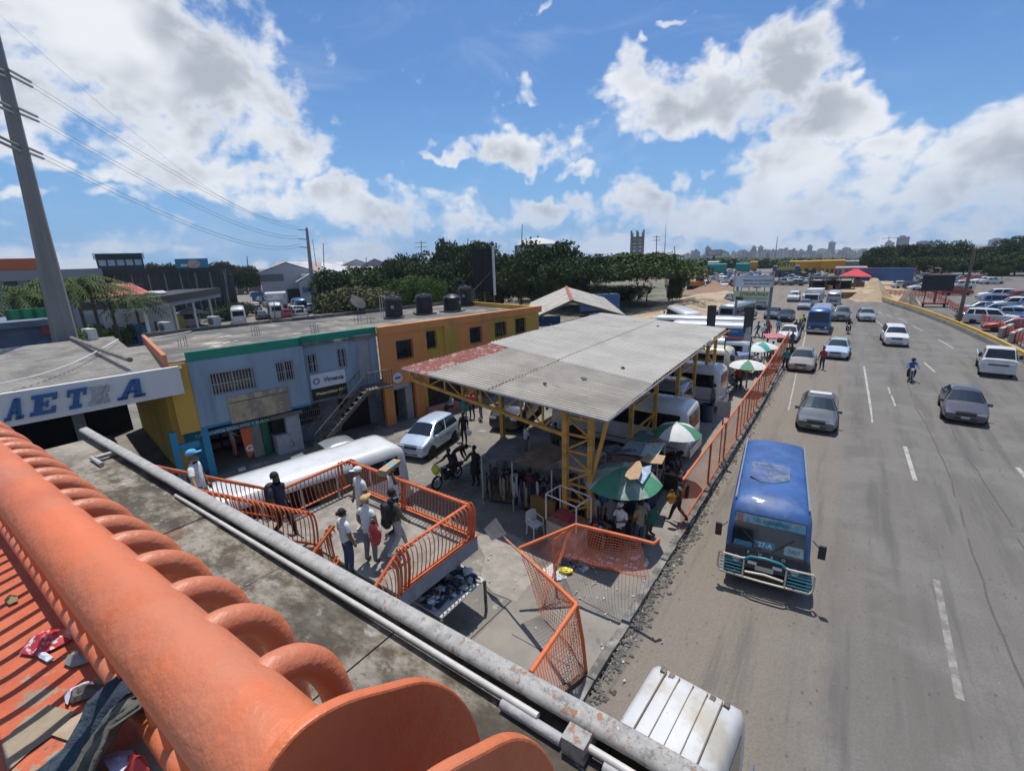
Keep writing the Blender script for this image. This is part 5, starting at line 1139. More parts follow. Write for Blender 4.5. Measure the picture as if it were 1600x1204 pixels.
# ---------------- cars near
def road(px, py): return at(px, py, 0)
def carat(kind, col, px, py, rz_, label, far=False, group=None, **k_):
    q = at(px, py, 0); return make_car(kind, col, far, (q.x, q.y, 0), rz_, label, group, **k_)
G1 = 'cars driving on the carriageway'
c = make_car('sedan', 'grey', False, (-.58, 28.6, 0), PI+R(1), 'dark grey old sedan with white roof driving in the kerb lane', G1, roof=('white', 'white'))
c = make_car('sedan', 'gunmetal', False, (5.75, 33.6, 0), PI-R(4), 'shiny dark purple grey sedan in the middle of the road', G1)
c = make_car('suv', 'white', False, (3.95, 56.4, 0), PI+R(2), 'white crossover car with black grille in the middle lane', G1)
c = make_car('sedan', 'pale_blue', False, (-.25, 48.0, 0), PI-R(2), 'pale blue sedan taxi with green and yellow roof', G1, roof=('green', 'yellow', 'green'))
c = make_car('sedan', 'champagne', False, (-2.35, 42.0, 0), PI+R(1), 'pinkish beige sedan glinting in the sun by the orange fence', G1)
make_car('suv', 'grey', False, (-.55, 72.5, 0), PI, 'dark grilled pickup style car with white bonnet beside the far blue bus', G1, roof=None)
make_car('sedan', 'silver', False, (2.0, 73.5, 0), PI+R(3), 'silver hatchback on the inner lane before the road bends', G1)
make_bus('blue', 7.2, 2.1, 2.75, (-2.35, 62.4, 0), PI, 'bright blue bus with chrome bumper coming down the kerb lane in the distance', None, 'bus', bar=None)
make_car('hatch', 'pale_blue', False, (-16.05, 14.9, 0), PI+R(12), 'small pale silver blue hatchback parked in front of the orange building')
make_car('suv', 'dark', False, (-14.7, 20.6, 0), PI+R(14), 'black car parked in the shade at the far side of the canopy')
make_car('sedan', 'silver', False, (-17.7, 11.2, 0), R(-12), 'silver car hidden behind the long white minibus')
make_car('sedan', 'champagne', False, (-13.6, 27.3, 0), PI+R(20), 'beige car parked beyond the black car beneath the canopy')
# lorry with a flat bed (right edge)
def flatbed(loc, rz_):
    root = thing('flatbed_truck', 'small white flatbed truck with open drop sides on the outer lane', 'truck', loc, rz_)
    pm = PAINT['white']; hw = .87; mb = MB()
    rows = []
    for y, zt_, wf in ((2.55, 1.0, .86), (2.50, 1.25, .9), (2.30, 1.30, .9), (1.92, 1.93, .78), (1.75, 1.98, .80), (.95, 1.98, .80), (.85, 1.93, .80), (.85, .6, .9)):
        h = [(hw*.9, .42), (hw, .55), (hw, min(1.25, zt_-.1)), (hw*wf*1.02, zt_-.06), (hw*wf*.85, zt_), (0, zt_+.02)]; rows.append([(x, y, z) for x, z in h]+[(-x, y, z) for x, z in h[-2::-1]])
    n = len(rows[0]); mb.add([v for r in rows for v in r], [(i*n+j, (i+1)*n+j, (i+1)*n+j+1, i*n+j+1) for i in range(7) for j in range(n-1)]+[tuple(range(n))]+[(i*n, i*n+n-1, (i+1)*n+n-1, (i+1)*n) for i in range(7)])
    mb.build('cab', pm, root, 35)
    MB().slabq(Vector((hw*.84, 2.32, 1.34)), Vector((-hw*.84, 2.32, 1.34)), Vector((-hw*.72, 1.97, 1.90)), Vector((hw*.72, 1.97, 1.90)), .01).build('windshield', m_cglass, root)
    for s in (1, -1):
        Q = [Vector((s*(hw+.01), 2.2, 1.25)), Vector((s*(hw+.01), 1.0, 1.25)), Vector((s*(hw*.84), 1.0, 1.86)), Vector((s*(hw*.84), 1.86, 1.86))]; MB().slabq(*(Q if s < 0 else Q[::-1]), .008).build('side_window', m_cglass, root)
        MB().box((min(s*.5, s*.80), 2.53, .80), (max(s*.5, s*.80), 2.58, 1.0)).build('headlight', m_lamp, root)
        MB().box((min(s*(hw+.02), s*(hw+.2)), 2.2, 1.35), (max(s*(hw+.02), s*(hw+.2)), 2.28, 1.62)).build('mirror', m_trim, root)
        wheel(root, s*(hw-.1), 1.75, .32); wheel(root, s*(hw-.12), -1.4, .30)
        MB().box((min(s*.86, s*.90), -2.5, .80), (max(s*.86, s*.90), .75, 1.10)).build('side_board', pm, root)
    MB().box((-.9, -2.5, .70), (.9, .75, .79)).build('bed', mat('bed_floor', (.30, .29, .27), .8, var=.15), root)
    MB().box((-.89, -2.54, .80), (.89, -2.505, 1.10)).build('tail_board', pm, root); MB().box((-.89, .70, .80), (.89, .74, 1.45)).build('head_board', m_iron, root)
    MB().box((-.85, 2.5, .35), (.85, 2.62, .62)).build('bumper', pm, root); MB().box((-.18, 2.62, .42), (.18, 2.63, .54)).build('number_plate', m_plate, root); MB().box((-.5, 2.57, .86), (.5, 2.585, .95)).build('grille', m_trim, root)
    for s in (-.5, .5): MB().box((s-.05, -2.4, .45), (s+.05, 2.2, .68)).build('chassis_beam', m_trim, root)
flatbed((9.1, 46.5, 0), PI-R(6))
# box vans and trucks
def boxtruck(loc, rz_, label, cab='white', box='white', L=6.0, h=2.9, tank_=False, cat='truck'):
    root = thing('box_truck' if not tank_ else 'container_truck', label, cat, loc, rz_)
    c0_ = PAINT[cab]; b0_ = PAINT[box]; hw = 1.05
    mb = MB(); mb.prism([(L/2-1.5, .45), (L/2, .45), (L/2, 1.2), (L/2-.25, 2.05), (L/2-1.5, 2.1)], -hw*.95, hw*.95, Matrix(((0, 0, 1, 0), (1, 0, 0, 0), (0, 1, 0, 0), (0, 0, 0, 1)))); mb.build('cab', c0_, root)
    MB().slabq(Vector((hw*.85, L/2+.01, 1.25)), Vector((-hw*.85, L/2+.01, 1.25)), Vector((-hw*.8, L/2-.22, 1.98)), Vector((hw*.8, L/2-.22, 1.98)), .01).build('windshield', m_cglass, root)
    MB().box((-hw, -L/2, .95), (hw, L/2-1.6, h)).build('cargo_box', b0_, root)
    for s in (1, -1):
        wheel(root, s*(hw-.15), L/2-.9, .38, .24); wheel(root, s*(hw-.15), -L/2+1.1, .38, .3); MB().box((min(s*.55, s*.9), L/2-.01, .65), (max(s*.55, s*.9), L/2+.03, .85)).build('headlight', m_lamp, root)
        MB().box((min(s*hw*.96, s*(hw*.96+.006)), L/2-1.2, 1.3), (max(s*hw*.96, s*(hw*.96+.006)), L/2-.35, 1.9)).build('side_window', m_cglass, root)
    for i in range(6):
        y = -L/2+.3+(L-2.2)*i/5; MB().box((-hw-.02, y-.03, 1.0), (hw+.02, y+.03, h-.05)).build('box_rib', b0_, root)
    MB().box((-.9, L/2-.1, .35), (.9, L/2+.08, .58)).build('bumper', m_trim, root)
    return root
boxtruck((-4.6, 88.5, 0), PI-R(4), 'white box van leading the distant queue beyond the billboard', 'white', 'white', 5.6, 2.7)
q = at(1370, 446); boxtruck((q.x+1, q.y+2, 0), R(80), 'long blue container lorry on the road works beside the sand heap', 'blue', 'blue', 11, 3.9, True, 'lorry')
make_bus('silver', 5.2, 1.9, 2.2, (-2.0, 92, 0), PI, 'silver van in the distant lanes right of the billboard post', 'buses and minibuses of the terminal', 'van')
for i, (k_, cl, px_, py_, rz_, lb) in enumerate([
 ('sedan', 'dark', 1228, 500, PI, 'dark small car under the right post of the billboard'), ('suv', 'white', 1240, 470, PI, 'white pickup style car before the billboard, first of the distant queue'),
 ('sedan', 'silver', 1257, 482, PI, 'silver car heading the right distant lane'), ('suv', 'white', 1271, 474, PI, 'white car at the right edge of the distant queue'),
 ('sedan', 'white', 1263, 466, PI, 'white car between the distant lanes by the earth barrier'), ('hatch', 'red', 1166, 491, PI, 'small red car half hidden behind the billboard'),
 ('sedan', 'white', 1138, 492, R(75), 'white car parked beside the grey truck body'), ('suv', 'white', 1152, 496, R(80), 'white car parked second in the row by the grey truck body'), ('sedan', 'white', 1152, 486, R(70), 'white car in the rear row behind the black pillars'),
 ('sedan', 'dark', 1189, 482, PI, 'dark car just below the yellow green billboard panel'), ('sedan', 'white', 1232, 530, PI, 'white car standing behind people at the end of the orange fence'), ('hatch', 'dark', 1140, 472, PI, 'dark car at the foot of the dirt bank'),
 ('sedan', 'grey', 1207, 496, PI, 'grey car between the billboard post and the lanes')]):
    carat(k_, cl, px_, py_, rz_, lb, True)
# far traffic queue: many, each its own
random.seed(31)
cols = ['white', 'white', 'silver', 'grey', 'dark', 'white', 'red', 'blue', 'champagne', 'silver', 'white']
kinds = ['sedan', 'suv', 'hatch', 'sedan', 'pickup']
placed = []
def scatter(n, polyfn, rzf, lbl, grp):
    k_ = 0; tries = 0
    while k_ < n and tries < n*40:
        tries += 1; px_, py_ = polyfn(); q = at(px_, py_)
        if any((q.x-a)**2+((q.y-b_)*.55)**2 < 5.6 for a, b_ in placed): continue
        placed.append((q.x, q.y)); cl = random.choice(cols); kd = random.choice(kinds)
        kn = {'sedan': 'sedan', 'suv': 'tall car', 'hatch': 'hatchback', 'pickup': 'pickup'}[kd]
        make_car(kd, cl, True, (q.x, q.y, 0), rzf(), lbl % (cl.replace('_', ' ')+' '+kn, ('back', 'middle', 'front')[0 if py_ < 434 else 1 if py_ < 442 else 2]+(' left' if px_ % 90 < 30 else ' centre' if px_ % 90 < 60 else ' right')), grp); k_ += 1
scatter(60, lambda: (random.uniform(1095, 1185), random.uniform(426, 449)), lambda: random.choice([PI, PI, 0])+random.gauss(R(20), .12), '%s in the %s of the dense traffic queue left of the billboard', 'cars in the far traffic queue')
scatter(24, lambda: (random.uniform(1190, 1300), random.uniform(430, 446)), lambda: random.gauss(R(35), .3), '%s in the %s of the far traffic behind the billboard', 'cars in the far traffic beyond the billboard')
# parking area on the right: rows of cars
rows_ = [(1430, 452, 1500, 462), (1420, 443, 1510, 452), (1440, 436, 1560, 444), (1530, 497, 1600, 530), (1520, 485, 1620, 508), (1532, 474, 1640, 494), (1545, 466, 1660, 480), (1400, 449, 1440, 452)]
k_ = 0
for ri, (x0, y0, x1, y1) in enumerate(rows_):
    A_, B_ = at(x0, y0), at(x1, y1); D_ = (B_-A_).length; n = int(D_/2.9)
    for i in range(min(n, 14)):
        q = A_.lerp(B_, (i+.5)/n); 
        if random.random() < .12: continue
        cl = random.choice(cols); kd = random.choice(kinds[:4])
        a = math.atan2(B_.y-A_.y, B_.x-A_.x)
        make_car(kd, cl, True, (q.x+random.uniform(-.3, .3), q.y+random.uniform(-.4, .4), 0), a+random.choice([0, PI])+random.gauss(0, .05)+R(0 if ri < 3 else -8), '%s parked in the %s row behind the orange plastic netting' % (cl.replace('_', ' ')+' '+{'sedan': 'sedan', 'suv': 'tall car', 'hatch': 'hatchback'}[kd], ('far left', 'second far left', 'rearmost', 'front right', 'second right', 'third right', 'fourth right', 'short far')[ri]), 'cars parked beyond the netting')
# cars of the left side street
scatter(26, lambda: (random.uniform(395, 500), random.uniform(462, 500)), lambda: random.gauss(R(65), .2), '%s at the %s of the side street before the grey warehouses', 'cars in the left side street')
for i, (px_, py_, L_, lb) in enumerate(((375, 505, 7, 'dark green and white bus in the side street behind the flat roof'), (432, 496, 8, 'white bus in the side street by the tall leaning pole'), (300, 510, 7, 'pale grey bus behind the air conditioners'), (470, 488, 7, 'blue grey bus driving down the side street'))):
    q = at(px_, py_); make_bus(('white', 'white', 'silver', 'blue')[i], L_, 2.1, 2.8, (q.x, q.y, 0), R(66), lb, 'buses in the left side street', 'bus')
# ================================================================== PEOPLE
def J(**k):
    d = dict(pel=(0, 0, .94), sp=(0, .0, 1.14), ch=(0, -.01, 1.33), nk=(0, .0, 1.465), jw=(0, .035, 1.545), cr=(0, .01, 1.64), tp=(0, .0, 1.70),
             sL=(-.165, -.01, 1.395), sR=(.165, -.01, 1.395), eL=(-.235, -.02, 1.12), eR=(.235, -.02, 1.12), wL=(-.245, .06, .88), wR=(.245, .06, .88),
             hL=(-.085, 0, .90), hR=(.085, 0, .90), kL=(-.10, .02, .49), kR=(.10, .02, .49), aL=(-.105, -.02, .085), aR=(.105, -.02, .085), tL=(-.12, .17, .035), tR=(.12, .17, .035))
    d.update(k); return d
POSE = {
 'stand': J(), 'relaxed': J(aL=(-.14, -.02, .085), tL=(-.17, .16, .035), kL=(-.12, .03, .49), wL=(-.24, .10, .90)),
 'walk': J(kL=(-.09, .17, .52), aL=(-.09, .27, .10), tL=(-.09, .46, .06), kR=(.09, .02, .49), aR=(.09, -.30, .14), tR=(.09, -.14, .04), eL=(-.23, -.12, 1.13), wL=(-.22, .02, .90), eR=(.23, .05, 1.12), wR=(.22, .20, .93)),
 'stride': J(kL=(-.09, .22, .54), aL=(-.09, .42, .12), tL=(-.09, .60, .10), kR=(.09, -.06, .50), aR=(.09, -.46, .16), tR=(.09, -.30, .05), eL=(-.24, -.10, 1.13), wL=(-.20, .08, .92), eR=(.23, .08, 1.12), wR=(.20, .24, .98), pel=(0, 0, .91)),
 'phone': J(eL=(-.22, .03, 1.13), wL=(-.06, .27, 1.17), eR=(.22, .03, 1.13), wR=(.06, .27, 1.17), jw=(0, .07, 1.53), cr=(0, .055, 1.625), tp=(0, .06, 1.69)),
 'onearm': J(eR=(.27, .16, 1.20), wR=(.30, .42, 1.16), aL=(-.13, -.03, .085), tL=(-.15, .15, .035)),
 'rail': J(eR=(.32, .05, 1.20), wR=(.52, .18, 1.05), eL=(-.24, .0, 1.10), wL=(-.22, .10, .86), kL=(-.09, .10, .52), aL=(-.09, .14, .10), tL=(-.09, .33, .05)),
 'carry': J(eL=(-.33, .03, 1.44), wL=(-.20, .06, 1.70), eR=(.33, .03, 1.44), wR=(.20, .06, 1.72), kL=(-.09, .10, .50), aL=(-.09, .10, .09), tL=(-.09, .28, .04), aR=(.10, -.12, .10), tR=(.1, .06, .04)),
 'bend': J(pel=(0, -.10, .93), sp=(0, .06, 1.08), ch=(0, .24, 1.16), nk=(0, .36, 1.18), jw=(0, .44, 1.16), cr=(0, .50, 1.20), tp=(0, .56, 1.22), sL=(-.17, .30, 1.15), sR=(.17, .30, 1.15), eL=(-.20, .36, .90), eR=(.20, .36, .90), wL=(-.14, .46, .70), wR=(.14, .46, .70), hL=(-.09, -.1, .90), hR=(.09, -.1, .90)),
 'sit': J(pel=(0, 0, .50), sp=(0, .02, .70), ch=(0, .03, .88), nk=(0, .05, 1.01), jw=(0, .09, 1.09), cr=(0, .07, 1.18), tp=(0, .06, 1.24), sL=(-.165, .03, .94), sR=(.165, .03, .94), eL=(-.22, .10, .68), eR=(.22, .10, .68), wL=(-.12, .34, .62), wR=(.12, .34, .62), hL=(-.09, .02, .48), hR=(.09, .02, .48), kL=(-.13, .42, .50), kR=(.13, .42, .50), aL=(-.13, .44, .09), aR=(.13, .44, .09), tL=(-.14, .62, .035), tR=(.14, .62, .035)),
 'ride': J(pel=(0, 0, .80), sp=(0, .05, 1.0), ch=(0, .12, 1.17), nk=(0, .17, 1.29), jw=(0, .22, 1.37), cr=(0, .20, 1.46), tp=(0, .19, 1.52), sL=(-.17, .13, 1.23), sR=(.17, .13, 1.23), eL=(-.28, .28, 1.03), eR=(.28, .28, 1.03), wL=(-.30, .52, 1.0), wR=(.30, .52, 1.0), hL=(-.10, .02, .78), hR=(.10, .02, .78), kL=(-.19, .40, .68), kR=(.19, .40, .68), aL=(-.17, .18, .30), aR=(.17, .18, .30), tL=(-.17, .36, .28), tR=(.17, .36, .28)),
}
RAD = dict(pel=(.165, .130), sp=(.155, .120), ch=(.175, .125), nk=(.060, .060), jw=(.066, .075), cr=(.080, .092), tp=(.052, .062), sL=.078, sR=.078, eL=.054, eR=.054, wL=.032, wR=.032, hL=.105, hR=.105, kL=.072, kR=.072, aL=.048, aR=.048, tL=.032, tR=.032)
ED = [('pel', 'sp', 's'), ('sp', 'ch', 's'), ('ch', 'nk', 's'), ('nk', 'jw', 'k'), ('jw', 'cr', 'k'), ('cr', 'tp', 'k'), ('ch', 'sL', 's'), ('ch', 'sR', 's'), ('sL', 'eL', 'u'), ('sR', 'eR', 'u'), ('eL', 'wL', 'f'), ('eR', 'wR', 'f'),
      ('pel', 'hL', 't'), ('pel', 'hR', 't'), ('hL', 'kL', 't'), ('hR', 'kR', 't'), ('kL', 'aL', 'l'), ('kR', 'aR', 'l'), ('aL', 'tL', 'b'), ('aR', 'tR', 'b')]
SKIN = [mat('skin_dark', (.105, .056, .036), .55, var=.08), mat('skin_brown', (.20, .11, .070), .55, var=.08), mat('skin_deep', (.060, .034, .023), .5, var=.08)]
CL = {}
def cloth(name, col, **k_):
    if name not in CL: CL[name] = mat('cloth_'+name, col, .85, var=.16, scale=14, local=True, bump=.35, bscale=9, **k_)
    return CL[name]
for n_, c_ in dict(white=(.60, .60, .60), black=(.015, .015, .017), navy=(.02, .028, .055), jeans=(.035, .06, .11), grey=(.16, .16, .165), khaki=(.25, .20, .13), olive=(.09, .09, .055), red=(.36, .03, .03), pink=(.56, .05, .13), teal=(.03, .20, .21), blue=(.05, .14, .32), brown=(.10, .06, .04), salmon=(.45, .17, .13), tan=(.45, .31, .14), lblue=(.10, .33, .55), lgrey=(.34, .34, .36), yellow=(.55, .50, .04), dgreen=(.02, .12, .09), maroon=(.17, .02, .03)).items(): cloth(n_, c_)
m_hair = mat('hair', (.012, .010, .009), .75, var=.2, scale=20)
PENDING = []
BCACHE = {}
def finger_tubes(mb, w, e, side, s=1.):
    w = Vector(w); d = (w-Vector(e)).normalized(); ref = Vector((0, 1, 0)) if abs(d.y) < .8 else Vector((0, 0, 1))
    a = (ref-d*ref.dot(d)).normalized(); b_ = d.cross(a)
    mb.tube([w-d*.02, w+d*.035, w+d*.085], [.026, .036, .030], 6)
    for i, ln in enumerate((.062, .072, .068, .052)):
        o = w+d*.078+a*(.026-.0175*i); mb.tube([o-d*.01, o+d*ln*.5+b_*side*.004, o+d*ln*.92+b_*side*.018], [.0095, .0088, .007], 5)
    t = w+d*.03+a*.028; mb.tube([t, t+d*.028+a*.022, t+d*.056+a*.024+b_*side*.01], [.012, .0105, .008], 5)
def person(loc, rz_, pose, label, skin=0, top='white', sleeve='u', legs='jeans', shoe='black', head='hair', h=1.70, headcol='black', bag=None, build=1., group=None, skirt=False, shorts=False, cat='person', z=0.):
    root = thing('person', label, cat, (loc[0], loc[1], loc[2] if len(loc) > 2 else z), rz_, group, sc=h/1.72)
    P = POSE[pose] if isinstance(pose, str) else pose
    key = (str(P), build)
    names = list(RAD)
    if key not in BCACHE:
        me = bpy.data.meshes.new('body'); me.from_pydata([P[n] for n in names], [(names.index(a), names.index(b_)) for a, b_, c in ED], [])
        o = bpy.data.objects.new('body', me); COL.objects.link(o)
        mo = o.modifiers.new('skin', 'SKIN'); mo.branch_smoothing = .6; mo.use_smooth_shade = True
        sv_ = me.skin_vertices[0].data
        for i, n in enumerate(names):
            r = RAD[n]; r = r if isinstance(r, tuple) else (r, r)
            f = build if n in ('pel', 'sp', 'ch') else 1.+(build-1)*.5
            if n in ('jw', 'cr', 'tp', 'nk'): f = 1
            sv_[i].radius = (r[0]*f, r[1]*f); sv_[i].use_root = (n == 'pel')
        sb = o.modifiers.new('sub', 'SUBSURF'); sb.levels = 1; sb.render_levels = 1
        BCACHE[key] = o
    if cat == 'person' and loc[0] < -7.5 and len(loc) > 2 and loc[2] > 1: root.scale = [v*1.05 for v in root.scale]
    PENDING.append((root, key, P, dict(skin=skin, top=top, sleeve=sleeve, legs=legs, shoe=shoe, shorts=shorts, build=build)))
    hd = Vector(P['cr']); up_ = (Vector(P['tp'])-Vector(P['jw'])).normalized(); fw = Vector((0, 1, 0)); fw = (fw-up_*fw.dot(up_)).normalized(); rt = fw.cross(up_)
    Mh = Matrix(((rt.x, fw.x, up_.x, hd.x), (rt.y, fw.y, up_.y, hd.y), (rt.z, fw.z, up_.z, hd.z), (0, 0, 0, 1)))
    if head in ('hair', 'bun', 'long', 'afro'):
        mb = MB(); k0 = len(mb.v); rr_ = .097 if head != 'afro' else .122
        mb.lathe([(rr_*.98, -.035), (rr_*1.02, .01), (rr_*.92, .05), (rr_*.62, .088), (rr_*.2, .104), (.005, .106)], n=12, cap=True)
        mb.v = [tuple(Mh @ Vector((v[0]*.94, v[1]*1.0-.022, v[2]+.018+(v[1] < 0)*-.03*(v[2] < 0)))) for v in mb.v]
        if head == 'bun': mb.sphere(tuple(Mh @ Vector((0, -.12, .05))), .05, 8, 6)
        if head == 'long': mb.sphere(tuple(Mh @ Vector((0, -.07, -.08))), .085, 8, 6, (1.1, .6, 1.7))
        mb.build('hair', m_hair, root, 60)
    elif head == 'cap':
        mb = MB(); mb.lathe([(.106, -.01), (.108, .03), (.092, .07), (.05, .095), (.005, .102)], n=14); mb.prism([(-.07, .08), (.07, .08), (.055, .185), (0, .205), (-.055, .185)], .0, .012)
        mb.v = [tuple(Mh @ Vector((v[0]*.96, v[1]*1.04-.005, v[2]+.03))) for v in mb.v]; mb.build('cap', CL[headcol], root, 50)
    elif head == 'hat':
        mb = MB(); mb.lathe([(.20, .0), (.115, .015), (.108, .05), (.098, .085), (.01, .095)], n=16); mb.v = [tuple(Mh @ Vector((v[0], v[1]*1.05, v[2]+.025))) for v in mb.v]; mb.build('cap', CL[headcol], root, 50)
    elif head == 'helmet':
        mb = MB(); mb.sphere((0, 0, 0), .135, 14, 10, (.95, 1.08, 1)); mb.v = [tuple(Mh @ Vector((v[0], v[1], v[2]+.01))) for v in mb.v]; mb.build('helmet', CL[headcol], root, 60)
    # eyes and nose
    mb = MB(); mb.add([tuple(Mh @ Vector(q)) for q in ((-.014, .080, -.045), (.014, .080, -.045), (0, .083, .002), (0, .112, -.040))], [(0, 1, 3), (1, 2, 3), (2, 0, 3)]); mb.build('nose', SKIN[skin], root)
    for s in (-.032, .032): MB().sphere(tuple(Mh @ Vector((s, .078, .0))), .010, 6, 4).build('eye', m_trim, root)
    if bag:
        c = Vector(P['ch']); s_p = (Vector(P['nk'])-Vector(P['pel'])).normalized(); ang = math.atan2(s_p.y, s_p.z)
        mb = MB(); Mb = Matrix.Translation(c+Vector((0, -.17, -.10))) @ Matrix.Rotation(-ang, 4, 'X')
        pf = [(.10, -.24), (.15, -.22), (.165, -.05), (.15, .12), (.10, .20), (.03, .22)]
        vs = []
        for x_, z_ in [(-x, z) for x, z in pf][::1]+[(x, z) for x, z in pf[::-1]]: vs.append((x_, z_))
        n = len(vs); pts = [Mb @ Vector((x, .09, z)) for x, z in vs]+[Mb @ Vector((x*.86, -.09, z*.9)) for x, z in vs]
        mb.add(pts, [tuple(range(n))[::-1], tuple(range(n, 2*n))]+[(i, (i+1) % n, n+(i+1) % n, n+i) for i in range(n)]); bo = mb.build('backpack', CL[bag], root, 40)
        for s in (-1, 1): MB().tube([Mb @ Vector((s*.10, .08, .16)), Vector(P['sL' if s < 0 else 'sR'])+Vector((-s*.05, .0, .065)), Vector(P['ch'])+Vector((s*.11, .11, .0)), Mb @ Vector((s*.12, .10, -.14))], .018, 6).build('strap', CL[bag], bo, 60)
    if skirt:
        p_ = Vector(P['pel']); MB().lathe([(.16, .10), (.19, -.05), (.21, -.25), (.22, -.42)], c=tuple(p_), n=14, cap=False).build('skirt', CL[legs], root, 60)
    return root
def finish_people():
    bpy.context.view_layer.update(); dg = bpy.context.evaluated_depsgraph_get(); base = {}
    for k_, o in BCACHE.items(): base[k_] = bpy.data.meshes.new_from_object(o.evaluated_get(dg))
    variants = {}
    for root, key, P, a in PENDING:
        vk = (key, tuple(sorted(a.items())))
        if vk not in variants:
            b0 = base[key]; mb = MB(); mb.v = [tuple(v.co) for v in b0.vertices]; mb.f = [tuple(p_.vertices) for p_ in b0.polygons]
            segs = [(Vector(P[x]), Vector(P[y]), t) for x, y, t in ED]; mi = []
            for p_ in b0.polygons:
                c = p_.center; best = (9, 's', 0)
                for A, B, t in segs:
                    ab = B-A; u = max(0, min(1, (c-A).dot(ab)/max(ab.length_squared, 1e-6))); d = (c-(A+ab*u)).length-(.05 if t in 's' else 0)
                    if d < best[0]: best = (d, t, u)
                t, u = best[1], best[2]
                if t == 's': r = 1
                elif t == 'k': r = 0
                elif t == 'u': r = 1 if (a['sleeve'] == 'l' or (a['sleeve'] == 'u' and u < .72)) else 0
                elif t == 'f': r = 1 if a['sleeve'] == 'l' and u < .9 else 0
                elif t == 't': r = 2
                elif t == 'l': r = 0 if a['shorts'] else (2 if u < .92 else 3)
                else: r = 3
                mi.append(r)
            mb.mi = mi; mb.cur = 0
            finger_tubes(mb, P['wL'], P['eL'], 1); finger_tubes(mb, P['wR'], P['eR'], -1)
            variants[vk] = mb.mesh('body', [SKIN[a['skin']], CL[a['top']], CL[a['legs']], CL[a['shoe']]], 180)
        inst('body', variants[vk], root)
    for o in BCACHE.values(): bpy.data.objects.remove(o)
def pl(px, py, z=0.): q = at(px, py, z); return (q.x, q.y, z)
def face(frm, to): return math.atan2(-(to[0]-frm[0]), to[1]-frm[1])
LF = LZ
# on the stairs and the landing
person((-11.75, 3.55, 3.15), R(-40), 'rail', 'man in blue cap and white polo shirt stepping down the top of the stairs', 1, 'white', 'u', 'grey', 'black', 'cap', 1.75, 'lblue', build=1.12)
person((-11.05, 4.95, LF+.2), R(-75), 'walk', 'man in dark shirt and black trousers with black backpack between the two orange railings', 2, 'navy', 'u', 'black', 'black', 'hair', 1.8, bag='black')
person((-9.95, 6.55, LF), R(175), 'relaxed', 'man in white cap and white t-shirt standing behind the couple on the landing', 1, 'white', 'u', 'white', 'white', 'cap', 1.76, 'white')
person((-8.95, 5.35, LF-.15), R(-5), 'relaxed', 'woman in white t-shirt and blue jeans with hair in a bun on the landing', 1, 'white', 'u', 'jeans', 'black', 'bun', 1.62, build=1.12)
pm_ = person((-8.6, 5.75, LF), R(15), 'relaxed', 'man in tan cap with white vest and ripped jeans holding a red plastic bag', 1, 'white', 'n', 'grey', 'black', 'cap', 1.70, 'tan')
pc_ = person((-9.2, 7.05, LF), R(160), 'carry', 'person in white t-shirt and red cap carrying a long cardboard box overhead', 0, 'white', 'u', 'black', 'black', 'cap', 1.76, 'red')
person((-8.35, 6.35, LF), R(-15), 'walk', 'person in olive top with big black backpack walking away on the landing', 0, 'olive', 'l', 'lgrey', 'white', 'hair', 1.70, bag='black')
o = thing('cardboard_box', 'long narrow cardboard box with teal print carried over a head', 'box', (-9.15, 6.95, LF+1.84), rot=(R(12), R(-12), R(-150)))
MB().box((-.10, -.62, 0), (.10, .62, .14)).build('carton', mat('cardboard', (.36, .24, .14), .85, var=.12, scale=5), o); MB().box((-.101, -.2, .02), (.101, .02, .1415)).build('teal_print', mat('teal_print', (.06, .35, .40), .7), o)
o = thing('plastic_bag', 'red plastic carrier bag with white printing held on the landing', 'bag', (-8.34, 5.72, LF+.62), R(20))
def bag_mesh(w, h, m, root):
    mb = MB(); vs = []; nz = 7; na = 10
    for i in range(nz):
        z = h*i/(nz-1); f = math.sin(math.pi*(.15+.75*i/(nz-1)))
        for k_ in range(na):
            t = 2*math.pi*k_/na; r = (w/2)*f*(1+.15*mnoise.noise((k_*1.3, i*.9, w*7))); vs.append((r*math.cos(t), r*.6*math.sin(t), z))
    mb.add(vs, [(i*na+k_, i*na+(k_+1) % na, (i+1)*na+(k_+1) % na, (i+1)*na+k_) for i in range(nz-1) for k_ in range(na)]+[tuple(range(na))[::-1]])
    mb.tube([(-.06, 0, h), (-.04, 0, h+.10), (.04, 0, h+.10), (.06, 0, h)], .008, 5)
    return mb.build('bag', m, root, 60)
bag_mesh(.36, .58, mat('red_bag', (.36, .03, .04), .35, var=.15, col2=(.6, .58, .58), lo=.56, hi=.6, scale=7), o)
o = thing('plastic_bag', 'black glossy carrier bag hanging beside the red one on the landing', 'bag', (-8.55, 6.25, LF+.7), R(50)); bag_mesh(.30, .42, mat('black_bag', (.02, .02, .022), .25), o)
# street people between the hatchback and the stalls
person(pl(726, 692), R(200), 'stand', 'woman in black carrying white and grey bags beside the pale hatchback', 0, 'black', 'l', 'black', 'black', 'hair', 1.66, build=1.1)
for dx, lb in ((.36, 'white carrier bag hanging from the right of the woman in black'), (-.36, 'grey carrier bag hanging low beside the woman in black')):
    q = pl(726, 692); o = thing('plastic_bag', lb, 'bag', (q[0]+dx*.9, q[1], .48 if dx > 0 else .28), R(15)); bag_mesh(.34, .40, mat('white_bag', (.5, .5, .54), .35, var=.1) if dx > 0 else mat('grey_bag', (.25, .24, .27), .35, var=.2), o)
person(pl(713, 738), R(-60), 'bend', 'man in black leaning towards the parked motorcycle', 0, 'black', 'u', 'navy', 'black', 'hair', 1.74)
person(pl(744, 757), R(190), 'onearm', 'person in black dress standing at the corner of the clothes stall', 2, 'black', 'u', 'black', 'black', 'hair', 1.72, skirt=True)
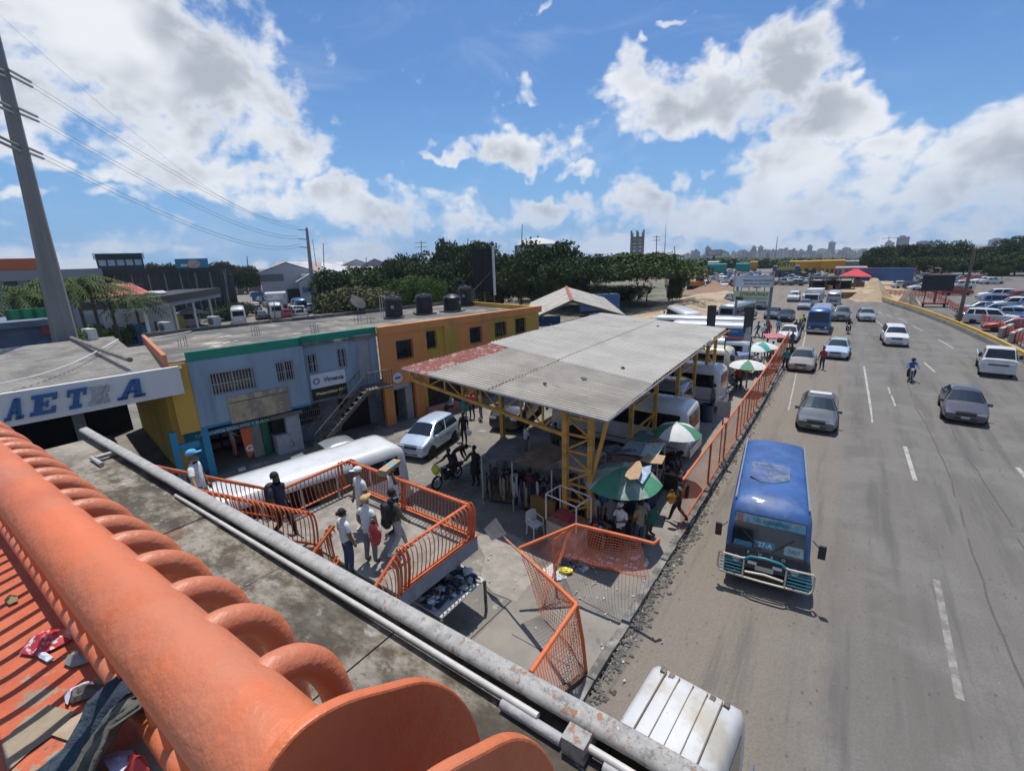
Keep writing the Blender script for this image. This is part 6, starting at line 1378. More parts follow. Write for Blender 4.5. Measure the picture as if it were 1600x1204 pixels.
person(pl(708, 645), R(160), 'sit', 'man in pale shirt sitting on the edge of the planter', 0, 'lgrey', 'l', 'black', 'black', 'hair', 1.7)
person(pl(727, 650), R(170), 'stand', 'woman in long teal dress by the planter', 0, 'teal', 'u', 'teal', 'black', 'hair', 1.64, skirt=True)
person(pl(738, 653), R(200), 'relaxed', 'person in pink top and dark trousers beside the teal dress', 0, 'pink', 'u', 'navy', 'black', 'hair', 1.66)
person(pl(752, 655), R(150), 'relaxed', 'person in mustard top next to the black car', 0, 'tan', 'u', 'grey', 'black', 'hair', 1.7)
fq = F0+FD*1.3+FN*(-1.6)
person((fq.x, fq.y, 0), FRZ+R(-80), 'onearm', 'woman in grey top and salmon trousers at the counter of the blue shop', 1, 'lgrey', 'u', 'salmon', 'black', 'hair', 1.66)
# sidewalk people near the green umbrella
person(pl(968, 858), R(175), 'phone', 'woman in white t-shirt and white headband looking at her phone on the sidewalk', 0, 'white', 'u', 'black', 'black', 'cap', 1.66, 'white', build=1.1)
w0_ = pl(1059, 815)
person((w0_[0], w0_[1], 0), R(95), 'walk', 'person in dark clothes striding with an orange bag beside the wire fence', 2, 'grey', 'n', 'black', 'black', 'afro', 1.74, bag='black')
o = thing('shoulder_bag', 'orange and white plastic bag carried beside the striding person', 'bag', (w0_[0]-.18, w0_[1]-.30, .80), R(10)); bag_mesh(.30, .42, mat('orange_bag', (.60, .24, .02), .4, var=.1, col2=(.6, .58, .55), lo=.55, hi=.6, scale=6), o)
person(pl(990, 836), R(-10), 'relaxed', 'person in pink t-shirt with dark backpack facing the stalls', 1, 'pink', 'u', 'black', 'black', 'hair', 1.74, bag='navy')
person(pl(1001, 842), R(20), 'relaxed', 'person in white and grey patterned top between pink shirt and green cloth', 1, 'lgrey', 'u', 'khaki', 'white', 'hair', 1.62)
person(pl(1013, 838), R(-100), 'relaxed', 'man in white cap and navy shirt wrapped in a green cloth', 1, 'navy', 'l', 'olive', 'black', 'cap', 1.72, 'white', build=1.1)
q = pl(1014, 838); o = MB(); vs = []
for i in range(9):
    for j in range(13):
        t = math.pi*2*j/13; r = .20+.09*i/8+.05*mnoise.noise((i*.8, j*1.9, 3)); vs.append((q[0]+r*math.cos(t)*1.1-.02, q[1]+r*math.sin(t)-.05, 1.18-.48*i/8+.06*math.cos(t*2)))
o.add(vs, [(i*13+j, i*13+(j+1) % 13, (i+1)*13+(j+1) % 13, (i+1)*13+j) for i in range(8) for j in range(13)])
tag(o.build('green_cloth', CL['dgreen'], None, 60), 'dark green cloth draped round the man in the white cap', 'cloth')
person(pl(926, 838), R(200), 'relaxed', 'woman in grey top and pale blue jeans by the white pipe frame', 1, 'lgrey', 'u', 'lgrey', 'white', 'hair', 1.66, build=1.1)
person(pl(944, 828), R(170), 'phone', 'person in light blue top under the large green umbrella', 1, 'lblue', 'u', 'black', 'black', 'hair', 1.66)
person(pl(958, 832), R(10), 'stand', 'person in black deep in the shade of the green umbrella', 2, 'black', 'u', 'black', 'black', 'hair', 1.7)
person(pl(1000, 800), R(150), 'stand', 'seller in dark shirt at the back of the umbrella stall', 0, 'navy', 'u', 'grey', 'black', 'hair', 1.68)
person(pl(1043, 745), R(-100), 'bend', 'person in black bending over a white crate near the minibus tail', 2, 'black', 'u', 'black', 'black', 'hair', 1.74)
# far kerb people
for px_, py_, rz_, po_, tp, lg, hdd, lb in [(1283, 577, 150, 'relaxed', 'red', 'jeans', 'hair', 'man in red shirt and blue jeans standing in the road behind the beige sedan'),
  (1226, 577, 30, 'relaxed', 'teal', 'navy', 'hair', 'person in teal sleeves holding a white bag by the fence near the beige sedan'), (1234, 568, 10, 'stand', 'brown', 'black', 'hair', 'person in brown shirt behind the teal sleeved one at the fence'),
  (1236, 545, 20, 'walk', 'jeans', 'jeans', 'hair', 'person in denim leaning by the fence further up'), (1242, 523, 180, 'stand', 'black', 'black', 'hair', 'person in black at the end of the orange fence'), (1247, 524, 200, 'relaxed', 'olive', 'lgrey', 'hair', 'person in green top next to the one in black at the fence end'),
  (1251, 524, 160, 'walk', 'lgrey', 'navy', 'hair', 'person in light top walking behind the fence end'), (1205, 565, 190, 'stand', 'navy', 'navy', 'cap', 'tall person in navy standing among the stalls near the fence'), (1209, 572, 100, 'bend', 'black', 'black', 'hair', 'vendor in black bending over wares near the fence'),
  (1192, 530, 170, 'stand', 'white', 'black', 'hair', 'person in white near the small pink awning'), (1200, 528, 200, 'stand', 'red', 'jeans', 'hair', 'person in red top beyond the pink awning'), (1183, 527, 120, 'walk', 'blue', 'navy', 'hair', 'person in blue walking beside the white bus front'),
  (1215, 522, 190, 'stand', 'lblue', 'black', 'hair', 'person in light blue near the far end of the stalls'), (1178, 572, 150, 'sit', 'white', 'black', 'hair', 'vendor in white seated under the small umbrella'), (1160, 560, 200, 'stand', 'grey', 'black', 'hair', 'person in grey behind the white green umbrellas'),
  (1170, 556, 160, 'stand', 'maroon', 'black', 'hair', 'person in maroon behind the heaps of clothing'), (1196, 560, 180, 'relaxed', 'black', 'jeans', 'hair', 'person in black at the clothing heaps'), (1253, 516, 180, 'stand', 'yellow', 'black', 'hair', 'person in yellow vest beside the far blue bus')]:
    person(pl(px_, py_), R(rz_), po_, lb, random.choice([0, 1, 2]), tp, 'u', lg, 'black', hdd, random.uniform(1.62, 1.78), 'navy')
for i, (x, y, rz_, po_, tp, lg, wh) in enumerate([(-8.6, 12.6, 170, 'stand', 'maroon', 'black', 'behind the garments of the clothes stall'), (-10.3, 13.2, 190, 'relaxed', 'grey', 'jeans', 'in the shade behind the grey tarpaulin'), (-6.3, 15.9, 200, 'stand', 'blue', 'black', 'behind the printed panels'), (-4.4, 12.5, 60, 'relaxed', 'khaki', 'jeans', 'at the corner of the umbrella stall'), (-5.3, 12.35, 190, 'relaxed', 'grey', 'black', 'under the front edge of the green umbrella'), (-11.3, 16.4, 150, 'relaxed', 'white', 'grey', 'in the shade under the middle of the canopy'), (-10.2, 17.2, 220, 'walk', 'olive', 'black', 'walking in the shade under the canopy'), (-5.6, 27.2, 120, 'relaxed', 'lgrey', 'navy', 'between the barrel and the fence'), (-5.3, 33., 200, 'relaxed', 'red', 'black', 'by the near heap of clothes'), (-4.9, 37.2, 170, 'stand', 'white', 'jeans', 'by the second heap of clothes'), (-6.4, 43., 190, 'relaxed', 'lblue', 'black', 'beyond the heaps of clothes')]):
    person((x, y, 0), R(rz_), po_, 'person in %s top %s' % ({'lgrey': 'light grey', 'lblue': 'light blue'}.get(tp, tp), wh), i % 3, tp, 'u', lg, 'black', 'hair', 1.62+.03*(i % 5))
# ---------------- motorcycles
def motorcycle(loc, rz_, label, col='black'):
    root = thing('motorcycle', label, 'motorcycle', loc, rz_)
    for y in (.62, -.60):
        Mx = Matrix.Translation((0, y, .30)) @ Matrix.Rotation(R(90), 4, 'Y')
        w_o = MB().lathe([(.24, -.04), (.30, -.03), (.30, .03), (.24, .04)], n=18, M=Mx, cap=False).build('wheel', m_tyre, root, 60); MB().lathe([(.235, -.02), (.20, -.02), (.20, .02), (.235, .02)], n=18, M=Mx, cap=False).build('rim', m_rim, w_o)
        sp_ = MB()
        for i in range(6): t = i*math.pi/6; sp_.bar(Mx @ Vector((.21*math.cos(t), .21*math.sin(t), 0)), Mx @ Vector((-.21*math.cos(t), -.21*math.sin(t), 0)), .008)
        sp_.build('spokes', m_rim, w_o)
    for s in (-.07, .07): MB().tube([(s, .62, .30), (s, .42, .85)], .022, 6).build('fork', m_chrome, root); MB().tube([(s*1.3, -.60, .30), (s*1.3, .0, .36)], .02, 6).build('swing_arm', m_trim, root)
    MB().tube([(0, .42, .82), (0, .10, .55), (0, -.05, .34)], .035, 6).build('frame', m_trim, root)
    MB().sphere((0, .20, .74), .17, 12, 8, (.75, 1.4, .72)).build('tank', paint(col, (.02, .02, .02)), root, 60)
    MB().box((-.12, -.62, .70), (.12, .02, .79)).build('seat', m_trim, root)
    MB().box((-.14, -.12, .28), (.14, .24, .56)).build('engine', mat('engine', (.09, .09, .095), .45, metal=.5, var=.2), root)
    MB().tube([(-.36, .36, .98), (-.16, .44, .96), (.16, .44, .96), (.36, .36, .98)], .014, 6).build('handlebar', m_chrome, root)
    MB().sphere((0, .50, .86), .09, 10, 8).build('headlight', m_lamp, root, 60)
    MB().tube([(.12, .05, .30), (.14, -.62, .36)], .035, 8).build('exhaust', m_chrome, root)
    MB().lathe([(.32, -.05), (.33, .05)], n=18, M=Matrix.Translation((0, .62, .30)) @ Matrix.Rotation(R(90), 4, 'Y'), cap=False)
    MB().box((-.06, -.95, .50), (.06, -.58, .66)).build('rear_fender', paint(col, (.02, .02, .02)), root)
    return root
motorcycle((4.1, 40.6, 0), PI, 'motorcycle with yellow headlight ridden down the middle of the road', 'dark'); person((4.1, 40.85, 0), PI, 'ride', 'motorcyclist in light blue shirt and dark helmet in the middle of the road', 0, 'blue', 'l', 'black', 'black', 'helmet', 1.72, 'navy')
motorcycle((.35, 61.0, 0), PI, 'distant motorcycle beside the far blue bus', 'dark'); person((.35, 61.25, 0), PI, 'ride', 'distant motorcyclist in black beside the far blue bus', 2, 'black', 'l', 'black', 'black', 'helmet', 1.72, 'black')
q = pl(700, 755); motorcycle(q, R(180), 'parked motorcycle with yellow bags in the shade by the landing', 'dark'); person((q[0]+.1, q[1]+.25, 0), R(180), 'ride', 'man in dark shirt astride the motorcycle with yellow bags', 2, 'black', 'u', 'black', 'black', 'hair', 1.74)
o = thing('plastic_bag', 'yellow plastic bag hanging on the parked motorcycle', 'bag', (q[0]-.1, q[1]-.55, .62), 0); bag_mesh(.42, .42, mat('yellow_bag', (.50, .50, .02), .4, var=.15), o)
# ================================================================== STALLS
m_card = MATS['cardboard']; m_pole = mat('pale_pole', (.40, .40, .38), .5, var=.1)
def umbrella(loc, r, h, label, cols_, group=None, tilt=(0, 0), dome=.45, open_=True):
    root = thing('umbrella', label, 'umbrella', loc, random.uniform(0, 1), group, rot=(tilt[0], tilt[1], random.uniform(0, .7)))
    n = len(cols_)
    MB().tube([(0, 0, 0), (0, 0, h)], .022, 8).build('pole', m_pole, root)
    for i in range(n):
        mb = MB(); t0, t1 = 2*math.pi*i/n, 2*math.pi*(i+1)/n; prof_ = [(0, h), (r*.35, h-dome*.14), (r*.7, h-dome*.45), (r, h-dome)]; vs = []
        for rr_, z in prof_:
            for j in range(4):
                t = t0+(t1-t0)*j/3; s = 1-.05*math.sin(math.pi*j/3)*(rr_/r); vs.append((rr_*s*math.cos(t), rr_*s*math.sin(t), z-.03*math.sin(math.pi*j/3)*(rr_/r)))
        mb.add(vs, [(a*4+j, (a+1)*4+j, (a+1)*4+j+1, a*4+j+1) for a in range(3) for j in range(3)]); mb.add([(q[0], q[1], q[2]-.01) for q in vs], [(a*4+j+1, (a+1)*4+j+1, (a+1)*4+j, a*4+j) for a in range(3) for j in range(3)])
        mb.build('fabric_panel', cols_[i], root, 60)
        MB().bar((0, 0, h-.30), (r*.62*math.cos(t0), r*.62*math.sin(t0), h-dome*.40), .012).build('rib', m_pole, root)
    return root
ug = mat('umb_green', (.05, .20, .11), .7, var=.15, scale=4); ug2 = mat('umb_dirty_green', (.13, .22, .17), .7, var=.2, scale=3, col2=(.30, .33, .29), lo=.45, hi=.62); uw = mat('umb_white', (.56, .56, .54), .7, var=.06); ur = mat('umb_red', (.42, .03, .04), .7); ut = mat('umb_teal', (.03, .24, .22), .7)
q = at(972, 745, 2.15); umbrella((q.x, q.y, 0), 1.25, 2.5, 'huge faded green market umbrella with cardboard laid on it', [ug2, mat('umb_pale', (.30, .34, .30), .7, var=.15, scale=3), ug2, ug2, MATS['umb_pale'], ug, ug2, ug], dome=.48)
q = at(1058, 668, 2.3); u2 = umbrella((q.x, q.y, 0), .95, 2.50, 'white and green market umbrella with a red spot in front of the minibus tail', [uw, ug, uw, uw, ug, uw, uw, ug], 'striped market umbrellas', dome=.42)
for px_, py_, lb, cs in ((1169, 566, 'small white and green umbrella with red edge over the street kiosk', [uw, ug, uw, uw, uw, ug, uw, uw]), (1178, 540, 'teal and white umbrella, front one of the pair beside the blue poster', [uw, ut, uw, ut, uw, ut]), (1192, 537, 'teal and white umbrella, rear one of the pair by the orange fence', [ut, uw, ut, uw, ut, uw])):
    q = at(px_, py_, 2.0); umbrella((q.x, q.y, 0), 1.15, 2.15, lb, cs, 'striped market umbrellas', dome=.4)
def table(root_name, label, poly, h, m_top, group=None, legs=True, cat='stall', skirt=None, th=.03):
    root = thing(root_name, label, cat, (0, 0, 0), 0, group)
    MB().prism(poly, h-th, h).build('tabletop', m_top, root)
    if legs:
        for q in poly: MB().box((q[0]-.03, q[1]-.03, 0), (q[0]+.03, q[1]+.03, h-th-.001)).build('leg', m_rust, root)
    if skirt: MB().prism([(q[0]*.98+sum(p_[0] for p_ in poly)/len(poly)*.02, q[1]*.98+sum(p_[1] for p_ in poly)/len(poly)*.02) for q in poly], .02, h-th-.002).build('counter', skirt, root)
    return root
def goods_pile(c, rx, ry, h0, n, mats_, label, cat='goods', seed=0, flat=.3, rz_=0, sz=(.06, .16)):
    # every garment or packet its own crumpled piece, joined (too many to pick apart)
    random.seed(seed); mb = MB(); ca, sa = math.cos(rz_), math.sin(rz_)
    for i in range(n):
        x, y = random.uniform(-rx, rx), random.uniform(-ry, ry); x, y = x*ca-y*sa, x*sa+y*ca; r = random.uniform(*sz); k0 = len(mb.v); mb.cur = random.randrange(len(mats_))
        mb.sphere((c[0]+x, c[1]+y, h0+r*flat*random.uniform(.3, 1.6)), r, 6, 4, (random.uniform(.6, 1.4), random.uniform(.6, 1.4), flat*random.uniform(.5, 1.5)))
        for j in range(k0, len(mb.v)):
            v = mb.v[j]; mb.v[j] = (v[0]+random.uniform(-.3, .3)*r, v[1]+random.uniform(-.3, .3)*r, v[2]+random.uniform(-.25, .25)*r*flat)
    o = mb.build('goods', mats_); o['kind'] = 'stuff'; return o
CLM = [CL[k_] for k_ in ('black', 'black', 'navy', 'grey', 'grey', 'brown', 'lgrey', 'olive', 'jeans', 'white', 'maroon', 'black', 'khaki')]
# stall of shoes and clothing under the landing (its cloth on a table)
tp_ = [at(x, y, .95) for x, y in ((640, 935), (700, 868), (757, 905), (690, 966))]
table('ground_stall', 'table under the landing covered with a pale sheet', [(q.x, q.y) for q in tp_], .95, mat('pale_sheet', (.46, .44, .41), .8, var=.08, bump=.5, bscale=8), skirt=None)
c = sum(tp_, Vector())/4; goods_pile(c, .48, .75, .96, 210, [CL[k_] for k_ in ('white', 'navy', 'grey', 'lgrey', 'black', 'jeans', 'khaki')], '', seed=3, flat=.5, rz_=R(-8), sz=(.04, .11))
goods_pile(c+Vector((-.30, -.35, 0)), .16, .28, 1.0, 26, [CL['black']], '', seed=5, flat=.6, sz=(.08, .15))
# long clothes stall under the canopy
for i, (a, b_) in enumerate((((752, 716), (800, 722)), ((800, 724), (862, 738)), ((862, 730), (905, 742)))):
    A_ = at(*a, 1.9); B_ = at(*b_, 1.9); D_ = (B_-A_); N_ = Vector((-D_.y, D_.x, 0)).normalized(); root = thing('clothes_stall', ('dark clothes stall under a grey tarpaulin at the canopy corner', 'clothes stall covered with cardboard and torn sheets', 'stall of garments beside the ochre column under a pale tarpaulin')[i], 'stall')
    pts = []
    for u in range(9):
        for v in range(6):
            q = A_+D_*(u/8)+N_*(v/5*2.1); pts.append((q.x, q.y, 1.95+.10*mnoise.noise((u*.7+i*9, v*.8, 0))+.04*mnoise.noise((u*2.1, v*2.3, i))))
    mb = MB().add(pts, [(u*6+v, (u+1)*6+v, (u+1)*6+v+1, u*6+v+1) for u in range(8) for v in range(5)]); mb.build('tarpaulin', [mat('tarp_grey', (.15, .15, .155), .8, var=.2, scale=2), mat('tarp_brown', (.22, .15, .10), .85, var=.25, scale=3), mat('tarp_pale', (.26, .29, .32), .7, var=.2, scale=2)][i], root, 70)
    for u in (0, 1):
        for v in (0, 1): q = A_+D_*u+N_*v*2.0; MB().box((q.x-.02, q.y-.02, 0), (q.x+.02, q.y+.02, 1.93)).build('pole', m_pole, root)
    q0_, q1_ = A_+N_*.25, B_+N_*.25; MB().prism([(q.x, q.y) for q in (q0_, q1_, q1_+N_*1.3, q0_+N_*1.3)], .1, .85).build('counter', mat('counter_brown', (.10, .07, .045), .8, var=.2), root)
    random.seed(40+i)
    for j in range(16):                # garments hanging along the front
        t = (j+.5)/16; q = A_+D_*t+N_*random.uniform(-.06, .08); w2 = D_.length/34; hgt = random.uniform(.55, .95); zt3 = random.uniform(1.05, 1.75); d_ = D_.normalized(); mb = MB()
        v_ = []
        for s_i in range(4):
            for u in (-1, 0, 1): pp_ = q+d_*(u*w2*(1+.25*s_i/3))+N_*(.03*math.sin(s_i*2.1+j+u)); v_.append((pp_.x, pp_.y, zt3-hgt*s_i/3))
        mb.add(v_, [(s_i*3+u, s_i*3+u+1, (s_i+1)*3+u+1, (s_i+1)*3+u) for s_i in range(3) for u in range(2)]); o = mb.build('garment', random.choice(CLM), root, 60); so_ = o.modifiers.new('thick', 'SOLIDIFY'); so_.thickness = .012
    goods_pile((A_+B_)/2+N_*.8, D_.length*.42, .5, .9, 90, CLM, '', seed=20+i, flat=.4, rz_=math.atan2(D_.y, D_.x))
# cardboard and sheets lying on the stall roofs
def flat_piece(name, pts, z, m, label, cat, th=.012, grp=None):
    vs = [at(x, y, z) for x, y in pts]; mb = MB(); n = len(vs); j = [random.uniform(0, .05) for _ in vs]
    mb.add([(v.x, v.y, v.z+a) for v, a in zip(vs, j)]+[(v.x, v.y, v.z+a-th) for v, a in zip(vs, j)], [tuple(range(n)), tuple(range(n, 2*n))[::-1]]+[(i, n+i, n+(i+1) % n, (i+1) % n) for i in range(n)])
    return tag(mb.build(name, m), label, cat, grp)
random.seed(77)
flat_piece('cardboard_sheet', [(976, 745), (986, 722), (1000, 720), (1004, 732), (998, 748), (984, 750)], 2.58, m_card, 'torn cardboard on top of the big green umbrella', 'cardboard')
flat_piece('cardboard_sheet', [(1000, 720), (1012, 708), (1040, 712), (1034, 726), (1012, 724)], 2.05, m_card, 'wide brown cardboard sheet between the umbrella and the print panels', 'cardboard')
flat_piece('plastic_sheet', [(1002, 732), (1018, 726), (1016, 740), (1004, 756), (996, 752)], 2.35, mat('blue_white', (.30, .38, .48), .5, var=.3, scale=5), 'blue and white plastic sheet at the edge of the green umbrella', 'plastic sheet')
flat_piece('printed_panel', [(965, 708), (984, 689), (1010, 692), (999, 712)], 2.05, mat('grey_panel', (.24, .28, .29), .6, var=.2, scale=3), 'grey panel with dark lettering lying over the stall', 'panel')
flat_piece('printed_panel', [(1000, 712), (1010, 693), (1040, 692), (1026, 714)], 2.07, mat('pale_panel', (.38, .44, .42), .6, var=.12, scale=3, col2=(.45, .25, .14), lo=.58, hi=.62), 'pale green printed panel with blue and orange marks over the stall', 'panel')
flat_piece('printed_panel', [(982, 686), (1000, 672), (1030, 676), (1018, 692), (998, 690)], 2.0, mat('glass_panel', (.10, .16, .15), .5, var=.3, scale=3), 'dark green translucent sheet behind the printed panels', 'panel')
flat_piece('cardboard_sheet', [(1030, 680), (1044, 674), (1057, 682), (1046, 692), (1034, 690)], 2.0, mat('orange_card', (.50, .28, .16), .8, var=.25, scale=5), 'orange brown cardboard under the white and green umbrella', 'cardboard')
flat_piece('cardboard_sheet', [(955, 712), (985, 706), (1000, 714), (985, 724), (958, 722)], 1.95, mat('dark_card', (.17, .11, .07), .85, var=.3, scale=5, col2=(.35, .04, .04), lo=.62, hi=.66), 'dark brown board behind the green umbrella', 'cardboard')
for i, (pts, z, c_, lb) in enumerate((([(905, 742), (928, 735), (936, 752), (912, 757)], 1.9, (.30, .30, .29), 'pale torn tarpaulin piece left of the green umbrella'), ([(936, 726), (960, 720), (972, 730), (946, 736)], 1.95, (.33, .06, .06), 'faded red sheet behind the green umbrella'), ([(1010, 676), (1030, 668), (1044, 676), (1026, 682)], 2.02, (.40, .37, .33), 'white sheet of paper board under the striped umbrella'), ([(940, 700), (965, 694), (980, 704), (955, 712)], 1.9, (.13, .15, .17), 'dark tarpaulin behind the grey lettered panel'), ([(1150, 548), (1170, 546), (1176, 554), (1154, 557)], 1.7, (.10, .16, .30), 'blue tarpaulin over the heaps of clothes'), ([(1140, 566), (1158, 562), (1164, 570), (1144, 574)], 1.6, (.32, .30, .27), 'pale awning sheet beside the small umbrella'))):
    flat_piece('sheet_piece', pts, z, mat('sheetp%d' % i, c_, .75, var=.25, scale=4, bump=.4, bscale=8), lb, 'sheet')
for i, (x, y) in enumerate(((-5.65, 11.95), (-6.4, 12.9), (-4.75, 17.0), (-7.6, 14.6), (-5.2, 18.0))):
    o = table('display_table', 'small table of packets %s' % ('at the front of the umbrella stall', 'left under the green umbrella', 'beside the printed panels', 'behind the ochre column', 'near the minibus tail')[i], [(x-.4, y-.3), (x+.4, y-.25), (x+.4, y+.3), (x-.4, y+.25)], .7, m_card, skirt=MATS['dark_cloth'] if 'dark_cloth' in MATS else mat('dark_cloth', (.03, .03, .035), .9)); goods_pile((x, y, 0), .34, .24, .71, 46, CLM+[CL['white'], CL['lblue'], CL['red']], '', seed=60+i, flat=.8, sz=(.03, .08))
q = at(980, 705, 2.1); text_o = text('KOIN', .35, MATS['black_trim'], None, (q.x-.1, q.y, q.z+.01), (.75, .65, 0), (-.65, .75, 0), ext=.002); tag(text_o, 'dark lettering printed on the grey panel', 'lettering')
tb_ = table('vendor_table', 'vendor table with mixed goods under the green umbrella', [(-5.9, 12.4), (-4.7, 12.7), (-4.9, 13.7), (-6.1, 13.4)], .85, m_card, skirt=mat('dark_cloth', (.03, .03, .035), .9))
goods_pile((-5.4, 13.05, 0), .5, .4, .86, 70, CLM, '', seed=9, sz=(.04, .1))
tb_ = table('vendor_table', 'vendor table of wares beneath the printed panels', [(-6.2, 14.9), (-4.8, 15.2), (-5.0, 16.6), (-6.4, 16.3)], .9, m_card, skirt=mat('dark_cloth', (.03, .03, .035), .9))
for q in ((-6.2, 14.9), (-4.8, 15.2), (-5.0, 16.6), (-6.4, 16.3), (-5.0, 13.9)): MB().box((q[0]-.02, q[1]-.02, .9), (q[0]+.02, q[1]+.02, 2.0)).build('pole', m_pole, tb_)
goods_pile((-5.6, 15.7, 0), .6, .6, .91, 90, CLM, '', seed=10)
goods_pile((-6.1, 31.8, 0), .8, 2.4, .55, 260, CLM, '', seed=11, flat=.5); table('vendor_table', 'low table heaped with second hand clothes past the canopy', [(-7.0, 29.6), (-5.3, 29.6), (-5.3, 34.2), (-7.0, 34.2)], .55, m_card)
goods_pile((-5.9, 38.5, 0), .9, 2.6, .55, 240, CLM, '', seed=12, flat=.5); table('vendor_table', 'second low table of clothes under the teal umbrellas', [(-6.9, 35.9), (-4.9, 35.9), (-4.9, 41), (-6.9, 41)], .55, m_card)
flat_piece('awning', [(1192, 521), (1222, 521), (1226, 528), (1198, 529)], 1.9, mat('pink_awning', (.42, .12, .13), .8, var=.15), 'small faded pink awning near the end of the orange fence', 'awning')
# pipe frame cart with concrete box, chair, crate, barrel
cf = thing('pipe_frame_stand', 'white pipe frame standing on a whitewashed block beside the ochre column', 'stand')
ca_, cb_, cc_, cd_ = at(862, 838), at(915, 852), at(932, 832), at(880, 820)
ca_ = Vector((-7.05, 11.25, 0)); cb_ = Vector((-5.85, 11.05, 0)); cc_ = Vector((-5.75, 11.85, 0)); cd_ = Vector((-6.95, 12.0, 0))
MB().prism([tuple(q.xy) for q in (ca_, cb_, cc_, cd_)], 0, .78).build('block', mat('whitewashed', (.36, .33, .28), .85, var=.25, scale=3, col2=(.20, .15, .11), lo=.5, hi=.65, bump=.4), cf)
MB().prism([tuple(q.xy) for q in (ca_, cb_, cc_, cd_)], .781, .82).build('wooden_top', mat('old_wood', (.22, .14, .09), .8, var=.25, scale=6), cf)
for q in (ca_, cb_, cc_, cd_): MB().tube([q+Vector((0, 0, .82)), q+Vector((0, 0, 1.72))], .025, 6).build('pipe', MATS['pvc_pipe'], cf)
for a, b_ in ((ca_, cb_), (cb_, cc_), (cc_, cd_), (cd_, ca_)): MB().tube([a+Vector((0, 0, 1.72)), b_+Vector((0, 0, 1.72))], .025, 6).build('pipe', MATS['pvc_pipe'], cf)
MB().prism([(-6.9, 11.5), (-6.3, 11.4), (-6.25, 11.8), (-6.85, 11.9)], .821, .98).build('red_tray', mat('red_tray', (.30, .04, .05), .6, var=.2), cf)
def chair(loc, rz_, label):
    root = thing('plastic_chair', label, 'chair', loc, rz_); m = mat('chair_white', (.58, .58, .58), .45, var=.05)
    MB().box((-.21, -.2, .40), (.21, .2, .43)).build('seat', m, root)
    for x in (-.19, .19):
        for y in (-.18, .18): MB().bar((x*1.15, y*1.15, 0), (x, y, .40), .035).build('leg', m, root)
        MB().tube([(x*1.1, .18, .43), (x*1.15, .16, .63), (x*1.1, -.20, .66), (x, -.22, .42)], .018, 6).build('armrest', m, root)
    MB().prism([(-.22, .43), (.22, .43), (.20, .80), (.08, .86), (-.08, .86), (-.20, .80)], -.24, -.215, Matrix(((1, 0, 0, 0), (0, 0, 1, 0), (0, 1, 0, 0), (0, 0, 0, 1)))).build('backrest', m, root)
chair((-7.55, 11.35, 0), R(-110), 'white plastic armchair beside the whitewashed block')
q = pl(1035, 745); cr_ = thing('crate', 'pale plastic crate on the ground under the bending person', 'crate', (q[0]-.15, q[1]-.1, 0), .3)
mb = MB()
for z in (.0, .12, .24): mb.box((-.25, -.18, z), (.25, -.16, z+.07)).box((-.25, .16, z), (.25, .18, z+.07)).box((-.25, -.16, z), (-.23, .16, z+.07)).box((.23, -.16, z), (.25, .16, z+.07))
mb.box((-.25, -.18, -.0), (.25, .18, .02)); mb.build('box', mat('crate_white', (.5, .5, .48), .6, var=.1), cr_)
q = at(1098, 655); ba = thing('barrel', 'dark blue plastic barrel between two minibuses', 'barrel', (-5.55, 25.6, 0)); MB().lathe([(.30, 0), (.33, .02), (.33, .9), (.30, .93)], n=20, cap=False).build('body', mat('barrel_blue', (.015, .03, .06), .5, var=.1), ba, 40); MB().lathe([(.31, .6), (.30, .61)], n=20).build('liquid', m_dark, ba); MB().lathe([(.345, .88), (.345, .93), (.31, .93)], n=20, cap=False).build('rim', MATS['barrel_blue'], ba)
# folding panel of wood under the canopy, trash and yellow cloth near the bent fence
MB_ = MB().box((-8.2, 12.05, 0), (-7.2, 12.2, .95)); tag(MB_.build('wooden_panel', mat('ochre_wood', (.20, .10, .03), .7, var=.2, scale=3)), 'brown wooden counter panel left of the ochre column', 'panel')
random.seed(5)
c = at(898, 878); goods_pile(c, .42, .30, .0, 110, [CL['white'], CL['lgrey'], CL['grey'], CL['brown'], CL['lblue'], m_card], '', seed=14, flat=.35, sz=(.03, .08))
c = at(866, 893); goods_pile(c, .30, .24, .0, 14, [CL['white']], '', seed=15, flat=.12, sz=(.08, .16))
q = at(884, 894); yt = thing('yellow_bag', 'bright yellow plastic bag lying on the ground by the bent fence', 'bag', (q.x, q.y, .0), R(25)); MB().lathe([(.06, .02), (.14, .01), (.20, .04), (.215, .10), (.20, .105), (.13, .05), (.05, .04)], n=12, cap=False).build('bag', mat('bright_yellow', (.68, .58, .02), .5, var=.1), yt, 60); yt.scale = (1, .6, 1)
mb = MB(); random.seed(8)
for i in range(60):
    q = at(900+random.uniform(0, 120), 872+random.uniform(-4, 16)+0); a = random.uniform(.03, .09); t = random.uniform(0, 3); mb.cur = random.randrange(3)
    mb.add([(q.x+a*math.cos(t+k_*1.57), q.y+a*1.3*math.sin(t+k_*1.57), .004+random.uniform(0, .04)) for k_ in range(4)], [(0, 1, 2, 3)])
mb.build('litter', [CL['white'], CL['lgrey'], m_card], kind='stuff')
